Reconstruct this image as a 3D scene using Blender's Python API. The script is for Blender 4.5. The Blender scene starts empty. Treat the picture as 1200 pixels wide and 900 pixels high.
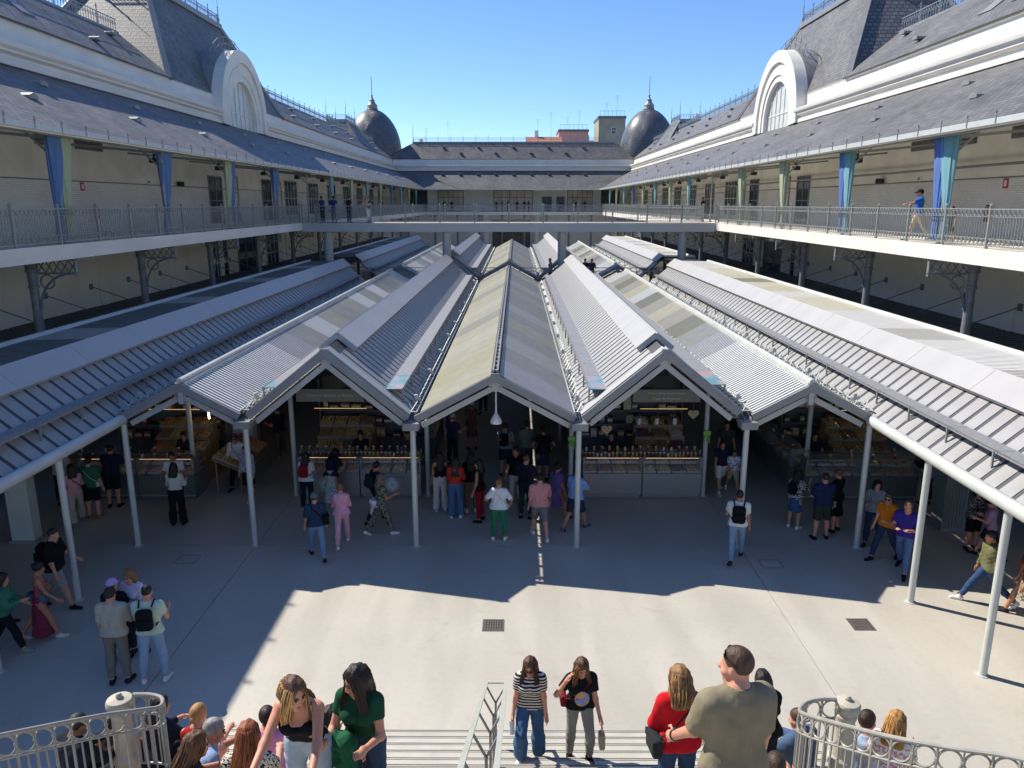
import bpy, bmesh, math, random
import numpy as np
from mathutils import Vector, Matrix
random.seed(7)
R = math.radians
SC = bpy.context.scene
COL = SC.collection

# ------------------------------------------------------------------ camera, sky, sun, exposure
cd = bpy.data.cameras.new('camera'); cam = bpy.data.objects.new('camera', cd); COL.objects.link(cam)
cam.location = (0.48, 0.0, 8.2); cam.rotation_euler = (R(90 - 13.356), R(0.0), R(0.313))
cd.sensor_width = 36.0; cd.lens = 26.7; cd.clip_start = 0.1; cd.clip_end = 6000
SC.camera = cam
SUN_AZ = math.atan2(-1.0, 0.60)          # from +Y, clockwise positive: the sun stands ahead and to the left
SUN_EL = R(45.6)
W = bpy.data.worlds.new('World'); SC.world = W; W.use_nodes = True
nt = W.node_tree; nt.nodes.clear()
wo = nt.nodes.new('ShaderNodeOutputWorld'); bg = nt.nodes.new('ShaderNodeBackground'); sky = nt.nodes.new('ShaderNodeTexSky')
sky.sky_type = 'NISHITA'; sky.sun_disc = False; sky.sun_elevation = SUN_EL; sky.sun_rotation = SUN_AZ % (2 * math.pi)
sky.altitude = 1800; sky.air_density = 1.0; sky.dust_density = 0.1; sky.ozone_density = 6.0
bg.inputs['Strength'].default_value = 0.135
hs = nt.nodes.new('ShaderNodeHueSaturation'); hs.inputs['Saturation'].default_value = 1.06; hs.inputs['Hue'].default_value = 0.504
nt.links.new(sky.outputs[0], hs.inputs['Color']); nt.links.new(hs.outputs[0], bg.inputs[0]); nt.links.new(bg.outputs[0], wo.inputs[0])
sl = bpy.data.lights.new('sun', 'SUN'); so = bpy.data.objects.new('sun', sl); COL.objects.link(so)
sl.energy = 4.7; sl.angle = R(0.53); sl.color = (1.0, 0.93, 0.81)
sdir = Vector((math.sin(SUN_AZ) * math.cos(SUN_EL), math.cos(SUN_AZ) * math.cos(SUN_EL), math.sin(SUN_EL)))
so.rotation_euler = sdir.to_track_quat('Z', 'Y').to_euler(); so.location = sdir * 100
SC.view_settings.view_transform = 'Standard'; SC.view_settings.look = 'None'
SC.view_settings.exposure = 0.48; SC.view_settings.gamma = 1.0; SC.view_settings.use_curve_mapping = False

# ------------------------------------------------------------------ materials
def lin(c):
    if isinstance(c, str):
        c = c.lstrip('#'); c = [int(c[i:i + 2], 16) / 255 for i in (0, 2, 4)]
        c = [x / 12.92 if x <= 0.04045 else ((x + 0.055) / 1.055) ** 2.4 for x in c]
    return tuple(c[:3]) + (1.0,)
MATS = {}
def mat(name, c, rough=0.7, metal=0.0, var=0.12, scale=3.0, bump=0.0, bscale=40.0, stretch=(1, 1, 1), alpha=None, emit=None, spec=0.5, coord='Object', rvar=0.0):
    if name in MATS: return MATS[name]
    m = bpy.data.materials.new(name); m.use_nodes = True; MATS[name] = m
    n = m.node_tree.nodes; l = m.node_tree.links; b = n['Principled BSDF']
    c = lin(c); b.inputs['Roughness'].default_value = rough; b.inputs['Metallic'].default_value = metal
    b.inputs['Specular IOR Level'].default_value = spec
    if emit:
        b.inputs['Emission Color'].default_value = c; b.inputs['Emission Strength'].default_value = emit
    if alpha is not None: b.inputs['Alpha'].default_value = alpha
    if var > 0:
        tc = n.new('ShaderNodeTexCoord'); mp = n.new('ShaderNodeMapping'); mp.inputs['Scale'].default_value = stretch
        l.new(tc.outputs[coord], mp.inputs[0])
        nz = n.new('ShaderNodeTexNoise'); nz.inputs['Scale'].default_value = scale; nz.inputs['Detail'].default_value = 6
        l.new(mp.outputs[0], nz.inputs['Vector'])
        mx = n.new('ShaderNodeMix'); mx.data_type = 'RGBA'
        mx.inputs[6].default_value = tuple(x * (1 - var) for x in c[:3]) + (1,)
        mx.inputs[7].default_value = tuple(min(1, x * (1 + var)) for x in c[:3]) + (1,)
        cr = n.new('ShaderNodeMapRange'); cr.inputs[1].default_value = 0.3; cr.inputs[2].default_value = 0.7
        l.new(nz.outputs[0], cr.inputs[0]); l.new(cr.outputs[0], mx.inputs[0]); l.new(mx.outputs[2], b.inputs['Base Color'])
        if rvar:
            mr = n.new('ShaderNodeMapRange'); mr.inputs[3].default_value = rough - rvar; mr.inputs[4].default_value = rough + rvar
            l.new(nz.outputs[0], mr.inputs[0]); l.new(mr.outputs[0], b.inputs['Roughness'])
        if bump:
            n2 = n.new('ShaderNodeTexNoise'); n2.inputs['Scale'].default_value = bscale; n2.inputs['Detail'].default_value = 4
            l.new(mp.outputs[0], n2.inputs['Vector'])
            bp = n.new('ShaderNodeBump'); bp.inputs['Strength'].default_value = bump; bp.inputs['Distance'].default_value = 0.02
            l.new(n2.outputs[0], bp.inputs['Height']); l.new(bp.outputs[0], b.inputs['Normal'])
    else:
        b.inputs['Base Color'].default_value = c
    return m

def brick_mat(name, c1, c2, mortar, bw, bh, rough=0.6, msize=0.008, bump=0.4, dirt=0.25, dscale=0.35):
    if name in MATS: return MATS[name]
    m = bpy.data.materials.new(name); m.use_nodes = True; MATS[name] = m
    n = m.node_tree.nodes; l = m.node_tree.links; b = n['Principled BSDF']; b.inputs['Roughness'].default_value = rough
    tc = n.new('ShaderNodeTexCoord'); br = n.new('ShaderNodeTexBrick')
    br.inputs['Scale'].default_value = 1.0; br.inputs['Brick Width'].default_value = bw; br.inputs['Row Height'].default_value = bh
    br.inputs['Mortar Size'].default_value = msize; br.inputs['Bias'].default_value = 0.0
    br.inputs['Color1'].default_value = lin(c1); br.inputs['Color2'].default_value = lin(c2); br.inputs['Mortar'].default_value = lin(mortar)
    l.new(tc.outputs['UV'], br.inputs['Vector'])
    nz = n.new('ShaderNodeTexNoise'); nz.inputs['Scale'].default_value = dscale; nz.inputs['Detail'].default_value = 7
    l.new(tc.outputs['UV'], nz.inputs['Vector'])
    mr = n.new('ShaderNodeMapRange'); mr.inputs[1].default_value = 0.3; mr.inputs[2].default_value = 0.7
    mr.inputs[3].default_value = 1 - dirt; mr.inputs[4].default_value = 1 + dirt * 0.5
    l.new(nz.outputs[0], mr.inputs[0])
    mx = n.new('ShaderNodeMix'); mx.data_type = 'RGBA'; mx.blend_type = 'MULTIPLY'; mx.inputs[0].default_value = 1.0
    l.new(br.outputs['Color'], mx.inputs[6]); l.new(mr.outputs[0], mx.inputs[7]); l.new(mx.outputs[2], b.inputs['Base Color'])
    bp = n.new('ShaderNodeBump'); bp.inputs['Strength'].default_value = bump; bp.inputs['Distance'].default_value = 0.02; bp.invert = True
    l.new(br.outputs['Fac'], bp.inputs['Height']); l.new(bp.outputs[0], b.inputs['Normal'])
    return m

def concrete_mat():
    m = bpy.data.materials.new('floor_concrete'); m.use_nodes = True
    n = m.node_tree.nodes; l = m.node_tree.links; b = n['Principled BSDF']
    tc = n.new('ShaderNodeTexCoord')
    def noise(scale, st, detail=8, dist=0.0, rot=0):
        mp = n.new('ShaderNodeMapping'); mp.inputs['Scale'].default_value = st; mp.inputs['Rotation'].default_value = (0, 0, rot)
        l.new(tc.outputs['Object'], mp.inputs[0])
        nz = n.new('ShaderNodeTexNoise'); nz.inputs['Scale'].default_value = scale; nz.inputs['Detail'].default_value = detail; nz.inputs['Distortion'].default_value = dist
        l.new(mp.outputs[0], nz.inputs['Vector']); return nz.outputs[0]
    a = noise(0.35, (1, 1, 1)); s = noise(1.3, (1.0, 0.16, 1), 6, 0.5); f = noise(9, (1, 1, 1), 8); sp = noise(2.2, (1, 1, 1), 3, 0.8)
    def ramp(x, lo, hi, a0, a1):
        mr = n.new('ShaderNodeMapRange'); mr.inputs[1].default_value = lo; mr.inputs[2].default_value = hi; mr.inputs[3].default_value = a0; mr.inputs[4].default_value = a1
        l.new(x, mr.inputs[0]); return mr.outputs[0]
    def mul(x, y):
        k = n.new('ShaderNodeMath'); k.operation = 'MULTIPLY'; l.new(x, k.inputs[0]); l.new(y, k.inputs[1]); return k.outputs[0]
    v = mul(mul(ramp(a, .3, .7, .93, 1.05), ramp(s, .3, .75, 1.03, .89)), mul(ramp(f, .3, .7, .97, 1.03), ramp(sp, .62, .78, 1.0, .90)))
    vo = n.new('ShaderNodeTexVoronoi'); vo.inputs['Scale'].default_value = 1.5; l.new(tc.outputs['Object'], vo.inputs['Vector']); v = mul(v, ramp(vo.outputs['Distance'], .018, .03, .80, 1.0))
    vo2 = n.new('ShaderNodeTexVoronoi'); vo2.inputs['Scale'].default_value = 0.37; vo2.feature = 'SMOOTH_F1'; l.new(tc.outputs['Object'], vo2.inputs['Vector']); v = mul(v, ramp(vo2.outputs['Distance'], .05, .5, .93, 1.02))
    mx = n.new('ShaderNodeMix'); mx.data_type = 'RGBA'; mx.blend_type = 'MULTIPLY'; mx.inputs[0].default_value = 1.0
    mx.inputs[6].default_value = (0.50, 0.47, 0.41, 1); l.new(v, mx.inputs[7]); l.new(mx.outputs[2], b.inputs['Base Color'])
    l.new(ramp(s, .3, .7, .62, .42), b.inputs['Roughness'])
    bp = n.new('ShaderNodeBump'); bp.inputs['Strength'].default_value = 0.06; bp.inputs['Distance'].default_value = 0.01
    l.new(f, bp.inputs['Height']); l.new(bp.outputs[0], b.inputs['Normal'])
    return m
M_FLOOR = concrete_mat()
SLATE = brick_mat('roof_slate', (0.125, 0.122, 0.122), (0.205, 0.198, 0.195), (0.06, 0.06, 0.065), 0.34, 0.19, 0.55, 0.016, 0.8, 0.30, 0.5)
SLATE2 = brick_mat('scale_slate', (0.125, 0.122, 0.12), (0.19, 0.185, 0.182), (0.05, 0.05, 0.055), 0.38, 0.30, 0.5, 0.03, 0.9, 0.22, 0.6)
GLAZED = brick_mat('glazed_brick', (0.77, 0.745, 0.695), (0.84, 0.815, 0.77), (0.58, 0.56, 0.52), 0.24, 0.085, 0.22, 0.008, 0.35, 0.12, 0.4)
CREAM = mat('cream_plaster', (0.82, 0.785, 0.695), 0.8, var=0.10, scale=0.8, bump=0.15)
WHITE = mat('white_stucco', (0.74, 0.71, 0.64), 0.75, var=0.07, scale=0.7, bump=0.15, stretch=(1, 1, 2.5))
LOWWALL = mat('lower_plaster', (0.84, 0.81, 0.72), 0.8, var=0.06, scale=0.6, bump=0.1)
IRON = mat('grey_iron', (0.20, 0.215, 0.225), 0.45, 0.1, var=0.15, scale=6)
IRONP = mat('pale_iron', (0.28, 0.29, 0.28), 0.45, 0.1, var=0.12, scale=5)
RAILM = mat('stair_rail_paint', (0.34, 0.335, 0.295), 0.45, 0.05, var=0.12, scale=9)
POSTM = mat('post_paint', (0.53, 0.545, 0.51), 0.45, 0.05, var=0.08, scale=2)
ZINC = mat('zinc_pan', (0.345, 0.34, 0.33), 0.5, 0.05, var=0.14, scale=1.2, rvar=0.08)
ZCAP = mat('zinc_cap', (0.42, 0.415, 0.405), 0.48, 0.05, var=0.05, scale=0.8, rvar=0.06)
DARKZ = mat('dark_sheet', (0.055, 0.058, 0.065), 0.6, var=0.2, scale=2)
FASC = mat('steel_fascia', (0.25, 0.25, 0.245), 0.5, 0.05, var=0.1, scale=2)
BEAM = mat('steel_beam', (0.42, 0.42, 0.40), 0.45, 0.1, var=0.08, scale=2)
PERF = mat('walkway_mesh', (0.26, 0.265, 0.275), 0.6, 0.05, var=0.15, scale=14)
STEEL = mat('stainless', (0.42, 0.42, 0.41), 0.33, 0.7, var=0.08, scale=2, stretch=(1, 1, 6))
BLACK = mat('black_plastic', (0.02, 0.02, 0.022), 0.5, var=0.2)
LAMPW = mat('lamp_white', (0.75, 0.74, 0.70), 0.4, var=0.04)
GLASSD = mat('dark_glass', (0.03, 0.045, 0.06), 0.08, var=0.3, scale=1.0)
STONE = mat('newel_stone', (0.47, 0.44, 0.355), 0.75, var=0.12, scale=6, bump=0.25)

# ------------------------------------------------------------------ mesh helpers
class MB:
    def __init__(s): s.v = []; s.f = []; s.uv = []
    def add(s, vs, fs, uvs=None):
        o = len(s.v); s.v += [tuple(p) for p in vs]
        for i, f in enumerate(fs):
            s.f.append(tuple(a + o for a in f)); s.uv.append(uvs[i] if uvs else None)
        return s
    def box(s, x0, x1, y0, y1, z0, z1):
        v = [(x0, y0, z0), (x1, y0, z0), (x1, y1, z0), (x0, y1, z0), (x0, y0, z1), (x1, y0, z1), (x1, y1, z1), (x0, y1, z1)]
        return s.add(v, [(0, 3, 2, 1), (4, 5, 6, 7), (0, 1, 5, 4), (1, 2, 6, 5), (2, 3, 7, 6), (3, 0, 4, 7)])
    def cbox(s, c, d): return s.box(c[0] - d[0] / 2, c[0] + d[0] / 2, c[1] - d[1] / 2, c[1] + d[1] / 2, c[2] - d[2] / 2, c[2] + d[2] / 2)
    def bar(s, p, q, w, h, up=(0, 0, 1)):
        p = Vector(p); q = Vector(q); t = (q - p).normalized(); up = Vector(up)
        a = t.cross(up)
        if a.length < 1e-5: a = t.cross(Vector((1, 0, 0)))
        a.normalize(); b = a.cross(t).normalized(); a *= w / 2; b *= h / 2
        v = [p - a - b, p + a - b, p + a + b, p - a + b, q - a - b, q + a - b, q + a + b, q - a + b]
        return s.add(v, [(0, 1, 2, 3), (4, 7, 6, 5), (0, 4, 5, 1), (1, 5, 6, 2), (2, 6, 7, 3), (3, 7, 4, 0)])
    def tube(s, pts, r, n=6, closed=False, cap=True):
        pts = [Vector(p) for p in pts]; N = len(pts); rs = r if isinstance(r, (list, tuple)) else [r] * N
        vs = []; prev = None
        for i, p in enumerate(pts):
            if closed: t = pts[(i + 1) % N] - pts[i - 1]
            else: t = pts[min(i + 1, N - 1)] - pts[max(i - 1, 0)]
            t.normalize()
            if prev is None:
                a = t.cross(Vector((0, 0, 1)))
                if a.length < 1e-3: a = t.cross(Vector((1, 0, 0)))
            else: a = prev - t * prev.dot(t)
            a.normalize(); prev = a; b = t.cross(a)
            for k in range(n):
                th = 2 * math.pi * k / n; vs.append(p + (a * math.cos(th) + b * math.sin(th)) * rs[i])
        fs = []
        for i in range(N if closed else N - 1):
            j = (i + 1) % N
            for k in range(n): fs.append((i * n + k, i * n + (k + 1) % n, j * n + (k + 1) % n, j * n + k))
        if cap and not closed: fs.append(tuple(range(n))[::-1]); fs.append(tuple((N - 1) * n + k for k in range(n)))
        return s.add(vs, fs)
    def lathe(s, prof, c=(0, 0, 0), n=12, sx=1.0, sy=1.0):
        vs = []; fs = []
        for r, z in prof:
            for k in range(n):
                th = 2 * math.pi * k / n; vs.append((c[0] + r * sx * math.cos(th), c[1] + r * sy * math.sin(th), c[2] + z))
        for i in range(len(prof) - 1):
            for k in range(n): fs.append((i * n + k, i * n + (k + 1) % n, (i + 1) * n + (k + 1) % n, (i + 1) * n + k))
        fs.append(tuple(range(n))[::-1]); fs.append(tuple((len(prof) - 1) * n + k for k in range(n)))
        return s.add(vs, fs)
    def quad(s, p, uv=None): return s.add(p, [tuple(range(len(p)))], [uv] if uv else None)
    def plate(s, p, th):
        # thick slab below a planar polygon p (top face uv in metres along first edge / up slope)
        P = [Vector(q) for q in p]; nrm = (P[1] - P[0]).cross(P[2] - P[0]).normalized()
        if nrm.z < 0: P.reverse(); nrm = -nrm
        u = Vector((-nrm.y, nrm.x, 0)); u = u.normalized() if u.length > 1e-4 else Vector((1, 0, 0)); w = nrm.cross(u)
        n = len(P); Q = [q - nrm * th for q in P]
        uv = lambda L: [(q.dot(u), q.dot(w)) for q in L]
        s.add(P, [tuple(range(n))], [uv(P)])
        s.add(Q, [tuple(range(n))[::-1]], [uv(Q)[::-1]])
        for i in range(n):
            j = (i + 1) % n; s.add([P[i], Q[i], Q[j], P[j]], [(0, 1, 2, 3)], [[(0, 0), (0, th), (1, th), (1, 0)]])
        return s
    def wall(s, p, uvs=1.0):
        # vertical polygon with uv = metres along / height
        P = [Vector(q) for q in p]; d = max((b - a for a in P for b in P), key=lambda e: Vector((e.x, e.y, 0)).length); d = Vector((d.x, d.y, 0)).normalized()
        return s.add(P, [tuple(range(len(P)))], [[(q.dot(d) * uvs, q.z * uvs) for q in P]])
    def extrude(s, poly, ax, a, b):
        # poly in the two other axes; ax 'x','y','z'
        def P(u, v, t): return {'x': (t, u, v), 'y': (u, t, v), 'z': (u, v, t)}[ax]
        n = len(poly); vs = [P(u, v, a) for u, v in poly] + [P(u, v, b) for u, v in poly]
        fs = [tuple(range(n)), tuple(range(n, 2 * n))[::-1]] + [(i, i + n, (i + 1) % n + n, (i + 1) % n) for i in range(n)]
        uv = [[poly[i] for i in range(n)], [poly[i] for i in range(n)][::-1]] + [[(a, i), (b, i), (b, i + 1), (a, i + 1)] for i in range(n)]
        return s.add(vs, fs, uv)
    def mesh(s, name, m=None, smooth=False, ang=40):
        me = bpy.data.meshes.new(name); me.from_pydata(s.v, [], s.f)
        if any(u is not None for u in s.uv):
            ul = me.uv_layers.new(name='UVMap'); dat = []
            for f, u in zip(s.f, s.uv): dat += [c for q in (u if u else [(0, 0)] * len(f)) for c in q]
            ul.data.foreach_set('uv', dat)
        bm = bmesh.new(); bm.from_mesh(me); bmesh.ops.recalc_face_normals(bm, faces=bm.faces); bm.to_mesh(me); bm.free()
        if smooth:
            me.polygons.foreach_set('use_smooth', [True] * len(me.polygons)); me.set_sharp_from_angle(angle=R(ang))
        if m: me.materials.append(m)
        return me
    def build(s, name, m, parent=None, smooth=False, ang=40): return link(name, s.mesh(name, m, smooth, ang), parent)
def link(name, me, parent=None, loc=None, rz=0.0, scale=None):
    o = bpy.data.objects.new(name, me); COL.objects.link(o)
    if parent: o.parent = parent
    if loc is not None: o.location = loc
    if rz: o.rotation_euler = (0, 0, rz)
    if scale is not None: o.scale = scale
    return o
def tag(o, label=None, cat=None, group=None, kind=None):
    if label: o['label'] = label
    if cat: o['category'] = cat
    if group: o['group'] = group
    if kind: o['kind'] = kind
    return o
def thing(name, label, cat, loc=(0, 0, 0), rz=0.0, group=None):
    o = link(name, None, None, loc, rz); o.empty_display_size = 0.2
    return tag(o, label, cat, group)
def copy_tree(o, parent=None):
    c = o.copy(); COL.objects.link(c); c.parent = parent
    for ch in list(o.children): copy_tree(ch, c)
    return c
def text_part(name, s, size, m, parent, loc, rot, align='CENTER', ext=0.002):
    cu = bpy.data.curves.new(name, 'FONT'); cu.body = s; cu.size = size; cu.align_x = align; cu.align_y = 'CENTER'; cu.extrude = ext; cu.resolution_u = 2
    t = bpy.data.objects.new('tmp', cu); COL.objects.link(t)
    me = bpy.data.meshes.new_from_object(t.evaluated_get(bpy.context.evaluated_depsgraph_get()))
    bpy.data.objects.remove(t); bpy.data.curves.remove(cu)
    me.name = name; me.materials.clear(); me.materials.append(m)
    o = link(name, me, parent, loc); o.rotation_euler = rot
    return o

# ================================================================== THE SETTING: ground, floor, stairs
tag(MB().box(-1500, 1500, -600, 3000, -0.5, -0.4).build('ground', mat('ground_earth', (0.2, 0.19, 0.17), 0.9)), kind='structure')
fl = MB().box(-19, 19, -4, 124, -0.30, -0.03).build('floor', mat('joint_dark', (0.10, 0.10, 0.10), 0.9)); tag(fl, kind='structure')
JX = [-18.6, -5.93, 5.97, 18.6]; JY = [-3.5, 17.28, 52, 90, 123.2]
for i in range(3):
    for j in range(4):
        b = MB().box(JX[i] + 0.008, JX[i + 1] - 0.008, JY[j] + 0.016, JY[j + 1] - 0.016, -0.06, 0.0)
        b.build('floor_slab', M_FLOOR, fl)
GR = mat('grate_rust', (0.12, 0.10, 0.095), 0.6, var=0.25, scale=12)
def grate(x, y, label):
    t = thing('drain_grate', label, 'drain grate', (x, y, 0.0))
    m = MB()
    w, d = 0.215, 0.215
    m.box(-w, w, -d, -d + 0.035, 0.001, 0.012); m.box(-w, w, d - 0.035, d, 0.001, 0.012); m.box(-w, -w + 0.035, -d, d, 0.001, 0.0115); m.box(w - 0.035, w, -d, d, 0.001, 0.0115)
    m.build('frame', GR, t)
    MB().box(-w + .03, w - .03, -d + .03, d - .03, 0.001, 0.004).build('pit', mat('pit_black', (0.03, 0.025, 0.025), 0.9), t)
    br = MB().box(-0.012, 0.012, -d + .03, d - .03, 0.004, 0.011).mesh('bar', GR)
    for k in range(7): link('bar', br, t, (-w + 0.06 + k * 0.049, 0, 0))
    cb = MB().box(-w + .03, w - .03, -0.012, 0.012, 0.004, 0.0105).mesh('cross_bar', GR)
    for k in range(4): link('cross_bar', cb, t, (0, -d + 0.086 + k * 0.086, 0))
grate(0.03, 13.65, 'rusty square drain grate in the sunlit floor ahead of the stair handrail')
grate(7.39, 13.72, 'rusty square drain grate in the sunlit floor beside the right-hand posts')
for x, y, lb in ((6.45, 16.35, 'square access cover outlined in the shaded floor behind the man with a black backpack'), (-7.3, 16.5, 'square access cover outlined in the shaded floor left of the left joint')):
    t = thing('access_cover', lb, 'access cover', (x, y, 0))
    m = MB()
    for a in (-1, 1): m.box(-0.24, 0.24, a * 0.2 - 0.008, a * 0.2 + 0.008, 0.0005, 0.003); m.box(a * 0.24 - 0.008, a * 0.24 + 0.008, -0.2, 0.2, 0.0005, 0.0026)
    m.build('frame', GR, t); MB().box(-0.2, 0.2, -0.17, 0.17, 0.0006, 0.0024).build('lid', M_FLOOR, t)

# ---- staircase: five shallow steps, then the main flight
stair = thing('staircase', 'wide pale concrete staircase in the foreground with dark grooved step edges', 'staircase', (0, 10.36, 0))
STEPM = mat('step_concrete', (0.50, 0.475, 0.42), 0.6, var=0.10, scale=2.5, bump=0.12, rvar=0.08)
NOSE = mat('step_nosing', (0.13, 0.125, 0.115), 0.6, var=0.2, scale=30)
STEPS = []
y, z = 10.36, 0.0
for k in range(5):
    z += 0.155; STEPS.append((y, z, 0.34)); y -= 0.34
while z < 6.9:
    z += 0.175; STEPS.append((y, z, 0.27)); y -= 0.27
def step_z(yy):
    zz = 0.0
    for (a, b, c) in STEPS:
        if yy <= a: zz = b
    return zz
for i, (a, b, tr) in enumerate(STEPS):
    hw0, hw1 = (-4.7, 4.85) if a > 6.3 else (-4.5, 4.65)
    zl = max(0.001, b - 0.6)
    st = MB().box(hw0, hw1, a - tr - 0.05, a, zl, b).build('step', STEPM, stair); st.location = (0, -10.36, 0)
    g = MB().box(hw0 + 0.02, hw1 - 0.02, a - 0.030, a - 0.012, b - 0.01, b + 0.002); g.box(hw0 + 0.02, hw1 - 0.02, a - 0.06, a - 0.048, b - 0.01, b + 0.002)
    g.box(hw0 + 0.02, hw1 - 0.02, a - 0.002, a + 0.0025, b - 0.028, b - 0.012)
    g.build('anti_slip_groove', NOSE, st)

# central double handrail
hr = thing('stair_handrail', 'pale green double handrail on forked posts in the middle of the stairs', 'handrail', (0.2, 9.45, step_z(9.45)))
def hloc(o): o.location = -Vector(hr.location); return o
def hz(yy): return 1.44 + (9.72 - yy) * 0.54
HRM = mat('handrail_paint', (0.50, 0.525, 0.46), 0.4, 0.1, var=0.06)
for sx in (0.06, 0.335):
    m = MB(); ys = [9.72, 8.5, 3.0]
    for q in range(2): m.bar((sx, ys[q], hz(ys[q])), (sx, ys[q + 1], hz(ys[q + 1])), 0.05, 0.022)
    hloc(m.build('rail', HRM, hr))
hloc(MB().bar((0.035, 9.732, 1.438), (0.36, 9.732, 1.438), 0.05, 0.02).build('end_bar', HRM, hr))
for yy in (9.45, 8.45, 7.4, 6.3, 5.2):
    m = MB(); zt = hz(yy); z0 = step_z(yy)
    m.bar((0.1975, yy, z0), (0.1975, yy, zt - 0.28), 0.042, 0.03)
    m.bar((0.1975, yy, zt - 0.29), (0.065, yy, zt - 0.015), 0.03, 0.018); m.bar((0.1975, yy, zt - 0.29), (0.33, yy, zt - 0.015), 0.03, 0.018)
    hloc(m.build('forked_post', IRON, hr))

# curved side balustrades with rings, and their newels
def smooth_path(pts, n=70):
    P = [Vector(p) for p in pts]; P = [2 * P[0] - P[1]] + P + [2 * P[-1] - P[-2]]
    out = []
    for i in range(1, len(P) - 2):
        for k in range(14):
            t = k / 14; a, b, c, d = P[i - 1:i + 3]
            out.append(0.5 * ((2 * b) + (c - a) * t + (2 * a - 5 * b + 4 * c - d) * t * t + (3 * b - a - 3 * c + d) * t ** 3))
    out.append(P[-2])
    L = [0]
    for i in range(1, len(out)): L.append(L[-1] + (out[i] - out[i - 1]).length)
    res = []; j = 0
    for k in range(n + 1):
        s = L[-1] * k / n
        while j < len(L) - 2 and L[j + 1] < s: j += 1
        t = (s - L[j]) / max(1e-6, L[j + 1] - L[j]); res.append(out[j].lerp(out[j + 1], t))
    return res
def balustrade(pts, label):
    path = smooth_path(pts, 96); t = thing('stair_balustrade', label, 'balustrade', (pts[-1][0], pts[-1][1], step_z(pts[-1][1])))
    inv = -Vector(t.location)
    def put(o): o.location = inv; return o
    def off(dz): return [p + Vector((0, 0, dz)) for p in path]
    put(MB().tube(path, 0.021, 8).build('top_rail', RAILM, t, True)); put(MB().tube(off(-0.235), 0.014, 6).build('middle_rail', RAILM, t, True)); put(MB().tube(off(-0.86), 0.014, 6).build('bottom_rail', RAILM, t, True))
    for i in range(3, 96, 4):
        a, b = path[i - 1], path[i + 1]; d = (b - a); h = Vector((d.x, d.y, 0)).normalized(); up = Vector((0, 0, 1)); p = path[i]; c = p - Vector((0, 0, 0.1175))
        sl = d.z / max(1e-6, Vector((d.x, d.y, 0)).length)
        ring = [c + h * (0.088 * math.cos(q * math.pi / 10)) + up * (0.1 * math.sin(q * math.pi / 10) + sl * 0.088 * math.cos(q * math.pi / 10)) for q in range(20)]
        put(MB().tube(ring, 0.0105, 5, closed=True).build('ring', RAILM, t, True))
        q = path[min(i + 2, 96)]
        put(MB().bar(q - up * 0.01, q - up * 0.86, 0.026, 0.014, up=(h.x, h.y, 0.001)).build('upright', RAILM, t))
        put(MB().lathe([(0.004, -0.022), (0.018, -0.01), (0.018, 0.01), (0.004, 0.022)], q - up * 0.1175, 6).build('boss', RAILM, t, True))
    bme = MB().box(-0.0065, 0.0065, -0.0065, 0.0065, -0.86, -0.235).mesh('baluster', RAILM)
    for i in range(0, 97):
        if i % 4 == 3: link('baluster', bme, t, inv + path[i])
    for i in range(5, 97, 16):
        q = path[i]; put(MB().bar((q.x, q.y, q.z - 0.8), (q.x, q.y, step_z(q.y)), 0.035, 0.035).build('foot_post', RAILM, t))
    return t
def rz_(y): return 3.06 + max(0.0, 6.95 - y) * 0.52
def rp(L): return [(x, y, rz_(y)) for x, y in L]
balustrade(rp([(-4.42, 3.6), (-4.3, 4.5), (-4.06, 5.4), (-3.84, 6.0), (-3.62, 6.5), (-3.40, 6.78), (-3.26, 6.96), (-3.30, 7.10), (-3.46, 7.16), (-3.64, 7.16)]), 'curved cream iron balustrade with rings at the lower left, coiling round its newel')
balustrade(rp([(4.75, 3.4), (4.55, 4.4), (4.33, 5.05), (4.04, 5.32), (3.76, 5.68), (3.56, 6.15), (3.42, 6.6), (3.42, 6.88), (3.56, 7.06), (3.74, 7.12), (3.90, 7.12)]), 'curved cream iron balustrade with rings at the lower right, coiling round its newel')
for x, lb in ((-3.82, 'cream stone newel post with round cap behind the lower left balustrade'), (4.06, 'cream stone newel post with round cap behind the lower right balustrade')):
    t = thing('newel_post', lb, 'newel post', (x, 7.20, step_z(7.2) - 0.08))
    MB().lathe([(0.16, 0), (0.16, 0.12), (0.13, 0.16), (0.125, 0.45), (0.145, 0.48), (0.145, 0.54), (0.115, 0.58), (0.105, 0.8), (0.10, 1.02), (0.115, 1.05), (0.115, 1.08), (0.10, 1.1)], n=20).build('shaft', STONE, t, True, 30)
    MB().lathe([(0.10, 1.10), (0.125, 1.125), (0.14, 1.16), (0.14, 1.205), (0.125, 1.235), (0.05, 1.25), (0.03, 1.255), (0.036, 1.28), (0.02, 1.30)], n=20).build('cap', STONE, t, True, 30)

# ================================================================== MARKET CANOPIES
SLATC = {
 'w': mat('slat_white', (0.70, 0.70, 0.68), 0.45, var=0.06), 'c': mat('slat_cream', (0.62, 0.585, 0.43), 0.45, var=0.08),
 'b': mat('slat_beige', (0.47, 0.45, 0.37), 0.45, var=0.08), 'o': mat('slat_olive', (0.29, 0.28, 0.215), 0.5, var=0.1),
 'l': mat('slat_lilac', (0.47, 0.46, 0.48), 0.45, var=0.06), 'y': mat('slat_yellow', (0.60, 0.565, 0.37), 0.45, var=0.06),
 'g': mat('slat_grey', (0.41, 0.405, 0.37), 0.45, var=0.08), 'h': mat('slat_pale', (0.50, 0.49, 0.45), 0.45, var=0.06), 'e': mat('slat_ivory', (0.66, 0.63, 0.49), 0.45, var=0.06), 'k': mat('slat_shaded', (0.15, 0.17, 0.165), 0.5, var=0.1)}
IRI = None
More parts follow.
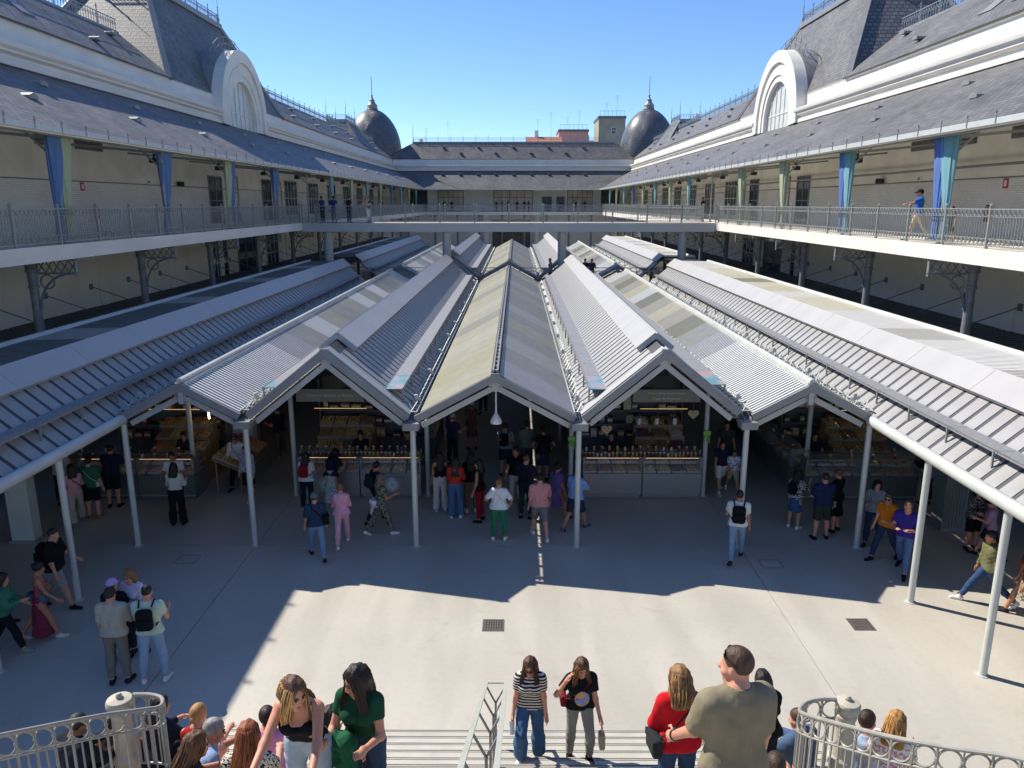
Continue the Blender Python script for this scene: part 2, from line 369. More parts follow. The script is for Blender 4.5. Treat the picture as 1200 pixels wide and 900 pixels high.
def iridescent():
    m = bpy.data.materials.new('iridescent_sheet'); m.use_nodes = True; n = m.node_tree.nodes; l = m.node_tree.links; b = n['Principled BSDF']
    tc = n.new('ShaderNodeTexCoord'); nz = n.new('ShaderNodeTexNoise'); nz.inputs['Scale'].default_value = 1.6; nz.inputs['Detail'].default_value = 1
    l.new(tc.outputs['Object'], nz.inputs['Vector']); cr = n.new('ShaderNodeValToRGB'); e = cr.color_ramp.elements
    e[0].position = 0.36; e[0].color = (0.13, 0.28, 0.31, 1); e[1].position = 0.64; e[1].color = (0.42, 0.27, 0.25, 1); k = cr.color_ramp.elements.new(0.5); k.color = (0.30, 0.33, 0.35, 1)
    l.new(nz.outputs[0], cr.inputs[0]); l.new(cr.outputs[0], b.inputs['Base Color']); b.inputs['Roughness'].default_value = 0.35; return m
IRI = iridescent()
def slope_frame(lo, hi):
    d = Vector((hi[0] - lo[0], 0, hi[1] - lo[1])); L = d.length; t = d.normalized(); n = Vector((-t.z, 0, t.x))
    if n.z < 0: n = -n
    return Vector((lo[0], 0, lo[1])), t, n, L
def sheet(m, lo, hi, y0, y1, th=0.05, off=0.0):
    o, t, n, L = slope_frame(lo, hi); a = o + n * off; b = a + t * L
    return m.plate([(a.x, y0, a.z), (b.x, y0, b.z), (b.x, y1, b.z), (a.x, y1, a.z)], th)
def slopebox(m, lo, hi, s0, s1, y0, y1, h0, h1):
    o, t, n, L = slope_frame(lo, hi)
    P = lambda s, y, h: o + t * s + n * h + Vector((0, y, 0))
    v = [P(s0, y0, h0), P(s1, y0, h0), P(s1, y1, h0), P(s0, y1, h0), P(s0, y0, h1), P(s1, y0, h1), P(s1, y1, h1), P(s0, y1, h1)]
    return m.add(v, [(0, 3, 2, 1), (4, 5, 6, 7), (0, 1, 5, 4), (1, 2, 6, 5), (2, 3, 7, 6), (3, 0, 4, 7)])
def slats(t, lo, hi, y0, y1, codes, inv, PL=1.89, pitch=0.145, sw=0.066):
    L = slope_frame(lo, hi)[3]; n = max(1, round((y1 - y0) / PL)); pl = (y1 - y0) / n; cache = {}
    for k in range(n):
        c = codes[k % len(codes)]
        if c not in cache:
            m = MB(); ns = int(pl / pitch); pp = pl / ns
            for j in range(ns): slopebox(m, lo, hi, 0.03, L - 0.03, j * pp + 0.012, j * pp + 0.012 + sw, 0.03, 0.046)
            m2 = m.mesh('roof_panel', SLATC[c]); cache[c] = m2
        link('roof_panel', cache[c], t, inv + Vector((0, y0 + k * pl, 0)))
def pans(t, lo, hi, y0, y1, inv, s1f=1.0, pw=0.45, joined=False):
    L = slope_frame(lo, hi)[3]; n = max(1, round((y1 - y0) / pw)); p = (y1 - y0) / n
    if joined: n2 = n // 6; q = 6
    else: n2 = n; q = 1
    m = MB()
    for j in range(q): slopebox(m, lo, hi, 0.0, L * s1f, j * p + 0.055, (j + 1) * p - 0.055, 0.0, 0.012)
    me = m.mesh('roof_pan', ZINC)
    for k in range(n2): link('roof_pan', me, t, inv + Vector((0, y0 + k * p * q, 0)))
def walkway(t, lo, hi, y0, y1, inv, s0, s1, endc=True, h=0.42):
    # perforated maintenance walkway on short posts above the foot of a pan roof
    o, tt, n, L = slope_frame(lo, hi); a = o + tt * s0; b = o + tt * s1; zt = (a.z + b.z) / 2 + h; xa, xb = sorted((a.x, b.x))
    nn = max(1, round((y1 - y0) / 1.5)); p = (y1 - y0) / nn
    m = MB(); m.box(xa, xb, 0.006, p - 0.006, zt - 0.02, zt)
    for x in (xa + 0.012, xb - 0.012): m.box(x - 0.012, x + 0.012, 0.007, p - 0.007, zt - 0.06, zt + 0.012)
    me = m.mesh('walkway_panel', PERF); m3 = m.mesh('walkway_panel', IRI)
    pm = MB()
    for s, q in ((s0, a), (s1, b)):
        x = q.x; pm.bar((x, 0.1, q.z + 0.02), (x, 0.1, zt - 0.02), 0.035, 0.035)
    pm.bar((a.x, 0.1, a.z + 0.12), (b.x, 0.1, zt - 0.06), 0.02, 0.02)
    pme = pm.mesh('walkway_post', IRONP)
    for k in range(nn):
        link('walkway_panel', m3 if (k == 0 and endc) else me, t, inv + Vector((0, y0 + k * p, 0)))
        link('walkway_post', pme, t, inv + Vector((0, y0 + k * p, 0)))
def lattice_rail(t, x, z, y0, y1, inv, lamps=True):
    # cable tray and brackets lying along a valley, with small spotlights
    m = MB(); L = 1.5
    for dx in (-0.11, 0.11): m.box(dx - 0.012, dx + 0.012, 0.0, L - 0.004, 0.10, 0.13)
    for q in range(5): m.box(-0.12, 0.12, 0.1 + q * 0.3, 0.14 + q * 0.3, 0.085, 0.105)
    for q in range(3): m.bar((-0.1, 0.1 + q * 0.5, 0.0), (0.1, 0.3 + q * 0.5, 0.3), 0.02, 0.02); m.bar((0.1, 0.1 + q * 0.5, 0.0), (-0.1, 0.28 + q * 0.5, 0.26), 0.02, 0.02)
    me = m.mesh('cable_tray', POSTM)
    lm = MB(); lm.lathe([(0.02, 0), (0.05, 0.02), (0.058, 0.11), (0.048, 0.14), (0.015, 0.15)], (0, 0, 0.2), 10); lm.bar((0, 0, 0.0), (0, 0, 0.22), 0.03, 0.03); lm.lathe([(0.02, 0), (0.04, 0.02), (0.04, 0.07), (0.02, 0.09)], (0.05, 0.22, 0.12), 8)
    lme = lm.mesh('spotlight', POSTM, True)
    n = int((y1 - y0) / L)
    for k in range(n):
        link('cable_tray', me, t, inv + Vector((x, y0 + k * L, z)))
        if lamps and k % 2 == 0: link('spotlight', lme, t, inv + Vector((x, y0 + 0.8 + k * L, z)))
def gable_front(t, segs, y, inv):
    m = MB(); m2 = MB()
    for lo, hi in segs:
        o, tt, n, L = slope_frame(lo, hi)
        a = o - tt * 0.02 + Vector((0, y - 0.03, 0)) - n * 0.055; b = o + tt * (L + 0.0) + Vector((0, y - 0.03, 0)) - n * 0.055
        m.bar(a, b, 0.07, 0.17, up=(n.x, 0, n.z))
        a2 = o + Vector((0, y + 0.10, 0)) - n * 0.27; b2 = o + tt * L + Vector((0, y + 0.10, 0)) - n * 0.27
        m2.bar(a2, b2, 0.1, 0.13, up=(n.x, 0, n.z))
    hx, hz0 = segs[0][1]; m.box(hx - 0.10, hx + 0.10, y - 0.068, y + 0.01, hz0 - 0.17, hz0 + 0.035); m2.box(hx - 0.09, hx + 0.09, y + 0.045, y + 0.156, hz0 - 0.42, hz0 - 0.18)
    x = m.build('fascia', FASC, t); x.location = inv; x = m2.build('gable_beam', BEAM, t); x.location = inv
def posts(t, spots, inv, ztop=3.22):
    pm = MB(); pm.lathe([(0.11, 0), (0.11, 0.015), (0.068, 0.02), (0.068, ztop - 0.14), (0.068, ztop)], n=12)
    me = pm.mesh('post', POSTM, True)
    for x, y in spots: link('post', me, t, inv + Vector((x, y, 0)))
V1, V2, V3 = (1.97, 3.30), (5.90, 3.34), (8.83, 3.34)
RC, RB, RCC = (0.0, 4.36), (3.92, 4.93), (7.33, 4.12)
Y0A, Y1A, Y0B, Y1B = 17.12, 48.0, 51.6, 85.0
SEQ = {'c': 'cycecbceccbceccb', 'cr': 'lghgbghggbghgghb', 'C': 'wwwlgobcbowcbob', 'Cl': 'wwwlgwbgbwgwbgb', 'A': 'ggcclcbcccobccwc'}
def build_group(y0, y1, front, tail):
    # centre gable
    inv0 = Vector((0, -y0, 0))
    def mk(label): return thing('canopy_roof', label, 'canopy roof', (0, y0, 0), group='market canopies')
    gap = 0.13
    t = mk('cream and grey louvred gable canopy over the middle aisle, ' + tail)
    for sx, code in ((-1, SEQ['c']), (1, SEQ['cr'])):
        gp = 0.21 if sx < 0 else 0.085
        lo = (sx * (V1[0] - gp), V1[1] + gp * .53); hi = (sx * 0.06, RC[1] - 0.03)
        sheet(MB(), lo, hi, y0, y1).build('roof_sheet', DARKZ, t).location = inv0
        slats(t, lo, hi, y0 + 0.02, y1 - 0.02, code, inv0)
    gable_front(t, [((-V1[0] + 0.1, V1[1] + 0.05), RC), ((V1[0] - 0.1, V1[1] + 0.05), RC)], y0, inv0)
    m = MB(); m.box(-0.07, -0.03, y0, y1, RC[1] - 0.02, RC[1] + 0.1); m.box(0.03, 0.07, y0, y1, RC[1] - 0.02, RC[1] + 0.1)
    m.build('ridge_channel', FASC, t).location = inv0
    rb = MB().box(-0.03, 0.03, 0, 0.05, RC[1] + 0.04, RC[1] + 0.07).mesh('ridge_rung', LAMPW)
    for k in range(int((y1 - y0) / 0.5)): link('ridge_rung', rb, t, (0, 0.2 + k * 0.5, 0))
    posts(t, [(sx * 1.97, yy) for sx in (-1, 1) for yy in ([y0 + 0.14] if front else [y0 + 0.3])], inv0)
    # side gables
    for sx in (-1, 1):
        side = 'left' if sx < 0 else 'right'
        t = mk('zinc gable canopy with broad ridge cap, first %s of the middle aisle, %s' % (side, tail))
        lo = (sx * (V1[0] + 0.07), V1[1] + 0.06); hi = (sx * RB[0], RB[1]); gp = 0.085 if sx < 0 else 0.20; lo2 = (sx * (V2[0] - gp), V2[1] + gp * .78)
        for a in (lo, lo2): sheet(MB(), a, hi, y0, y1).build('roof_sheet', DARKZ, t).location = inv0
        pans(t, lo, hi, y0 + 0.3, y1, inv0, 0.88, pw=0.40, joined=not front); pans(t, lo2, hi, y0 + 0.3, y1, inv0, 0.88, joined=True)
        for a in (lo, lo2):
            m = MB(); slopebox(m, a, hi, 0, slope_frame(a, hi)[3], y0, y0 + 0.32, 0.0, 0.06); m.build('verge', ZCAP, t).location = inv0
            L = slope_frame(a, hi)[3]; n = round((y1 - y0 - 1.3) / 2.7); p = (y1 - y0 - 1.3) / n
            m = MB(); slopebox(m, a, hi, L * 0.80, L + 0.10, 0.006, p - 0.006, 0.13, 0.17); slopebox(m, a, hi, L * 0.805, L * 0.82, 0.006, p - 0.006, 0.02, 0.13)
            slopebox(m, a, hi, L * 0.80, L + 0.08, 0.008, 0.03, 0.03, 0.13)
            me = m.mesh('ridge_cap', ZCAP)
            for k in range(n): link('ridge_cap', me, t, inv0 + Vector((0, y0 + 1.3 + k * p, 0)))
        gable_front(t, [(lo, hi), (lo2, hi)], y0, inv0)
        walkway(t, lo, hi, y0 + 0.55, y1 - 0.4, inv0, 0.26, 0.84, front, 0.17)
        walkway(t, lo2, hi, y0 + 0.55, y1 - 0.4, inv0, 0.26, 0.80, front, 0.17)
        for vx, vz in (V1, V2):
            gw = 0.09 if (sx < 0) == (vx < 3) else 0.27; m = MB(); m.box(sx * vx - gw, sx * vx + gw, y0 - 0.02, y1, vz - 0.10, vz - 0.08); m.box(sx * vx - gw, sx * vx - gw + 0.015, y0 - 0.02, y1, vz - 0.08, vz + 0.0); m.box(sx * vx + gw - 0.015, sx * vx + gw, y0 - 0.02, y1, vz - 0.08, vz + 0.0)  # wide gutters shaped to shut out the sun; narrow ones leave a lit slit
            m.build('gutter', FASC, t).location = inv0
            MB().box(sx * vx - 0.19, sx * vx + 0.19, y0 - 0.22, y0 + 0.12, vz - 0.24, vz - 0.07).build('gutter_end', FASC, t).location = inv0
            br = MB().box(-0.2, 0.2, 0, 0.13, vz - 0.15, vz - 0.105).mesh('slit_blocker', FASC)  # blocks added under the gutter to break the sun slit into dots of light
            for k in range(int((y1 - y0) / 0.34)): link('slit_blocker', br, t, inv0 + Vector((sx * vx, y0 + 0.1 + k * 0.34, 0)))
            lattice_rail(t, sx * vx, vz + 0.01, y0 + 0.1, y1, inv0)
        if front: posts(t, [(sx * 5.94, y0 + 0.14)] + [(sx * a, yy) for a in (2.05, 5.86) for yy in (20.62, 26, 31.5, 37, 43)], inv0)
        else: posts(t, [(sx * 5.94, y0 + 0.3)], inv0)
        # low louvred gable beyond
        t = mk('louvred pale striped canopy, second %s of the middle aisle, %s' % (side, tail))
        lo = (sx * (V2[0] + 0.10), V2[1] + 0.06); hi = (sx * RCC[0], RCC[1]); lo2 = (sx * (V3[0] - 0.1), V3[1] + 0.05)
        sheet(MB(), lo, hi, y0, y1).build('roof_sheet', DARKZ, t).location = inv0; sheet(MB(), lo2, hi, y0, y1).build('roof_sheet', DARKZ, t).location = inv0
        slats(t, lo, hi, y0 + 0.02, y1 - 0.02, SEQ['C'] if sx > 0 else SEQ['Cl'], inv0); slats(t, lo2, hi, y0 + 0.02, y1 - 0.02, 'g', inv0, pitch=0.21)
        m = MB().tube([(hi[0], y0 - 0.02, hi[1] + 0.07), (hi[0], y1, hi[1] + 0.07)], 0.075, 8); m.box(hi[0] - 0.1, hi[0] + 0.1, y0, y1, hi[1] - 0.06, hi[1] + 0.045); m.build('ridge_beam', POSTM, t, True).location = inv0
        gable_front(t, [(lo, hi), (lo2, hi)], y0, inv0)
        MB().cbox((hi[0], y0 + 0.05, hi[1] - 0.3), (0.12, 0.16, 0.34)).build('ridge_plate', BEAM, t).location = inv0
        if front: posts(t, [(sx * 8.83, y0 + 0.14)] + [(sx * 8.75, yy) for yy in (20.6, 26, 31.5, 37, 43)], inv0, 3.25)
        # outer long canopy with one pan slope and a flat louvred strip
        ya = -1.0 if front else y0
        ia = Vector((0, -ya, 0))
        t = thing('canopy_roof', 'long zinc side canopy with ridge cap running beside the %s gallery, %s' % (side, tail), 'canopy roof', (0, ya, 0), group='market canopies')
        lo = (sx * (V3[0] + 0.02), V3[1] + 0.0); hi = (sx * 10.42, 4.70); out = (sx * 12.45, 4.66)
        sheet(MB(), lo, hi, ya, y1).build('roof_sheet', DARKZ, t).location = ia; sheet(MB(), (out[0], out[1]), (hi[0], hi[1]), ya, y1).build('roof_sheet', DARKZ, t).location = ia
        pans(t, lo, hi, ya + 0.02, y1, ia, 0.86, joined=not front)
        L = slope_frame(lo, hi)[3]; n = round((y1 - ya) / 2.7); p = (y1 - ya) / n
        m = MB(); slopebox(m, lo, hi, L * 0.72, L + 0.08, 0.006, p - 0.006, 0.13, 0.17); slopebox(m, lo, hi, L * 0.725, L * 0.745, 0.006, p - 0.006, 0.045, 0.13); me = m.mesh('ridge_cap', ZCAP)
        for k in range(n): link('ridge_cap', me, t, ia + Vector((0, ya + k * p, 0)))
        slats(t, out, hi, ya + 0.02, y1 - 0.02, 'kkkgkkkg' if sx < 0 else 'wwhwwewwhwwhwweewceoceew', ia, sw=0.066 if sx < 0 else 0.11)  # dark left slats carry the wing's shade in their colour
        MB().tube([(out[0], ya, out[1] + 0.06), (out[0], y1, out[1] + 0.06)], 0.085, 8).build('edge_tube', POSTM, t, True).location = ia
        walkway(t, lo, hi, ya + 0.4, y1 - 0.4, ia, 0.30, 0.74, False, 0.22)
        if front:
            MB().tube([(sx * 8.76, ya, 3.28), (sx * 8.76, y0 - 0.05, 3.28)], 0.125, 12).build('eave_gutter', POSTM, t, True).location = ia
            MB().box(sx * 8.83 - 0.07, sx * 8.83 + 0.07, ya, y0, 3.14, 3.20).build('eave_beam', BEAM, t).location = ia
            posts(t, [(sx * 8.83, yy) for yy in (14.62, 12.06, 9.44, 6.8, 4.2, 1.6)], ia, 3.15)
            posts(t, [(sx * 12.3, yy) for yy in (24, 30, 36, 42)], ia, 4.5)
        lattice_rail(t, sx * 8.75, 3.36, y0 + 0.1, y1, ia)
        MB().box(sx * 8.83 - 0.09, sx * 8.83 + 0.09, y0, y1, 3.20, 3.24).build('gutter', FASC, t).location = ia
build_group(Y0A, Y1A, True, 'nearer the stairs')
build_group(Y0B, Y1B, False, 'beyond the bridge')
# lamp drop at the centre gable
for (x, y, zt, zb, lb) in ((0.0, 17.6, 4.2, 3.05, 'white bell lamp on a long rod under the middle gable end'), (0.0, 19.2, 4.2, 3.55, 'white dome lamp hanging further inside under the middle gable')):
    t = thing('pendant_lamp', lb, 'lamp', (x, y, zb))
    MB().tube([(0, 0, 0.2), (0, 0, zt - zb)], 0.022, 8).build('rod', LAMPW, t, True)
    MB().lathe([(0.13, 0.0), (0.14, 0.02), (0.13, 0.1), (0.07, 0.2), (0.03, 0.26)] if zb < 3.2 else [(0.26, 0), (0.25, 0.08), (0.18, 0.22), (0.04, 0.3)], n=16).build('shade', LAMPW, t, True)
# walkway between the two groups of canopies
t = thing('roof_walkway', 'low grey walkway with thin fence crossing between the canopies under the bridge', 'walkway', (0, 49.8, 3.0))
MB().box(-12, 12, -1.3, 1.3, -0.1, 0.0).build('deck', FASC, t)
for sy in (-1.25, 1.25):
    m = MB(); m.box(-12, 12, sy - 0.015, sy + 0.015, 1.02, 1.06); m.box(-12, 12, sy - 0.01, sy + 0.01, 0.1, 0.12)
    for k in range(97): m.box(-12 + k * 0.25 - 0.006, -12 + k * 0.25 + 0.006, sy - 0.006, sy + 0.006, 0, 1.02)
    m.build('fence', IRON, t)

# ================================================================== GALLERY BUILDING (left, right and far wings)
GX, WX, GZ, SB, EZ = 13.4, 18.5, 6.98, 6.52, 10.5
FY, BY = 118.0, 123.1
BAY0, BAY = 24.2, 7.2
YN = 6.0
ARC = 55.3
BR0, BR1 = 50.2, 54.2
LOUV = mat('louvre_grey', (0.16, 0.165, 0.165), 0.6, var=0.15, scale=4)
TRIM = mat('gutter_paint', (0.55, 0.57, 0.55), 0.45, 0.1, var=0.06)
CRESTM = mat('cresting_iron', (0.25, 0.27, 0.29), 0.5, 0.2, var=0.1)
LEAD = mat('lead_flashing', (0.25, 0.25, 0.25), 0.5, 0.1, var=0.12, scale=2)
PALEW = mat('window_pale', (0.60, 0.61, 0.55), 0.3, var=0.12, scale=2)
def cresting_mesh():
    m = MB(); L = 2.0
    m.box(0, L - 0.005, -0.02, 0.02, 0.02, 0.06); m.box(0, L - 0.005, -0.015, 0.015, 0.62, 0.66)
    m.box(-0.02, 0.02, -0.02, 0.02, 0, 0.85); m.lathe([(0.02, 0.85), (0.05, 0.9), (0.01, 1.02)], n=6)
    for k in range(8):
        x = 0.125 + k * 0.25; m.box(x - 0.012, x + 0.012, -0.012, 0.012, 0.06, 0.62)
        m.tube([(x + 0.09 * math.cos(q * math.pi / 4), 0, 0.42 + 0.09 * math.sin(q * math.pi / 4)) for q in range(8)], 0.012, 4, closed=True)
    return m.mesh('cresting', CRESTM)
CREST = cresting_mesh()
def crest_run(parent, p, q, inv):
    p = Vector(p); q = Vector(q); L = (q - p).length; n = max(1, round(L / 2.0)); a = math.atan2(q.y - p.y, q.x - p.x)
    for k in range(n): link('cresting', CREST, parent, inv + p.lerp(q, k / n), a, (L / n / 2.0, 1, 1))
def finial(parent, p, h, inv):
    m = MB(); m.lathe([(0.10, 0), (0.06, 0.2), (0.10, 0.35), (0.05, 0.5), (0.03, h * 0.6), (0.06, h * 0.63), (0.02, h * 0.68), (0.008, h)], p, 8)
    m.build('finial', CRESTM, parent, True).location = inv
VENT = MB().extrude([(-0.24, 0), (0.24, 0), (0.24, 0.10), (0.0, 0.2), (-0.24, 0.10)], 'y', -0.28, 0.28).mesh('roof_vent', LEAD)
HOOK = MB().bar((0, 0, -0.12), (0, 0, 0.08), 0.025, 0.025).bar((-0.06, 0, 0.10), (0.06, 0, 0.10), 0.025, 0.04).bar((0, 0, 0.08), (0, 0, 0.20), 0.04, 0.02).mesh('gutter_clip', IRONP)
CORN = [(0, 13.18), (0.22, 13.2), (0.22, 13.42), (0.10, 13.46), (0.10, 13.58), (0.30, 13.66), (0.30, 13.74), (0.42, 13.84), (0.46, 13.96), (0.46, 14.04), (0.10, 14.10), (-0.26, 14.16), (-0.30, 14.88), (-0.26, 14.92), (-0.26, 14.98), (-0.6, 15.0), (-0.6, 13.18)]
def iron_column(z1):
    m = MB(); m.lathe([(0.21, 0), (0.21, 0.25), (0.17, 0.3), (0.16, 0.5), (0.19, 0.52), (0.19, 0.6), (0.15, 0.64), (0.135, z1 - 0.95), (0.17, z1 - 0.93), (0.17, z1 - 0.87), (0.14, z1 - 0.84), (0.15, z1 - 0.45), (0.20, z1 - 0.42), (0.20, z1 - 0.36), (0.17, z1 - 0.33), (0.24, z1 - 0.12), (0.26, z1 - 0.1), (0.26, z1)], n=14)
    return m.mesh('column', IRON, True, 30)
COLM = iron_column(SB)
def bracket_mesh():
    m = MB(); L = 1.45   # runs +x from the column to the slab edge, z measured from slab underside
    m.box(0.2, L, -0.03, 0.03, -0.08, 0); m.box(0.2, L, -0.03, 0.03, -0.50, -0.44); m.box(L - 0.05, L, -0.06, 0.06, -0.56, -0.001)
    for k in range(5):
        x0 = 0.2 + k * 0.25; m.bar((x0, 0, -0.45), (x0 + 0.25, 0, -0.07), 0.03, 0.03, up=(0, 1, 0)); m.bar((x0, 0, -0.07), (x0 + 0.25, 0, -0.45), 0.03, 0.03, up=(0, 1, 0))
    m.tube([(0.46 + 0.22 * math.cos(q * math.pi / 8), 0, -0.74 + 0.22 * math.sin(q * math.pi / 8)) for q in range(16)], 0.03, 5, closed=True)
    m.tube([(0.16 + 1.15 * (1 - math.cos(q * math.pi / 16)), 0, -1.62 + 1.15 * math.sin(q * math.pi / 16)) for q in range(9)], 0.04, 5)
    return m.mesh('bracket', IRON, True)
BRK = bracket_mesh()
def rail_panel(L, plain=False):
    m = MB()
    m.box(0, L, -0.025, 0.025, 1.06, 1.09); m.box(0, L, -0.014, 0.014, 0.86, 0.88); m.box(0, L, -0.014, 0.014, 0.27, 0.29); m.box(0, L, -0.02, 0.02, 0.07, 0.10)
    n = int(L / 0.125)
    for k in range(n):
        x = (k + 0.5) * L / n; w_ = 0.0055 if plain else 0.008; m.box(x - w_, x + w_, -w_, w_, 0.10 if plain else 0.29, 1.06 if plain else 0.86)
    if not plain:
        n = int(L / 0.19)
        for k in range(n):
            x = (k + 0.5) * L / n
            for z in (0.97, 0.185): m.tube([(x + 0.07 * math.cos(q * math.pi / 4), 0, z + 0.075 * math.sin(q * math.pi / 4)) for q in range(8)], 0.010, 4, closed=True)
            for z in (0.97, 0.185): m.box(x + L / n / 2 - 0.008, x + L / n / 2 + 0.008, -0.008, 0.008, z - 0.09, z + 0.09)
    return m.mesh('rail_panel', IRONP)
RP = rail_panel(2.25); RPP = rail_panel(2.25, True)
RPOST = MB().box(-0.035, 0.035, -0.035, 0.035, 0, 1.12).lathe([(0.03, 1.12), (0.055, 1.16), (0.045, 1.2), (0.01, 1.23)], n=8).mesh('rail_post', IRONP)
def railing(p, q, label, plain=False):
    p = Vector(p); q = Vector(q); L = (q - p).length; n = max(1, round(L / 2.25)); a = math.atan2(q.y - p.y, q.x - p.x)
    t = thing('balcony_railing', label, 'railing', p, a)
    for k in range(n): link('rail_panel', RPP if plain else RP, t, (k * L / n, 0, 0), 0, (L / n / 2.25, 1, 1))
    for k in range(n + 1): link('rail_post', RPOST, t, (k * L / n, 0, 0))
    return t
def window(parent, name, inv, x, y0, y1, z0, z1, nx, nz, sx, frame, glass, dep=0.06, axis='y'):
    # framed glazed opening standing on a wall face at x (facing -sx*x) or, axis 'x', on a wall at y
    m = MB(); fw = 0.09
    def B(mb, a0, a1, b0, b1, d0, d1):
        if axis == 'y': X = sorted((x - sx * d0, x - sx * d1)); mb.box(X[0], X[1], a0, a1, b0, b1)
        else: X = sorted((x - d0, x - d1)); mb.box(a0, a1, X[0], X[1], b0, b1)
    B(m, y0 - fw, y0, z0, z1, 0, dep); B(m, y1, y1 + fw, z0, z1, 0, dep); B(m, y0 - fw, y1 + fw, z1, z1 + fw, 0, dep * 1.05)
    for k in range(1, nx): yy = y0 + (y1 - y0) * k / nx; B(m, yy - 0.03, yy + 0.03, z0, z1, 0, dep * 0.9)
    for k in range(1, nz): zz = z0 + (z1 - z0) * k / nz; B(m, y0, y1, zz - 0.03, zz + 0.03, 0, dep * 0.8)
    w = m.build(name, frame, parent); w.location = inv
    for i in range(nx):
        for k in range(nz):
            g = MB(); B(g, y0 + (y1 - y0) * i / nx + .002, y0 + (y1 - y0) * (i + 1) / nx - .002, z0 + (z1 - z0) * k / nz + .002, z0 + (z1 - z0) * (k + 1) / nz - .002, 0.005, 0.02)
            g.build('pane', glass, w)
    return w
CRED = mat('sign_red', (0.42, 0.03, 0.03), 0.5, var=0.05); CGRN = mat('sign_green', (0.05, 0.35, 0.18), 0.5, var=0.05)
for sx in (-1, 1):
    side = 'left' if sx < 0 else 'right'
    wing = thing('market_wing', 'long %s-hand wing of the market hall with slate roofs, white cornice and iron gallery' % side, 'building', (sx * WX, 50, 0), group='wings of the market hall')
    inv = Vector((-sx * WX, -50, 0))
    def put(o): o.location = inv; return o
    # walls
    put(MB().box(*sorted((sx * WX, sx * (WX + 0.5))), YN, BY, 0, SB + 0.02).build('lower_wall', LOWWALL, wing))
    m = MB().wall([(sx * WX, YN, GZ), (sx * WX, BY, GZ), (sx * WX, BY, GZ + 2.15), (sx * WX, YN, GZ + 2.15)]); put(m.build('tiled_wall', GLAZED, wing))
    put(MB().box(*sorted((sx * (WX + 0.004), sx * (WX + 0.5))), YN, BY, GZ - 0.2, 13.2).build('upper_wall', CREAM, wing))
    put(MB().box(*sorted((sx * WX, sx * (WX - 0.03))), YN, BY, GZ + 2.15, GZ + 2.19).build('wall_band', LOUV, wing))
    # gallery slabs either side of the bridge
    put(MB().box(*sorted((sx * GX, sx * WX)), YN, BY, SB, GZ).build('gallery_slab', WHITE, wing))
    pil = MB().box(*sorted((sx * WX, sx * (WX - 0.1))), -0.3, 0.3, 0, SB - 0.01).mesh('pilaster', LOWWALL)
    for k in range(-2, 14): link('pilaster', pil, wing, inv + Vector((0, BAY0 + 3.4 + k * BAY, 0)))
    # lean-to slate roof with mitred far end, and its boarded ceiling
    rp_ = [(sx * (GX - 0.25), YN, EZ - 0.14), (sx * (GX - 0.25), FY - 0.25 + 0.5, EZ - 0.14), (sx * WX, BY, 13.24), (sx * WX, YN, 13.24)]
    put(MB().plate(rp_, 0.05).build('lean_to_roof', SLATE, wing))
    put(MB().plate([(x, y, z - 0.12) for x, y, z in rp_], 0.05).build('gallery_ceiling', CREAM, wing))
    put(MB().box(*sorted((sx * (GX - 0.36), sx * (GX - 0.22))), YN, FY + 0.2, EZ - 0.26, EZ - 0.10).build('eave_gutter', TRIM, wing))
    put(MB().box(*sorted((sx * (GX - 0.02), sx * (GX + 0.12))), YN, FY, EZ - 0.32, EZ - 0.20).build('eave_beam', IRONP, wing))
    for k in range(int((FY - YN) / 1.32)): link('gutter_clip', HOOK, wing, inv + Vector((sx * (GX - 0.37), YN + 0.5 + k * 1.32, EZ - 0.12)), math.pi / 2)
    for k in range(30):
        f = 0.75 if k % 2 else 0.42; link('roof_vent', VENT, wing, inv + Vector((sx * (GX + 5.1 * f), 12 + k * 3.55, EZ - 0.14 + f * 2.74 * 1.0 + 0.02)), math.pi / 2)
    # cornice on both sides of the arch
    prof = [(sx * (WX - o), z) for o, z in CORN]
    for a, b in ((YN, ARC - 4.3), (ARC + 4.3, BY - 0.2)): put(MB().extrude(prof, 'y', a, b).build('cornice', WHITE, wing, True, 25))
    # mansard
    mz0, mz1 = 14.98, 17.35
    for a, b in ((YN, ARC - 10.2), (ARC + 10.2, BY)):
        put(MB().plate([(sx * (WX + 0.1), a, mz0), (sx * (WX + 0.1), b, mz0), (sx * (WX + 3.0), b, mz1), (sx * (WX + 3.0), a, mz1)], 0.08).build('mansard_slope', SLATE, wing))
        put(MB().box(*sorted((sx * (WX + 2.95), sx * (WX + 6))), a, b, mz1 - 0.15, mz1 + 0.06).build('ridge_flat', LEAD, wing))
        crest_run(wing, (sx * (WX + 3.05), a, mz1 + 0.05), (sx * (WX + 3.05), b, mz1 + 0.05), inv)
    for k in range(26):
        f = 0.3 + 0.45 * (k % 2); yy = 14 + k * 4.1
        if abs(yy - ARC) > 11.5: link('roof_vent', VENT, wing, inv + Vector((sx * (WX + 0.1 + 2.9 * f), yy, mz0 + 2.37 * f + 0.02)), math.pi / 2)
    for yy in (31.0, 33.2): put(MB().plate([(sx * (WX + 1.0), yy, mz0 + 0.80), (sx * (WX + 1.0), yy + 0.9, mz0 + 0.80), (sx * (WX + 1.75), yy + 0.9, mz0 + 1.42), (sx * (WX + 1.75), yy, mz0 + 1.42)], 0.05).build('skylight', LEAD, wing))
    # pavilion roof
    bx0, bx1, tx0, tx1 = WX + 0.25, WX + 10, WX + 3.2, WX + 6.6; by0, by1, ty0, ty1 = ARC - 10.6, ARC + 10.6, ARC - 5.8, ARC + 5.8; z0, z1 = 14.95, 21.0
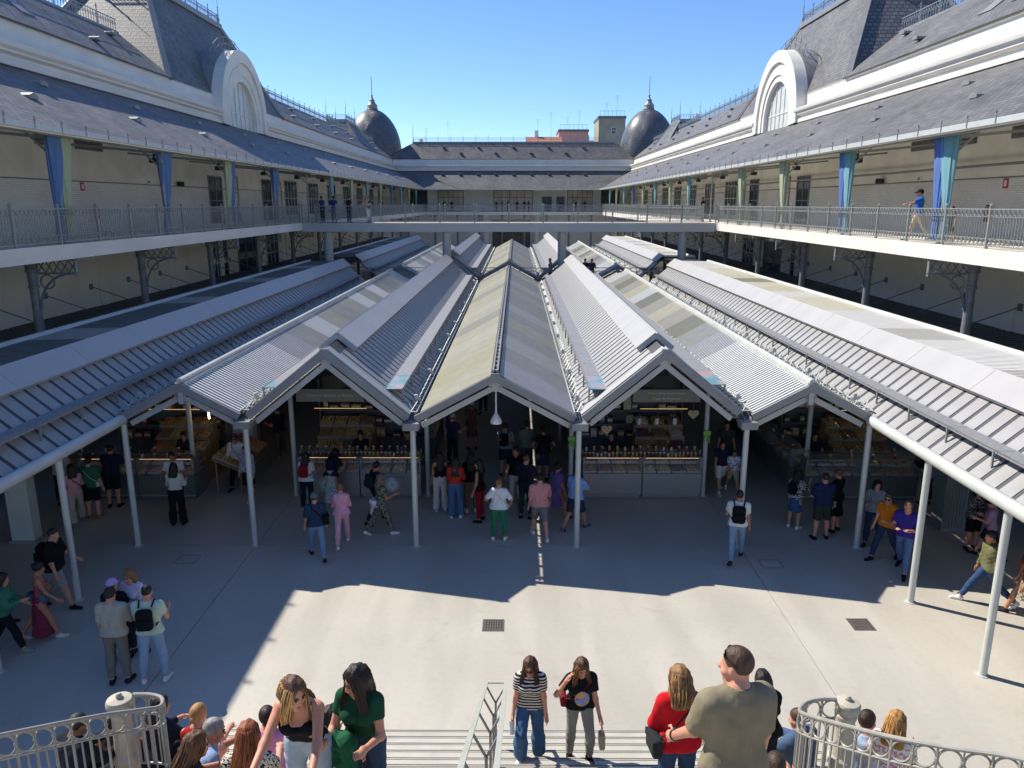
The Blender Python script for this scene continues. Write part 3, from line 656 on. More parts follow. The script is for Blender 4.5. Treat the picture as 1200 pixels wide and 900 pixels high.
    bq = [(sx * bx0, by0, z0), (sx * bx0, by1, z0), (sx * bx1, by1, z0), (sx * bx1, by0, z0)]; tq = [(sx * tx0, ty0, z1), (sx * tx0, ty1, z1), (sx * tx1, ty1, z1), (sx * tx1, ty0, z1)]
    for i in range(4):
        j = (i + 1) % 4; pol = [bq[i], bq[j], tq[j], tq[i]]
        put(MB().plate(pol, 0.1).build('pavilion_slope', SLATE if i % 2 == 0 else SLATE2, wing))
        put(MB().bar(bq[i], tq[i], 0.3, 0.22).build('hip_roll', LEAD, wing))
        put(MB().bar(tq[i], tq[j], 0.45, 0.35).build('pavilion_curb', LEAD, wing))
        crest_run(wing, Vector(tq[i]) + Vector((0, 0, 0.17)), Vector(tq[j]) + Vector((0, 0, 0.17)), inv); finial(wing, Vector(tq[i]) + Vector((0, 0, 0.15)), 1.9, inv)
    put(MB().box(*sorted((sx * (tx0 + .1), sx * (tx1 - .1))), ty0 + .1, ty1 - .1, z1 - 0.2, z1 + 0.05).build('pavilion_top', LEAD, wing))
    # arched dormer: stepped archivolts, tympanum window with mullions, curved lead roof
    zc = 13.75
    def arch(r0, r1, xo, xi, m, name, foot=13.2, n=28):
        mb = MB(); pts = []
        for r in (r0, r1):
            L = [(ARC - r, foot)] + [(ARC - r * math.cos(math.pi * k / n), zc + r * math.sin(math.pi * k / n)) for k in range(n + 1)] + [(ARC + r, foot)]; pts.append(L)
        N = len(pts[0])
        vs = [(sx * xo, y, z) for L in pts for y, z in L] + [(sx * xi, y, z) for L in pts for y, z in L]
        fs = []
        for k in range(N - 1):
            a, b, c, d = k, k + 1, N + k + 1, N + k; fs += [(a, b, c, d), (2 * N + d, 2 * N + c, 2 * N + b, 2 * N + a), (a, 2 * N + a, 2 * N + b, b), (d, c, 2 * N + c, 2 * N + d)]
        mb.add(vs, fs); return put(mb.build(name, m, wing, True, 30))
    arch(2.55, 2.95, WX - 0.18, WX + 0.6, WHITE, 'archivolt'); arch(2.95, 3.5, WX - 0.26, WX + 0.6, WHITE, 'archivolt'); arch(3.5, 3.75, WX - 0.20, WX + 0.6, WHITE, 'archivolt'); arch(3.75, 4.5, WX - 0.36, WX + 0.35, WHITE, 'archivolt')
    arch(4.25, 4.56, WX + 0.35, WX + 3.6, LEAD, 'dormer_roof', 14.9)
    nn = 24; fan = [(ARC - 2.55, 13.2)] + [(ARC - 2.55 * math.cos(math.pi * k / nn), zc + 2.55 * math.sin(math.pi * k / nn)) for k in range(nn + 1)] + [(ARC + 2.55, 13.2)]
    w = put(MB().quad([(sx * (WX + 0.12), y, z) for y, z in fan]).build('arched_window', PALEW, wing))
    for k in range(1, 6):
        yy = ARC - 2.55 + k * 0.85; zt = zc + math.sqrt(max(0, 2.5 ** 2 - (yy - ARC) ** 2)); MB().box(*sorted((sx * (WX + 0.07), sx * (WX + 0.115))), yy - 0.025, yy + 0.025, 13.2, zt).build('mullion', WHITE, w)
    for zz in (14.2,): hw = math.sqrt(max(0.01, 2.5 ** 2 - (zz - zc) ** 2)); MB().box(*sorted((sx * (WX + 0.08), sx * (WX + 0.112))), ARC - hw, ARC + hw, zz - 0.035, zz + 0.035).build('transom', WHITE, w)
    m = MB()
    for q in range(9):
        th = math.pi * (0.25 + 0.0625 * q); m.bar((sx * (WX + 0.5), ARC - 4.55 * math.cos(th), zc + 4.55 * math.sin(th)), (sx * (WX + 0.5), ARC - 5.35 * math.cos(th), zc + 5.35 * math.sin(th)), 0.04, 0.04)
    for r in (4.95, 5.35): m.tube([(sx * (WX + 0.5), ARC - r * math.cos(math.pi * (0.25 + 0.0625 * q)), zc + r * math.sin(math.pi * (0.25 + 0.0625 * q))) for q in range(9)], 0.03, 5)
    put(m.build('roof_ladder', CRESTM, wing))
    # iron columns with brackets below the gallery
    for k in range(-1, 15):
        yy = BAY0 + k * BAY
        if yy > FY - 3: break
        link('column', COLM, wing, inv + Vector((sx * 14.9, yy, 0)))
        link('bracket', BRK, wing, inv + Vector((sx * 14.9, yy, SB)), 0 if sx < 0 else math.pi)
        # slim upper post and roof strut
        m = MB(); m.lathe([(0.08, 0), (0.08, 0.1), (0.055, 0.14), (0.05, EZ - GZ - 0.75), (0.08, EZ - GZ - 0.7), (0.06, EZ - GZ - 0.42)], (sx * (GX + 0.28), yy, GZ), 8)
        m.bar((sx * (GX + 0.3), yy, EZ - 0.95), (sx * (GX + 1.6), yy, EZ + 0.35), 0.06, 0.06); m.bar((sx * (GX + 0.2), yy, EZ - 0.35), (sx * WX, yy, EZ + 0.1), 0.07, 0.09)
        put(m.build('gallery_post', IRONP, wing, True))
        m = MB(); m.bar((sx * (GX + 1.5), yy + 2.1, EZ + 0.65), (sx * (GX + 1.5), yy + 2.1, EZ - 0.5), 0.06, 0.06); m.cbox((sx * (GX + 1.5), yy + 2.1, EZ - 0.52), (0.3, 0.34, 0.2)); m.bar((sx * (GX + 1.5), yy + 2.0, EZ - 0.42), (sx * (GX + 0.7), yy + 1.0, EZ + 0.05), 0.05, 0.05)
        put(m.build('gallery_light', BLACK, wing))
    put(MB().tube([(sx * (WX - 0.35), YN, EZ - 0.9), (sx * (WX - 0.35), BY, EZ - 0.9)], 0.06, 6).build('gallery_pipe', IRON, wing, True)) if sx > 0 else None
    # vents under the eave, doors and glazed screens on both levels
    for k in range(-1, 12):
        for d in (0.6, 3.4):
            yy = BAY0 - 0.8 + k * BAY + d
            if 38 < yy < 63: continue
            v = put(MB().box(*sorted((sx * WX, sx * (WX - 0.05))), yy, yy + 2.2, 10.5, 11.0).build('wall_vent', LOUV, wing))
            for q in range(5): MB().box(*sorted((sx * (WX - 0.05), sx * (WX - 0.10))), yy + 0.05, yy + 2.15, 10.55 + q * 0.085, 10.59 + q * 0.085).build('louvre', LOUV, v)
    for (a, b, z0_, z1_, nx, nz) in ((48.3, 50.3, GZ, 9.8, 2, 2), (51.8, 53.2, GZ, 9.9, 1, 3), (58.4, 60.4, GZ, 9.9, 2, 2), (61.8, 63.0, GZ, 9.8, 1, 3)):
        window(wing, 'glazed_door', inv, sx * WX, a, b, z0_, z1_, nx, nz, sx, IRON, GLASSD if nx > 1 else PALEW)
    for k in range(7): window(wing, 'gallery_window', inv, sx * WX, 64 + k * BAY, 67.5 + k * BAY, GZ + 0.3, 10.0, 4, 2, sx, PALEW, GLASSD)
    for (a, b) in ((47.6, 50.4), (52.4, 56.8), (58.4, 61.2)):
        window(wing, 'ground_window', inv, sx * WX, a, b, 0.4, 5.9, 3, 4, sx, PALEW if a != 52.4 else IRON, GLASSD)
    # dark shop canopy hung from the lower wall on tie rods
    ca = thing('shop_awning', 'dark slatted awning hung on tie rods along the %s lower wall' % side, 'awning', (sx * WX, 30, 3.6))
    ci = Vector((-sx * WX, -30, -3.6))
    for x0_, x1_, nm in ((13.2, 13.32, 'edge_beam'), (18.38, 18.49, 'wall_beam'), (15.8, 15.9, 'mid_beam')): MB().box(*sorted((sx * x0_, sx * x1_)), YN, 110, 3.28 + (x0_ - 13.2) * 0.05, 3.42 + (x0_ - 13.2) * 0.05).build(nm, BLACK, ca).location = ci
    MB().plate([(sx * 13.3, YN, 3.36), (sx * 13.3, 110, 3.36), (sx * 18.4, 110, 3.6), (sx * 18.4, YN, 3.6)], 0.03).build('awning_sheet', BLACK, ca).location = ci
    sm = MB().bar((sx * 13.25, 0, 3.41), (sx * 18.4, 0, 3.66), 0.07, 0.08).mesh('awning_slat', LOUV)
    for k in range(250): link('awning_slat', sm, ca, ci + Vector((0, 14 + k * 0.36, 0)))
    for k in range(27):
        yy = 17 + k * 3.37; m = MB(); m.bar((sx * (WX - 0.05), yy, 4.6), (sx * 15.6, yy, 3.58), 0.035, 0.035); m.cbox((sx * (WX - 0.03), yy, 4.6), (0.06, 0.22, 0.26)); m.build('tie_rod', IRON, ca).location = ci
    for p, q, lb in (((sx * (GX + 0.12), YN, GZ), (sx * (GX + 0.12), BR0, GZ), 'ornate grey iron railing with rings along the near %s gallery' % side), ((sx * (GX + 0.12), BR1, GZ), (sx * (GX + 0.12), FY, GZ), 'ornate grey iron railing along the far %s gallery beyond the bridge' % side)):
        railing(p, q, lb)

# far wing
wing = thing('market_wing', 'far wing of the market hall closing the courtyard between two domes', 'building', (0, BY, 0), group='wings of the market hall'); inv = Vector((0, -BY, 0))
def put(o): o.location = inv; return o
put(MB().box(-WX, WX, BY, BY + 0.5, 0, SB + .02).build('lower_wall', LOWWALL, wing)); put(MB().box(-WX, WX, BY + 0.004, BY + 0.5, GZ - .1, 13.2).build('upper_wall', CREAM, wing))
put(MB().box(-GX - 0.003, GX + 0.003, FY, BY - 0.003, SB + 0.003, GZ - 0.003).build('gallery_slab', WHITE, wing))
rp_ = [(-(GX - 0.25), FY + 0.25, EZ - 0.14), (GX - 0.25, FY + 0.25, EZ - 0.14), (WX, BY, 13.24), (-WX, BY, 13.24)]
put(MB().plate(rp_, 0.05).build('lean_to_roof', SLATE, wing)); put(MB().plate([(x, y, z - .12) for x, y, z in rp_], 0.05).build('gallery_ceiling', CREAM, wing))
put(MB().box(-GX, GX, FY + 0.16, FY + 0.3, EZ - 0.26, EZ - 0.10).build('eave_gutter', TRIM, wing))
put(MB().extrude([(BY - o, z) for o, z in CORN], 'x', -WX - 0.3, WX + 0.3).build('cornice', WHITE, wing, True, 25))
put(MB().plate([(-WX - 2, BY + 0.1, 14.98), (WX + 2, BY + 0.1, 14.98), (WX - 2.6, BY + 3, 17.6), (-WX + 2.6, BY + 3, 17.6)], 0.08).build('mansard_slope', SLATE, wing))
put(MB().box(-WX + 2.5, WX - 2.5, BY + 2.9, BY + 6, 17.4, 17.75).build('ridge_flat', LEAD, wing)); crest_run(wing, (-WX + 2.6, BY + 3, 17.72), (WX - 2.6, BY + 3, 17.72), inv)
finial(wing, (-WX + 2.6, BY + 3, 17.7), 2.6, inv); finial(wing, (WX - 2.6, BY + 3, 17.7), 2.6, inv)
for k in range(9): link('roof_vent', VENT, wing, inv + Vector((-11 + k * 2.75, BY + (1.0 if k % 2 else 2.1), 14.98 + (0.9 if k % 2 else 1.85)))); link('roof_vent', VENT, wing, inv + Vector((-11 + k * 2.75, BY - 1.2, 12.62)))
PEACH = mat('daylight_pane', (0.62, 0.50, 0.38), 0.25, var=0.25, scale=0.8)  # daylight beyond the far windows, put into the pane colour
for a, b in ((-16.2, -13.6), (-11.8, -7.9), (-3.0, 3.0), (8.6, 12.4), (13.9, 16.6)): window(wing, 'gallery_window', inv, BY, a, b, GZ + 0.05, 10.2, 5, 3, 1, BLACK, PEACH if abs(a) < 13 else GLASSD, axis='x')
for a, b in ((4.6, 6.0), (6.9, 8.0)): window(wing, 'gallery_door', inv, BY, a, b, GZ, 9.2, 1, 1, 1, LOUV, LOUV, axis='x')
window(wing, 'gateway', inv, BY, -3.2, 2.6, 0, 5.6, 4, 3, 1, BLACK, mat('gate_brown', (0.13, 0.10, 0.08), 0.5, var=0.4, scale=1.2), axis='x')
for x in (-16, -4.3, 3.7, 16): put(MB().lathe([(0.55, 0), (0.5, 0.3), (0.5, SB - 0.5), (0.62, SB - 0.3), (0.62, SB)], (x, BY - 1.2, 0), 14).build('stone_column', LOWWALL, wing, True))
for k in range(8): link('column', COLM, wing, inv + Vector((-12 + k * 3.43, FY + 1.5, 0)))
railing((-GX, FY + 0.1, GZ), (GX, FY + 0.1, GZ), 'grey iron railing along the far end gallery')
# domes
DOME = brick_mat('dome_scales', (0.10, 0.107, 0.122), (0.15, 0.157, 0.172), (0.05, 0.052, 0.058), 0.22, 0.22, 0.38, 0.02, 0.5, 0.2, 0.4)
for sx in (-1, 1):
    side = 'left' if sx < 0 else 'right'
    t = thing('corner_dome', 'dark egg-shaped slate dome with tall finial at the far %s corner' % side, 'dome', (-22.3 if sx < 0 else 21.4, 126.8, 14.0), group='corner domes')
    prof = [(4.4 * math.sqrt(1 - ((q - 2.2) / 6.6) ** 2) ** 1.08, q) for q in (0, 0.8, 1.6, 2.2, 3.1, 4.0, 4.9, 5.7, 6.5, 7.2, 7.8, 8.3, 8.68)]
    mb = MB(); n = 40; vs = []; fs = []; uv = []
    for i, (r, z) in enumerate(prof):
        for k in range(n): th = 2 * math.pi * k / n; vs.append((r * math.cos(th), r * math.sin(th), z))
    for i in range(len(prof) - 1):
        for k in range(n):
            fs.append((i * n + k, i * n + (k + 1) % n, (i + 1) * n + (k + 1) % n, (i + 1) * n + k)); uv.append([(k * 0.45, prof[i][1]), ((k + 1) * 0.45, prof[i][1]), ((k + 1) * 0.45, prof[i + 1][1]), (k * 0.45, prof[i + 1][1])])
    mb.add(vs, fs, uv); mb.build('dome_shell', DOME, t, True)
    MB().lathe([(0.8, 8.55), (0.9, 8.75), (0.8, 8.9), (0.82, 9.3), (0.55, 9.6), (0.38, 9.95), (0.44, 10.1), (0.2, 10.3), (0.13, 10.6), (0.16, 10.8), (0.06, 10.95), (0.04, 13.6)], n=14).build('finial', LEAD, t, True)
    # small mansard block in front of the dome
    w = thing('corner_roof', 'small slate mansard block with iron cresting beside the far %s dome' % side, 'roof', (sx * 19, 110, 14.9), group='corner mansards')
    b = [(0.2, 101, 0), (0.2, 113.5, 0), (7, 113.5, 0), (7, 101, 0)]; tt = [(2.9, 105, 3.9), (2.9, 110.6, 3.9), (5.5, 110.6, 3.9), (5.5, 105, 3.9)]
    f = lambda p: Vector((sx * p[0], p[1] - 110, p[2]))
    for i in range(4):
        j = (i + 1) % 4; MB().plate([f(b[i]), f(b[j]), f(tt[j]), f(tt[i])], 0.1).build('slope', SLATE, w); MB().bar(f(b[i]), f(tt[i]), 0.25, 0.2).build('hip_roll', LEAD, w)
        MB().bar(f(tt[i]), f(tt[j]), 0.3, 0.3).build('curb', LEAD, w); crest_run(w, f(tt[i]) + Vector((0, 0, .15)), f(tt[j]) + Vector((0, 0, .15)), Vector((0, 0, 0))); finial(w, f(tt[i]), 2.6, Vector((0, 0, 0)))
# bridge
br = thing('footbridge', 'grey footbridge crossing the courtyard at gallery level on round pillars', 'bridge', (0, 50.8, 0))
BRM = mat('bridge_paint', (0.46, 0.475, 0.45), 0.5, var=0.06, scale=1)
MB().box(-GX + 0.002, GX - 0.002, BR0 - 50.8, BR1 - 50.8, 6.42, 6.975).build('deck', BRM, br); MB().box(-GX + .05, GX - .05, BR0 - 50.6, BR1 - 51.0, 6.975, 6.982).build('paving', mat('bridge_paving', (0.36, 0.31, 0.28), 0.8), br)
pm = MB().lathe([(0.34, 0), (0.34, 0.2), (0.28, 0.25), (0.28, 6.42)], n=18).mesh('pillar', BRM, True)
for x in (-11.9, -4.1, 3.5, 11.4):
    link('pillar', pm, br, (x, 0.0, 0))
railing((-GX, BR0 + 0.12, GZ), (GX, BR0 + 0.12, GZ), 'plain grey railing on the near side of the footbridge', True)
railing((-GX, BR1 - 0.12, GZ), (GX, BR1 - 0.12, GZ), 'plain grey railing on the far side of the footbridge', True)

# curtains tied to the gallery posts
CUR = {'blue': '#5674a0', 'green': '#a0ad8c', 'teal': '#6f9fa9', 'navy': '#4f70ae'}
CM = {k: mat('curtain_' + k, v, 0.85, var=0.10, scale=3, stretch=(3, 3, 0.4), bump=0.1, bscale=10) for k, v in CUR.items()}
def curtain(x, y, w, col, label, z0=GZ + 0.06, z1=EZ - 0.3, dy=0.0, seed=0):
    rng = random.Random(seed); ns, nz = 48, 22; vs = []; fs = []
    H = z1 - z0; ph = rng.uniform(0, 6)
    for i in range(nz + 1):
        f = i / nz
        wd = w * (0.30 + 0.70 * max(0, (f - 0.26) / 0.74) ** 1.05) if f > 0.26 else w * (0.30 + 0.12 * (0.26 - f) / 0.26)
        cy = dy * (f - 0.3)
        for k in range(ns):
            th = 2 * math.pi * k / ns
            rr = 1 + 0.09 * math.sin(th * 9 + ph + f * 2.2 * math.sin(ph)) + 0.05 * math.sin(th * 15 + 2 * ph + 1.5 * f) + 0.04 * math.sin(th * 3 + 7 * f + ph)
            vs.append((0.20 * wd * math.sin(th) * rr * (1.3 - 0.5 * f), cy + 0.5 * wd * math.cos(th) * rr, z0 + f * H))
    for i in range(nz):
        for k in range(ns): fs.append((i * ns + k, i * ns + (k + 1) % ns, (i + 1) * ns + (k + 1) % ns, (i + 1) * ns + k))
    t = thing('curtain', label, 'curtain', (x, y, 0), group='gallery curtains')
    MB().add(vs, fs).build('cloth', CM[col], t, True, 80)
    MB().tube([(0.13 * w * 0.9 * math.sin(q * math.pi / 8), dy * -0.04 + 0.19 * w * math.cos(q * math.pi / 8), z0 + H * 0.265) for q in range(16)], 0.035, 6, closed=True).build('tie_band', CM[col], t, True)
ORD = ['nearest', 'second nearest', 'third nearest', 'fourth nearest']
for sx, L in ((-1, [('blue', 'green'), ('blue',), ('green', 'blue'), ('blue',)]), (1, [('teal', 'navy'), ('teal', 'navy'), ('green',), ('green',)])):
    side = 'left' if sx < 0 else 'right'
    for k, cs in enumerate(L):
        for q, c in enumerate(cs):
            curtain(sx * (GX + 0.32), BAY0 + k * BAY + (0.5 * q - 0.1 if len(cs) > 1 else 0.2), 1.12 if len(cs) == 1 else 0.92, c, '%s curtain gathered round the %s %s gallery post' % ({'navy': 'blue'}.get(c, c) , ORD[k], side), dy=0.35 if q == 0 else 0.15, seed=k * 7 + q)
    for k in range(5, 13):
        c = ['teal', 'green', 'teal', 'green', 'blue'][k % 5]
        curtain(sx * (GX + 0.32), BAY0 + k * BAY, 0.85, c, '%s curtain on %s far gallery, bay %s after the bridge' % (c, side, ['first', 'second', 'third', 'fourth', 'fifth', 'sixth', 'seventh', 'eighth', 'ninth'][k - 5]), seed=90 + k)
# small fittings on the gallery walls
def fitting(name, label, cat, x, y, z, dx, dy, dz, m, icon=None):
    t = thing(name, label, cat, (x, y, z)); s = -1 if x > 0 else 1
    MB().cbox((s * dx / 2, 0, 0), (dx, dy, dz)).build('panel', m, t)
    if icon: MB().cbox((s * (dx + 0.003), 0, 0), (0.006, dy * 0.5, dz * 0.6)).build('symbol', icon, t)
    return t
def ext(x, y, label):
    t = thing('fire_extinguisher', label, 'extinguisher', (x, y, GZ + 0.55)); s = -1 if x > 0 else 1
    MB().lathe([(0.06, 0), (0.085, 0.03), (0.085, 0.42), (0.05, 0.5), (0.03, 0.55)], (s * 0.13, 0, 0), 12).build('cylinder', CRED, t, True)
    MB().cbox((s * 0.13, 0, 0.6), (0.05, 0.16, 0.06)).tube([(s * 0.13, 0.06, 0.6), (s * 0.15, 0.16, 0.45), (s * 0.14, 0.12, 0.2)], 0.014, 6).build('valve', BLACK, t)
for sx, y in ((-1, 34.4), (1, 29.2)):
    side = 'left' if sx < 0 else 'right'
    fitting('fire_sign', 'small red and white fire sign on the %s gallery wall' % side, 'sign', sx * WX, y - 0.2, GZ + 1.95, 0.02, 0.3, 0.36, CRED, LAMPW)
    ext(sx * WX, y + 0.5, 'red fire extinguisher on the %s gallery wall' % side)
    fitting('exit_sign', 'small green and white exit sign on the %s gallery wall' % side, 'sign', sx * WX, y + 6.0, GZ + 2.3, 0.05, 0.34, 0.2, LAMPW, CGRN)
    t = thing('wall_spotlight', 'dark twin emergency spotlight on the %s gallery wall' % side, 'spotlight', (sx * WX, y + 9.5, GZ + 2.3))
    MB().lathe([(0.1, -0.12), (0.12, 0), (0.08, 0.12)], (-sx * 0.2, -0.16, 0), 8).lathe([(0.1, -0.12), (0.12, 0), (0.08, 0.12)], (-sx * 0.2, 0.16, 0), 8).cbox((-sx * 0.08, 0, 0), (0.14, 0.2, 0.2)).build('heads', BLACK, t, True)

# houses beyond
RED = mat('roof_tile_red', (0.42, 0.16, 0.09), 0.8, var=0.3, scale=1.5, stretch=(6, 1, 1))
def house(label, x0, x1, y0, y1, zt, wm, roof='flat', wins=(), h=3.0):
    t = thing('house', label, 'building', ((x0 + x1) / 2, y0, 0), group='houses behind the market'); inv = Vector((-(x0 + x1) / 2, -y0, 0))
    MB().box(x0, x1, y0, y1, 0, zt).build('wall', wm, t).location = inv
    if roof == 'gable':
        ym = (y0 + y1) / 2
        MB().plate([(x0 - .4, y0 - .4, zt), (x1 + .4, y0 - .4, zt), (x1 + .4, ym, zt + h), (x0 - .4, ym, zt + h)], 0.2).build('roof', RED, t).location = inv
        MB().plate([(x0 - .4, y1 + .4, zt), (x1 + .4, y1 + .4, zt), (x1 + .4, ym, zt + h), (x0 - .4, ym, zt + h)], 0.2).build('roof', RED, t).location = inv
        m = MB().box(x0 + 1.5, x0 + 2.3, ym - .4, ym + .4, zt + h * .5, zt + h + 1.3).build('chimney', CREAM, t); m.location = inv
    else:
        MB().box(x0 - .15, x1 + .15, y0 - .15, y1 + .15, zt, zt + 0.5).build('parapet', LOUV, t).location = inv
        m = MB(); m.box(x0 + .2, x1 - .2, y0 + .2, y0 + .26, zt + 1.5, zt + 1.56)
        for k in range(7): xx = x0 + .3 + k * (x1 - x0 - .6) / 6; m.box(xx - .03, xx + .03, y0 + .2, y0 + .26, zt + .5, zt + 1.5)
        m.build('roof_railing', CRESTM, t).location = inv
    for q in range(2):
        ax = x0 + (x1 - x0) * (0.3 + 0.4 * q); hh = 3.2 + 1.4 * q; am = MB().bar((ax, y0 + 1, zt), (ax, y0 + 1, zt + hh + (h if roof == 'gable' else 0)), 0.035, 0.035)
        for k in range(4): am.bar((ax - 0.5 + .1 * k, y0 + 1, zt + hh + (h if roof == 'gable' else 0) - 0.3 * k), (ax + 0.5 - .1 * k, y0 + 1, zt + hh + (h if roof == 'gable' else 0) - 0.3 * k), 0.025, 0.025)
        am.build('aerial', CRESTM, t).location = inv
    for (a, b, c, d) in wins: window(t, 'window', inv, y0, a, b, c, d, 2, 2, 1, WHITE, GLASSD, axis='x', dep=0.12)
    return t
CONC = mat('old_concrete', (0.36, 0.32, 0.25), 0.85, var=0.2, scale=0.4)
house('tall beige concrete block behind the right dome', 17.8, 23.4, 168, 178, 25.6, CONC, wins=((18.6, 19.6, 16.5, 18.5), (20.2, 21.2, 16.6, 18.4), (20.6, 21.4, 22.6, 23.8)))
house('pink rendered house with rooftop railing behind the far wing', 10.2, 16.9, 182, 192, 24.2, mat('pink_render', (0.60, 0.36, 0.33), 0.8, var=0.08))
house('house with red tiled roof at the middle of the far skyline', 3.0, 10.0, 170, 180, 20.3, WHITE, 'gable', h=2.2)
house('low red tiled roof just right of the pink house', 17.0, 30, 200, 212, 22.5, CREAM, 'gable', h=1.6)
house('red tiled roof peeping over the far wing ridge on the left', -25, -12, 190, 204, 20.0, WHITE, 'gable', h=2.5)
house('brick-red gabled house right beside the left dome', -32, -20.5, 150, 160, 15.5, mat('brick_red', (0.33, 0.16, 0.11), 0.85, var=0.2, scale=1.2), 'gable', h=3.0)

# ================================================================== STALLS UNDER THE CANOPIES
CGLASS = mat('counter_glass', (0.75, 0.8, 0.8), 0.05, var=0, alpha=0.07)
SIGNM = mat('sign_board', (0.27, 0.275, 0.25), 0.6, var=0.05); SIGNT = mat('sign_lettering', (0.72, 0.70, 0.62), 0.6, var=0)
WOODM = mat('crate_wood', (0.33, 0.20, 0.10), 0.75, var=0.25, scale=8, stretch=(1, 8, 8))
TRAYM = mat('tray_steel', (0.45, 0.44, 0.42), 0.4, 0.5, var=0.05)
WARM = mat('warm_tube', (1.0, 0.62, 0.28), 0.4, var=0, emit=1.3)
DARKP = mat('stall_panel', (0.12, 0.125, 0.12), 0.6, var=0.15, scale=2)
FOOD = {'orange': (0.55, 0.24, 0.07), 'gold': (0.55, 0.36, 0.13), 'brown': (0.30, 0.16, 0.08), 'cream': (0.62, 0.50, 0.33), 'red': (0.28, 0.07, 0.05), 'green': (0.12, 0.24, 0.06), 'plum': (0.16, 0.05, 0.08), 'bread': (0.48, 0.27, 0.10), 'blue': (0.08, 0.14, 0.25), 'pink': (0.55, 0.28, 0.25)}
FM = {k: mat('food_' + k, v, 0.55, var=0.3, scale=9) for k, v in FOOD.items()}
rnd = random.Random(11)
def blob(m, c, r, fl=1.0):
    n = 6; prof = [(0.25, -0.95), (0.8, -0.55), (1.0, 0), (0.8, 0.6), (0.25, 0.95)]
    m.lathe([(a * r, b * r * fl) for a, b in prof], c, n)
def tray_protos():
    P = {}
    for k in FOOD:
        m = MB(); m.box(-0.19, 0.19, -0.26, 0.26, 0, 0.02)
        for a in (-1, 1): m.box(-0.19, 0.19, a * 0.25 - 0.01, a * 0.25 + 0.01, 0.02, 0.07); m.box(a * 0.18 - 0.01, a * 0.18 + 0.01, -0.24, 0.24, 0.02, 0.0695)
        h = MB(); r0 = random.Random(len(k))
        for i in range(5):
            for j in range(7):
                r = r0.uniform(0.034, 0.05); x = -0.14 + i * 0.07 + r0.uniform(-.015, .015); y = -0.2 + j * 0.067 + r0.uniform(-.015, .015)
                blob(h, (x, y, 0.045 + 0.05 * math.cos(x * 8) * math.cos(y * 6) + r0.uniform(0, 0.02)), r, 0.85)
        P[k] = (m.mesh('tray', TRAYM), h.mesh('contents', FM[k], True, 60))
    return P
TP = tray_protos()
PLACE = {}
def produce(k, x, y, z, rz, where, tilt=0.0):
    nm = {'orange': 'oranges', 'gold': 'golden dried fruit', 'brown': 'brown nuts', 'cream': 'pale cheeses', 'red': 'red cured meat', 'green': 'green olives', 'plum': 'dark plums', 'bread': 'small bread rolls', 'blue': 'dark blue berries', 'pink': 'pink sliced ham'}[k]
    t = thing('produce_tray', 'steel tray of %s %s' % (nm, where), 'food tray', (x, y, z), rz, 'trays of food on the stalls'); t.rotation_euler = (tilt, 0, rz)
    link('tray', TP[k][0], t); link('contents', TP[k][1], t)
JM = {}
for k, c in (('honey', (0.45, 0.20, 0.04)), ('jam', (0.25, 0.03, 0.04)), ('pale', (0.55, 0.48, 0.36)), ('dark', (0.07, 0.05, 0.04)), ('olive', (0.2, 0.2, 0.06))):
    JM[k] = (MB().lathe([(0.032, 0), (0.038, 0.01), (0.038, 0.085), (0.028, 0.1)], n=8).mesh('glass', mat('jar_' + k, c, 0.2, var=0.1), True), MB().lathe([(0.033, 0.1), (0.035, 0.105), (0.035, 0.125), (0.03, 0.13)], n=8).mesh('lid', mat('lid_' + k, [(0.6, 0.5, 0.2), (0.6, 0.6, 0.58), (0.3, 0.05, 0.05), (0.5, 0.45, 0.3), (0.6, 0.58, 0.5)][len(JM)], 0.4, var=0.05)))
def jar(k, x, y, z, where):
    t = thing('jar', k + ' ' + where if False else {'honey': 'amber honey ', 'jam': 'dark red ', 'pale': 'pale cream ', 'dark': 'dark brown ', 'olive': 'olive green '}[k] + where, 'jar', (x, y, z), 0, 'jars on the stall counters'); link('glass', JM[k][0], t); link('lid', JM[k][1], t)
def counter(label, x, y, rz, L, units, depth=0.85, base=STEEL, lamp=True):
    t = thing('display_counter', label, 'counter', (x, y, 0), rz, 'glass food counters'); u = L / units
    for k in range(units):
        a, b = k * u + 0.015, (k + 1) * u - 0.015
        m = MB().box(a, b, 0, depth, 0.09, 0.70); m.box(a, b, -0.012, 0.0, 0.69, 0.735); m.box(a + .03, b - .03, 0.08, depth - 0.05, 0.0, 0.09); o = m.build('base', base, t)
        MB().box(a, b, -0.004, 0.0, 0.095, 0.135).build('kick_trim', IRONP, o)
        MB().box(a, b, 0.0, 0.012, 0.735, 1.20).build('front_pane', CGLASS, t)
        m = MB(); m.box(a, b, 0.0, depth * 0.55, 1.205, 1.225); m.box(a, a + 0.02, 0.013, depth * 0.5, 0.72, 1.2); m.box(b - 0.02, b, 0.013, depth * 0.5, 0.72, 1.2); m.build('frame', STEEL, t)
        MB().box(a + .03, b - .03, 0.02, depth - 0.03, 0.70, 0.705).build('tray_bed', TRAYM, t)
        if lamp: MB().tube([(a + 0.08, 0.06, 1.185), (b - 0.08, 0.06, 1.185)], 0.007, 6).build('glow_tube', WARM, t)
    MB().box(0, L, 0.0, 0.30, 1.36, 1.38).build('top_shelf', CGLASS, t)
    for k in range(units + 1): xx = min(L - 0.02, max(0.02, k * u)); MB().box(xx - 0.01, xx + 0.01, 0.28, 0.30, 1.225, 1.36).build('shelf_support', STEEL, t)
    return t
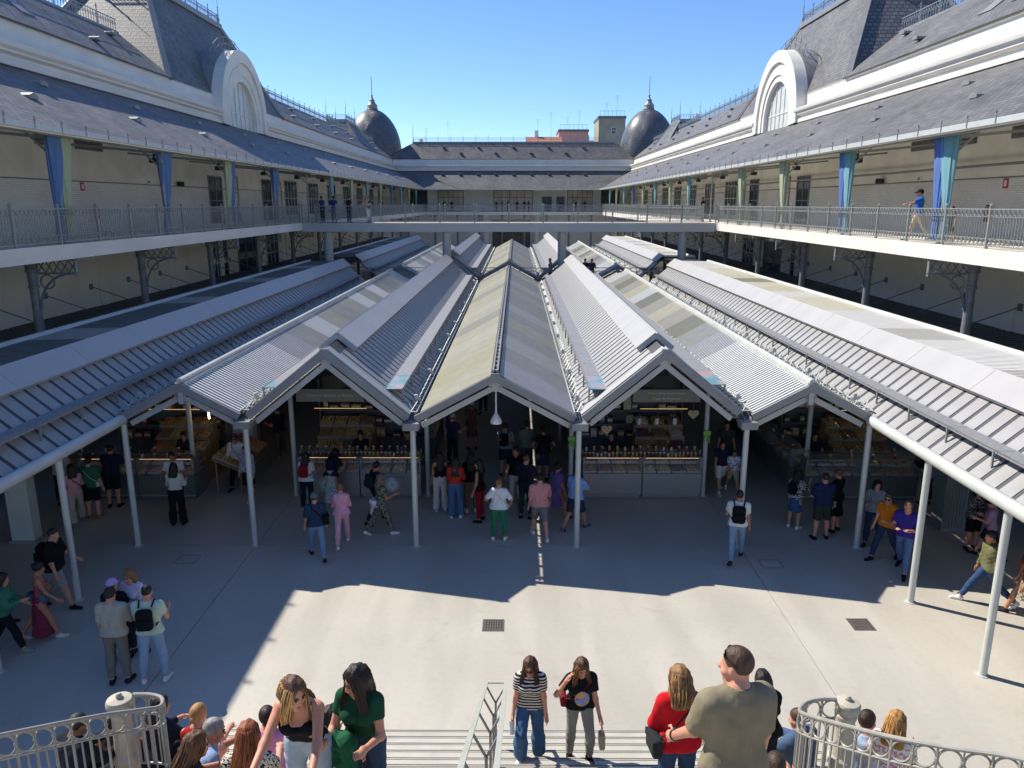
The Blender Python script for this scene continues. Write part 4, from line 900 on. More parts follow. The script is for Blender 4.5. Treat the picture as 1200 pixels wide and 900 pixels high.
def fill(x, y, rz, L, foods, jars, where, jwhere, n=None):
    ca, sa = math.cos(rz), math.sin(rz); W_ = lambda a, b: (x + a * ca - b * sa, y + a * sa + b * ca)
    n = n or int(L / 0.42)
    for k in range(n):
        for row in (0, 1) if L < 4.5 else (0,):
            p = W_((k + 0.5) * L / n, 0.30 + row * 0.40 if False else 0.33); 
            if row:
                p = W_((k + 0.5) * L / n, 0.66); produce(foods[(k * 3 + 1) % len(foods)], p[0], p[1], 0.90, rz, where.replace('in the', 'at the back of the'), 0); continue
            produce(foods[k % len(foods)], p[0], p[1], 0.72, rz, where, 0)
    kk = list(JM)
    for k in range(jars):
        p = W_(0.08 + k * (L - 0.16) / max(1, jars - 1), 0.10); jar(kk[rnd.randrange(5)], p[0], p[1], 1.225, jwhere)
        if k % 2 == 0: p = W_(0.1 + k * (L - 0.2) / max(1, jars - 1), 0.16); jar(kk[rnd.randrange(5)], p[0], p[1], 1.38, jwhere)
def sign(label, x0, x1, y, z0, z1, lines, size=0.10):
    t = thing('stall_sign', label, 'sign', ((x0 + x1) / 2, y, z0), 0, 'stall name boards')
    w = (x1 - x0) / 2; h = z1 - z0
    MB().box(-w, w, 0, 0.05, 0, h).build('board', SIGNM, t); MB().box(-w + .1, -w + .12, 0.02, 0.03, h, h + 0.35).build('hanger', IRON, t); MB().box(w - .12, w - .1, 0.02, 0.03, h, h + 0.35).build('hanger', IRON, t)
    for i, s in enumerate(lines): text_part('lettering', s, size, SIGNT, t, (0, -0.003, h / 2 + (len(lines) - 1) * 0.075 - i * 0.15), (math.pi / 2, 0, 0))
    return t
def emblem(x, y, z, label):
    t = thing('round_emblem', label, 'emblem', (x, y, z), 0, 'round emblems on the steel counters')
    m = MB(); m.lathe([(0.21, 0), (0.21, 0.004)], n=32); o = m.build('disc', LAMPW, t); o.rotation_euler = (math.pi / 2, 0, 0)
    G = mat('emblem_ink', (0.12, 0.12, 0.12), 0.6, var=0)
    for r, w in ((0.195, 0.008), (0.135, 0.006)):
        m = MB(); m.tube([(r * math.cos(q * math.pi / 20), 0, r * math.sin(q * math.pi / 20)) for q in range(40)], w / 2, 4, closed=True); o = m.build('ring', G, t); o.location = (0, -0.005, 0)
    for k in range(22):
        a = k * 2 * math.pi / 22
        if k in (0, 11): continue
        o = MB().box(-0.010, 0.010, -0.001, 0.001, -0.017, 0.017).build('ring_letter', G, t); o.location = (0.165 * math.sin(a), -0.006, 0.165 * math.cos(a)); o.rotation_euler = (0, a, 0)
    for i, s in enumerate(('CASA', 'SABORES', 'PORTO')): text_part('lettering', s, 0.045, G, t, (0, -0.006, 0.05 - i * 0.05), (math.pi / 2, 0, 0), ext=0.001)
def backshelf(label, x, y, rz, L, H=2.5, foods=('bread', 'brown', 'red', 'gold'), seed=0, where=''):
    t = thing('shelf_unit', label, 'shelves', (x, y, 0), rz, 'dark shelf units in the stalls'); r0 = random.Random(seed)
    MB().box(0, L, 0.42, 0.46, 0, H).build('back_panel', DARKP, t)
    for a in (0, L - 0.03): MB().box(a, a + 0.03, 0, 0.42, 0, H).build('side_panel', DARKP, t)
    ca, sa = math.cos(rz), math.sin(rz)
    for zz in (0.5, 1.0, 1.45, 1.9, 2.3):
        if zz > H: break
        MB().box(0.03, L - 0.03, 0, 0.42, zz - 0.03, zz).build('shelf', DARKP, t)
        xx = 0.12
        while xx < L - 0.25:
            w = r0.uniform(0.14, 0.3); h = r0.uniform(0.12, 0.32)
            if r0.random() < 0.8 and zz > 0.9:
                k = foods[r0.randrange(len(foods))]
                b = thing('goods_box', '%s box on the %s shelf %s' % ({'bread': 'tan', 'gold': 'golden'}.get(k, k), {1.0: 'lower', 1.45: 'middle', 1.9: 'upper', 2.3: 'top'}[zz], where), 'box', (x + (xx + w / 2) * ca - 0.2 * sa, y + (xx + w / 2) * sa + 0.2 * ca, zz), rz, 'goods ' + where)
                MB().box(-w / 2, w / 2, -0.13, 0.13, 0, h).build('carton', FM[k], b); MB().box(-w / 2 + 0.01, w / 2 - 0.01, -0.131, -0.1295, h * 0.3, h * 0.7).build('front_label', LAMPW if r0.random() < .4 else FM['cream'], b)
            xx += w + r0.uniform(0.02, 0.12)
# left front block
counter('stainless glass counter at the front of the block left of the middle aisle', -5.72, 20.42, 0, 3.5, 2)
fill(-5.72, 20.42, 0, 3.5, ['gold', 'bread', 'brown', 'orange', 'bread', 'gold', 'cream', 'brown'], 30, 'in the left front counter', 'jar in the rows on top of the left front glass counter')
sign('grey name board lettered in cream over the left front stall', -5.64, -3.76, 20.45, 2.83, 3.19, ['Carnes e Sabores ao Balcão'], 0.115)
sign('blank grey name board right beside the lettered board of the left front stall', -3.70, -2.30, 20.45, 2.83, 3.19, [])
emblem(-4.95, 20.408, 0.40, 'white round emblem on the left half of the left front steel counter')
emblem(-3.05, 20.408, 0.40, 'white round emblem on the right half of the left front steel counter')
backshelf('tall dark shelves at the back of the left front stall', -5.7, 23.0, 0, 3.4, 2.9, ('bread', 'brown', 'red', 'gold'), 3, 'behind the left front counter')
# right front block
counter('stainless glass counter at the front of the block right of the middle aisle', 2.38, 20.42, 0, 3.38, 2)
fill(2.38, 20.42, 0, 3.38, ['bread', 'brown', 'gold', 'bread', 'cream', 'gold', 'plum', 'orange'], 30, 'in the right front counter', 'jar in the rows on top of the right front glass counter')
sign('grey name board with two cream lines over the right front stall', 3.73, 5.60, 20.45, 2.83, 3.19, ['Frutos Secos & Chocolates', 'Frutas Bel Ambiente'], 0.095)
sign('blank grey name board left beside the lettered board of the right front stall', 2.35, 3.67, 20.45, 2.83, 3.19, [])
backshelf('tall dark shelves at the back of the right front stall', 2.4, 23.0, 0, 3.3, 2.9, ('brown', 'blue', 'cream', 'plum'), 5, 'behind the right front counter')
for x, z, lb in ((3.02, 2.05, 'pale heart-shaped wooden plaque hanging at the left of the right front stall'), (5.42, 2.5, 'pale heart-shaped wooden plaque hanging near the right post of the right front stall')):
    t = thing('heart_plaque', lb, 'plaque', (x, 20.40, z)); P_ = []
    for q in range(28):
        a = 2 * math.pi * q / 28; P_.append((0.0095 * 16 * math.sin(a) ** 3, 0.0095 * (13 * math.cos(a) - 5 * math.cos(2 * a) - 2 * math.cos(3 * a) - math.cos(4 * a))))
    MB().extrude(P_, 'y', 0, 0.025).build('board', mat('plaque_wood', (0.55, 0.42, 0.24), 0.7, var=0.15, scale=8), t); MB().bar((0, 0.012, 0.06), (0, 0.012, 0.7), 0.006, 0.006).build('cord', IRON, t)
    MB().cbox((-0.05, -0.003, 0.03), (0.05, 0.006, 0.03)).cbox((0.05, -0.003, 0.03), (0.05, 0.006, 0.03)).cbox((0, -0.003, -0.05), (0.10, 0.006, 0.02)).build('painted_mark', FM['brown'], t)
for i, x in enumerate((3.95, 4.45, 4.95)):
    t = thing('hanging_jar_lamp', ['left', 'middle', 'right'][i] + ' one of three glass jar lamps under the right front sign', 'lamp', (x, 20.6, 2.15), 0, 'jar lamps')
    MB().lathe([(0.05, 0), (0.06, 0.02), (0.06, 0.14), (0.04, 0.18)], n=10).build('jar', PALEW, t, True); MB().bar((0, 0, 0.18), (0, 0, 0.75), 0.008, 0.008).build('cord', BLACK, t)
RIB = mat('ribbon_green', (0.20, 0.55, 0.06), 0.6, var=0.1)
for x, z, lb in ((2.05, 1.62, 'bright green ribbon tied to the post left of the right front stall'), (5.86, 1.80, 'bright green ribbon tied to the post right of the right front stall')):
    t = thing('ribbon', lb, 'ribbon', (x, 20.53, z)); MB().cbox((0, 0, 0.12), (0.2, 0.08, 0.12)).bar((-0.05, -0.03, 0.1), (-0.09, -0.05, -0.14), 0.06, 0.012).bar((0.05, -0.03, 0.1), (0.07, -0.05, -0.17), 0.06, 0.012).build('bow', RIB, t)
# side counters of the blocks along the aisles
for (x, rz, lab, fs) in ((-2.17, math.pi / 2, 'long counter along the left side of the middle aisle', ('bread', 'brown', 'gold', 'red')), (-5.75, -math.pi / 2, 'long counter along the aisle left of the left front block', ('brown', 'cream', 'bread')), (2.35, -math.pi / 2, 'long counter along the right side of the middle aisle', ('cream', 'brown', 'gold')), (5.78, math.pi / 2, 'long counter along the aisle right of the right front block', ('brown', 'green', 'gold'))):
    y0 = 23.8 if rz > 0 else 30.8
    counter(lab, x, y0, rz, 7.0, 3, 0.8, DARKP, lamp=x in (-2.17, -5.75))
    fill(x, y0, rz, 7.0, fs, 12, 'in the ' + lab.replace('long ', '').replace(' of the left front block', ' of left block').replace(' of the right front block', ' of right block').replace(' the aisle', ' aisle').replace('side of the', 'side of'), 'jar on the ' + lab, n=9)
for x0, x1, lb in ((-5.0, -3.0, 'left'), (3.1, 5.0, 'right')):
    for y in (31.5, 38.0): backshelf('dark shelves deep inside the %s block of stalls, %s row' % (lb, 'nearer' if y < 35 else 'farther'), x0, y, 0, x1 - x0, 2.6, ('brown', 'red', 'cream'), int(y), 'deep inside the %s block, %s row' % (lb, 'nearer' if y < 35 else 'farther'))
def tiers(label, x, y, L, foods, where, n=3):
    t = thing('tiered_display', label, 'display', (x, y, 0))
    for k in range(n): MB().box(0, L, 0.34 * k, 0.34 * (k + 1) - 0.01 if k < n - 1 else 0.34 * n, 0, 1.05 + 0.28 * k).build('tier', WOODM, t)
    MB().tube([(0.05, -0.05, 2.3), (L - 0.05, -0.05, 2.3)], 0.008, 6).build('glow_tube', mat('added_glow_dim', (1.0, 0.62, 0.28), 0.4, var=0, emit=0.5), t); MB().bar((0.1, -0.05, 2.3), (0.1, -0.05, 3.3), 0.01, 0.01).bar((L - 0.1, -0.05, 2.3), (L - 0.1, -0.05, 3.3), 0.01, 0.01).build('added_tube_cord', BLACK, t)  # tube and cords added to brighten the tiers, not a known lamp
    m = int(L / 0.4)
    for k in range(n):
        for i in range(m): produce(foods[(i + 2 * k) % len(foods)], x + (i + 0.5) * L / m, y + 0.15 + 0.34 * k, 1.06 + 0.28 * k, 0, where % ['lower', 'middle', 'top'][k], 0.25)
tiers('stepped wooden display of bread and fruit inside the left front stall', -5.55, 21.75, 1.65, ('gold', 'bread', 'brown', 'bread', 'gold'), 'on the %s tier in the left front stall')
tiers('stepped wooden display of nuts and sweets inside the right front stall', 4.1, 21.75, 1.5, ('bread', 'brown', 'plum', 'brown', 'cream'), 'on the %s tier in the right front stall')
tiers('stepped wooden fruit display inside the outer right stall', 9.9, 21.6, 1.7, ('gold', 'bread', 'gold', 'brown'), 'on the %s tier in the outer right stall')
tiers('stepped wooden display inside the outer left stall', -10.4, 21.6, 1.6, ('orange', 'bread', 'brown', 'gold'), 'on the %s tier in the outer left stall')
# outer left stall with warm counter and fruit stand
counter('dark counter with warm light in the outer left stall', -11.9, 20.25, 0, 3.3, 2, 0.85, DARKP)
fill(-11.9, 20.25, 0, 3.3, ['orange', 'red', 'gold', 'orange', 'pink', 'red', 'orange'], 10, 'in the warm lit outer left counter', 'jar on top of the outer left counter')
backshelf('tall dark shelves behind the outer left counter', -12.0, 22.8, 0, 3.4, 2.8, ('red', 'brown', 'orange'), 21, 'behind the outer left counter')
def fruit_stand(x, y, rz, L, label, foods, where):
    t = thing('fruit_stand', label, 'fruit stand', (x, y, 0), rz)
    for a in (0.05, L - 0.05):
        for b in (0.05, 0.75): MB().box(a - .02, a + .02, b - .02, b + .02, 0, 0.62 + b * 0.45).build('leg', WOODM, t)
    MB().plate([(0, 0, 0.66), (L, 0, 0.66), (L, 0.85, 1.04), (0, 0.85, 1.04)], 0.04).build('sloping_board', WOODM, t); MB().box(0, L, -0.03, 0.0, 0.6, 0.74).build('front_board', WOODM, t)
    wm = MB()
    for k in range(9): wm.bar((0.05 + k * (L - .1) / 8, -0.02, 0.6), (0.08 + k * (L - .1) / 8, -0.03, 0.36), 0.008, 0.008)
    wm.bar((0, -0.03, 0.37), (L, -0.03, 0.37), 0.01, 0.01); wm.bar((0, -0.03, 0.48), (L, -0.03, 0.48), 0.01, 0.01); wm.build('wire_basket', IRONP, t)
    ca, sa = math.cos(rz), math.sin(rz); n = int(L / 0.4)
    for k in range(n):
        for b in (0.25, 0.62):
            a = (k + 0.5) * L / n; produce(foods[(k * 2 + int(b > .4)) % len(foods)], x + a * ca - b * sa, y + a * sa + b * ca, 0.66 + b * 0.447 + 0.01, rz, where, math.atan(0.447))
fruit_stand(-7.55, 22.9, math.pi / 2 * -1 + math.pi, 2.0, 'sloping wooden fruit stand at the corner of the outer left stall', ('orange', 'gold', 'green', 'red', 'orange'), 'on the sloping wooden fruit stand') if False else fruit_stand(-7.45, 20.75, math.pi / 2, 2.4, 'sloping wooden fruit stand at the corner of the outer left stall', ('orange', 'gold', 'green', 'orange', 'red'), 'on the sloping wooden fruit stand')
t = thing('steel_cabinet', 'pale upright cabinet behind the fruit stand', 'cabinet', (-8.35, 23.4, 0)); MB().box(-0.35, 0.35, 0, 0.4, 0, 2.2).build('body', LAMPW, t); MB().box(-0.33, 0.33, -0.012, 0, 0.1, 2.15).build('door', POSTM, t)
for i, (x, y, z) in enumerate(((-8.25, 20.75, 2.25), (-7.35, 21.4, 2.55))):
    t = thing('tube_lamp', ['lit warm tube lamp hanging by the outer left post', 'lit warm tube lamp hanging over the left aisle'][i], 'lamp', (x, y, z)); MB().tube([(0, 0, 0), (0, 0, 0.42)], 0.022, 8).build('tube', mat('lit_tube', (1.0, 0.72, 0.4), 0.4, var=0, emit=14.0), t, True); MB().bar((0, 0, 0.42), (0, 0, 0.75), 0.01, 0.01).build('cord', BLACK, t)
sign('small white name board lettered in grey on the outer left post', -8.6, -7.3, 20.5, 2.72, 2.9, ['Rosa da Horta'], 0.10)
sign('tilted white board hung under the outer left canopy edge', -10.6, -9.6, 20.0, 2.9, 3.15, ['Talho'], 0.12)
# outer right stall
counter('dark steel counter at the front of the outer right stall', 8.62, 20.25, 0, 3.2, 2, 0.85, DARKP, lamp=False)
fill(8.62, 20.25, 0, 3.2, ['gold', 'gold', 'orange', 'bread', 'green', 'bread', 'orange'], 6, 'in the outer right front counter', 'jar on top of the outer right front counter')
counter('dark side counter of the outer right stall along the right aisle', 8.50, 27.4, -math.pi / 2, 6.2, 3, 0.8, DARKP, lamp=False)
fill(8.50, 27.4, -math.pi / 2, 6.2, ['gold', 'bread', 'orange', 'cream', 'gold'], 8, 'in the outer right side counter', 'jar on the side counter of the outer right stall', n=10)
backshelf('tall dark shelves behind the outer right counter', 8.9, 23.2, 0, 3.2, 2.8, ('bread', 'green', 'cream', 'brown'), 31, 'behind the outer right counter')
backshelf('dark shelves farther back in the outer right stall', 9.2, 27.5, 0, 2.9, 2.6, ('bread', 'green', 'brown'), 33, 'farther back in the outer right stall')
sign('small pale name board lettered in grey on the outer right post', 7.2, 8.55, 20.5, 2.72, 2.9, ['Flor das Frutas'], 0.10)
t = thing('support_pier', 'broad pale square pier under the outer left canopy', 'pier', (-11.75, 17.55, 0)); MB().box(-0.28, 0.28, -0.16, 0.16, 0, 4.2).build('shaft', POSTM, t); MB().box(-0.33, 0.33, -0.2, 0.2, 0, 0.06).build('base_plate', FASC, t)
t = thing('metal_cabinet', 'grey ribbed metal cabinet standing under the outer right canopy', 'cabinet', (11.7, 18.2, 0)); MB().box(-0.3, 0.3, 0, 0.5, 0, 2.1).build('body', FASC, t)
for k in range(7): MB().box(-0.28 + k * 0.08, -0.24 + k * 0.08, -0.02, 0.0, 0.1, 2.0).build('rib', IRON, t)

# ================================================================== PEOPLE (one continuous body surface each; clothes, hair and shoes as its parts)
def surface_nets(F, org, h):
    F = F.astype(np.float32); S = F < 0
    nx, ny, nz = F.shape
    c = S[:-1, :-1, :-1].astype(np.int8)
    tot = np.zeros((nx - 1, ny - 1, nz - 1), np.int8)
    for a in (0, 1):
        for b in (0, 1):
            for d in (0, 1): tot += S[a:nx - 1 + a, b:ny - 1 + b, d:nz - 1 + d]
    act = (tot > 0) & (tot < 8); idx = np.argwhere(act)
    if len(idx) == 0: return None
    ids = -np.ones(act.shape, np.int32); ids[act] = np.arange(len(idx))
    acc = np.zeros((len(idx), 3), np.float32); cnt = np.zeros(len(idx), np.float32)
    corners = [(a, b, d) for a in (0, 1) for b in (0, 1) for d in (0, 1)]
    for p in corners:
        for ax in range(3):
            if p[ax] == 1: continue
            q = list(p); q[ax] = 1
            fa = F[idx[:, 0] + p[0], idx[:, 1] + p[1], idx[:, 2] + p[2]]; fb = F[idx[:, 0] + q[0], idx[:, 1] + q[1], idx[:, 2] + q[2]]
            m = (fa < 0) != (fb < 0)
            if not m.any(): continue
            t = fa[m] / (fa[m] - fb[m]); pt = np.tile(np.array(p, np.float32), (m.sum(), 1)); pt[:, ax] = t
            acc[m] += pt; cnt[m] += 1
    V = (idx + acc / cnt[:, None]) * h + np.array(org, np.float32)
    quads = []
    for ax in range(3):
        sl0 = [slice(None)] * 3; sl1 = [slice(None)] * 3; sl0[ax] = slice(0, -1); sl1[ax] = slice(1, None)
        ch = S[tuple(sl0)] != S[tuple(sl1)]; o1, o2 = [(1, 2), (2, 0), (0, 1)][ax]
        e = np.argwhere(ch); e = e[(e[:, o1] > 0) & (e[:, o2] > 0) & (e[:, o1] < F.shape[o1] - 1) & (e[:, o2] < F.shape[o2] - 1)]
        if len(e) == 0: continue
        def g(d1, d2):
            k = e.copy(); k[:, o1] -= d1; k[:, o2] -= d2; return ids[k[:, 0], k[:, 1], k[:, 2]]
        q = np.stack([g(1, 1), g(0, 1), g(0, 0), g(1, 0)], 1); neg = ~S[e[:, 0], e[:, 1], e[:, 2]]
        q[neg] = q[neg][:, ::-1]; quads.append(q)
    return V, np.concatenate(quads)
class Field:
    def __init__(s, lo, hi, h):
        s.h = h; s.lo = np.array(lo, np.float32) - 2 * h; n = np.ceil((np.array(hi) + 2 * h - s.lo) / h).astype(int) + 1
        s.ax = [s.lo[i] + np.arange(n[i], dtype=np.float32) * h for i in range(3)]; s.F = np.full(tuple(n), 0.2, np.float32)
    def sub(s, lo, hi):
        r = []
        for i in range(3):
            a = max(0, int((lo[i] - s.lo[i]) / s.h)); b = min(len(s.ax[i]), int((hi[i] - s.lo[i]) / s.h) + 2)
            if b <= a: return None
            r.append(slice(a, b))
        return tuple(r)
    def comb(s, sl, d, k, mode='u'):
        A = s.F[sl]
        if mode == 'u':
            if k > 0: hh = np.maximum(k - np.abs(A - d), 0) / k; s.F[sl] = np.minimum(A, d) - hh * hh * k * 0.25
            else: s.F[sl] = np.minimum(A, d)
        else:
            d = -d; hh = np.maximum(k - np.abs(A - d), 0) / max(k, 1e-6); s.F[sl] = np.maximum(A, d) + hh * hh * k * 0.25
    def cap(s, a, b, ra, rb, k=0.03, fy=1.0, mode='u'):
        a = np.array(a, np.float32); b = np.array(b, np.float32); r = max(ra, rb) + k + 0.03; sl = s.sub(np.minimum(a, b) - r, np.maximum(a, b) + r)
        if sl is None: return
        X = s.ax[0][sl[0]][:, None, None]; Y = s.ax[1][sl[1]][None, :, None]; Z = s.ax[2][sl[2]][None, None, :]
        d = b - a; w = np.array([1, 1 / (fy * fy), 1], np.float32); L = max(1e-9, float((d * d * w).sum()))
        t = np.clip(((X - a[0]) * d[0] + (Y - a[1]) * d[1] * w[1] + (Z - a[2]) * d[2]) / L, 0, 1)
        q = np.sqrt((X - a[0] - t * d[0]) ** 2 + (Y - a[1] - t * d[1]) ** 2 * w[1] + (Z - a[2] - t * d[2]) ** 2)
        s.comb(sl, (q - (ra + (rb - ra) * t)) * (fy if fy < 1 else 1), k, mode)
    def ell(s, c, rad, Rm=None, k=0.02, mode='u'):
        c = np.array(c, np.float32); r = max(rad) + k + 0.03; sl = s.sub(c - r, c + r)
        if sl is None: return
        X = s.ax[0][sl[0]][:, None, None] - c[0]; Y = s.ax[1][sl[1]][None, :, None] - c[1]; Z = s.ax[2][sl[2]][None, None, :] - c[2]
        if Rm is None: U, V_, W_ = X, Y, Z
        else: U = X * Rm[0, 0] + Y * Rm[1, 0] + Z * Rm[2, 0]; V_ = X * Rm[0, 1] + Y * Rm[1, 1] + Z * Rm[2, 1]; W_ = X * Rm[0, 2] + Y * Rm[1, 2] + Z * Rm[2, 2]
        k0 = np.sqrt((U / rad[0]) ** 2 + (V_ / rad[1]) ** 2 + (W_ / rad[2]) ** 2); s.comb(sl, (k0 - 1) * min(rad), k, mode)
    def cut(s, p, n):
        # keep the half space with (x-p).n < 0
        n = np.array(n, np.float32); n = n / np.linalg.norm(n)
        D = (s.ax[0][:, None, None] - p[0]) * n[0] + (s.ax[1][None, :, None] - p[1]) * n[1] + (s.ax[2][None, None, :] - p[2]) * n[2]; s.F = np.maximum(s.F, D)
    def noise(s, amp, f, seed=0):
        X = s.ax[0][:, None, None]; Y = s.ax[1][None, :, None]; Z = s.ax[2][None, None, :]
        s.F = s.F + amp * (np.sin(X * f * 1.3 + Z * f * 0.9 + seed) * np.sin(Y * f + Z * f * 1.4 + 2 * seed) + 0.5 * np.sin(X * f * 2.7 - Z * f * 2.1 + seed) * np.sin(Y * f * 2.3 + X * f + seed))
    def strands(s, amp, f, seed=0):
        X = s.ax[0][:, None, None]; Y = s.ax[1][None, :, None]; Z = s.ax[2][None, None, :]
        s.F = s.F + amp * (np.sin(X * f + 1.6 * np.sin(Z * 13 + seed) + seed) * 0.6 + 0.6 * np.sin(Y * f * 0.8 + X * f * 0.5 + 1.3 * np.sin(Z * 17 + 2 * seed)))
    def union(s, o, k=0.0):
        s.comb((slice(None),) * 3, o.F, k)
    def like(s): o = Field.__new__(Field); o.h = s.h; o.lo = s.lo; o.ax = s.ax; o.F = np.full(s.F.shape, 0.2, np.float32); return o
    def obj(s, name, m, parent):
        r = surface_nets(s.F, s.lo, s.h)
        if r is None: return None
        V, Q = r; me = bpy.data.meshes.new(name); me.vertices.add(len(V)); me.vertices.foreach_set('co', V.ravel()); me.loops.add(len(Q) * 4); me.loops.foreach_set('vertex_index', Q.ravel().astype(np.int32))
        me.polygons.add(len(Q)); me.polygons.foreach_set('loop_start', np.arange(0, len(Q) * 4, 4, dtype=np.int32)); me.polygons.foreach_set('use_smooth', np.ones(len(Q), bool)); me.update(calc_edges=True); me.validate()
        me.materials.append(m); return link(name, me, parent)
SKIN = {'l': '#c98f74', 'm': '#b57a5c', 'd': '#8a5a42', 'p': '#d09a82'}
def skin(k): return mat('skin_' + k, SKIN[k], 0.5, var=0.06, scale=12)
def cloth(c): return mat('cloth_' + c.strip('#'), c, 0.9, var=0.12, scale=10, spec=0.2, bump=0.55, bscale=13, stretch=(1, 1, 0.45))
def pattern(name, a, b, kind='spots', scale=28):
    if name in MATS: return MATS[name]
    m = bpy.data.materials.new(name); m.use_nodes = True; MATS[name] = m; n = m.node_tree.nodes; l = m.node_tree.links; bs = n['Principled BSDF']; bs.inputs['Roughness'].default_value = 0.9
    tc = n.new('ShaderNodeTexCoord')
    if kind == 'stripes':
        t = n.new('ShaderNodeTexWave'); t.bands_direction = 'Z'; t.inputs['Scale'].default_value = scale; t.inputs['Distortion'].default_value = 1.5; out = t.outputs[1]
    else:
        t = n.new('ShaderNodeTexNoise'); t.inputs['Scale'].default_value = scale; t.inputs['Detail'].default_value = 1; out = t.outputs[0]
    l.new(tc.outputs['Object'], t.inputs['Vector']); cr = n.new('ShaderNodeValToRGB'); cr.color_ramp.interpolation = 'CONSTANT'
    cr.color_ramp.elements[0].color = lin(a); cr.color_ramp.elements[1].color = lin(b); cr.color_ramp.elements[1].position = 0.52 if kind != 'stripes' else 0.6; l.new(out, cr.inputs[0]); l.new(cr.outputs[0], bs.inputs['Base Color']); return m
def hairm(c): return mat('hair_' + c.strip('#'), c, 0.55, var=0.30, scale=30, stretch=(1, 1, 0.15), bump=0.5, bscale=60)
def hair2(a, b):
    m = hairm(a).copy(); n = m.node_tree.nodes; l = m.node_tree.links; bs = n['Principled BSDF']; tc = n.new('ShaderNodeTexCoord'); sp = n.new('ShaderNodeSeparateXYZ'); l.new(tc.outputs['Generated'], sp.inputs[0])
    cr = n.new('ShaderNodeValToRGB'); cr.color_ramp.elements[0].position = 0.55; cr.color_ramp.elements[0].color = lin(b); cr.color_ramp.elements[1].position = 0.88; cr.color_ramp.elements[1].color = lin(a); l.new(sp.outputs[2], cr.inputs[0])
    mx = n.new('ShaderNodeMix'); mx.data_type = 'RGBA'; mx.inputs[0].default_value = 0.65; old = bs.inputs['Base Color'].links[0].from_socket; l.new(old, mx.inputs[6]); l.new(cr.outputs[0], mx.inputs[7]); l.new(mx.outputs[2], bs.inputs['Base Color']); return m
def rotm(yaw, pitch, roll=0.0):
    return np.array((Matrix.Rotation(R(yaw), 3, 'Z') @ Matrix.Rotation(R(-pitch), 3, 'X') @ Matrix.Rotation(R(roll), 3, 'Y')), np.float32)
ARMS = {'down': (4, 8, 12, 0), 'back': (-18, 8, 15, 0), 'fwd': (22, 8, 25, 0), 'hold': (18, 12, 85, 0.35), 'phone': (35, 14, 112, 0.3), 'cross': (14, 12, 88, 0.75), 'hip': (-8, 38, 62, 0.8), 'knees': (48, 10, 18, 0.1), 'point': (68, 22, 12, -0.1), 'chin': (42, 8, 128, 0.3), 'hair': (35, 45, 145, 1.37), 'out': (12, 26, 30, -0.2), 'lap': (36, 8, 40, 0.3), 'offer': (45, 12, 42, 0.05)}
LEGS = {'stand': (2, 3, -1, 2), 'walk': (22, 6, -20, 14), 'walk2': (-20, 14, 22, 6), 'stride': (32, 4, -28, 22), 'ease': (6, 14, -2, 1), 'sit': (84, 84, 80, 78), 'climb': (40, 55, 0, 6), 'climb2': (0, 6, 40, 55)}
NP_ = [0]
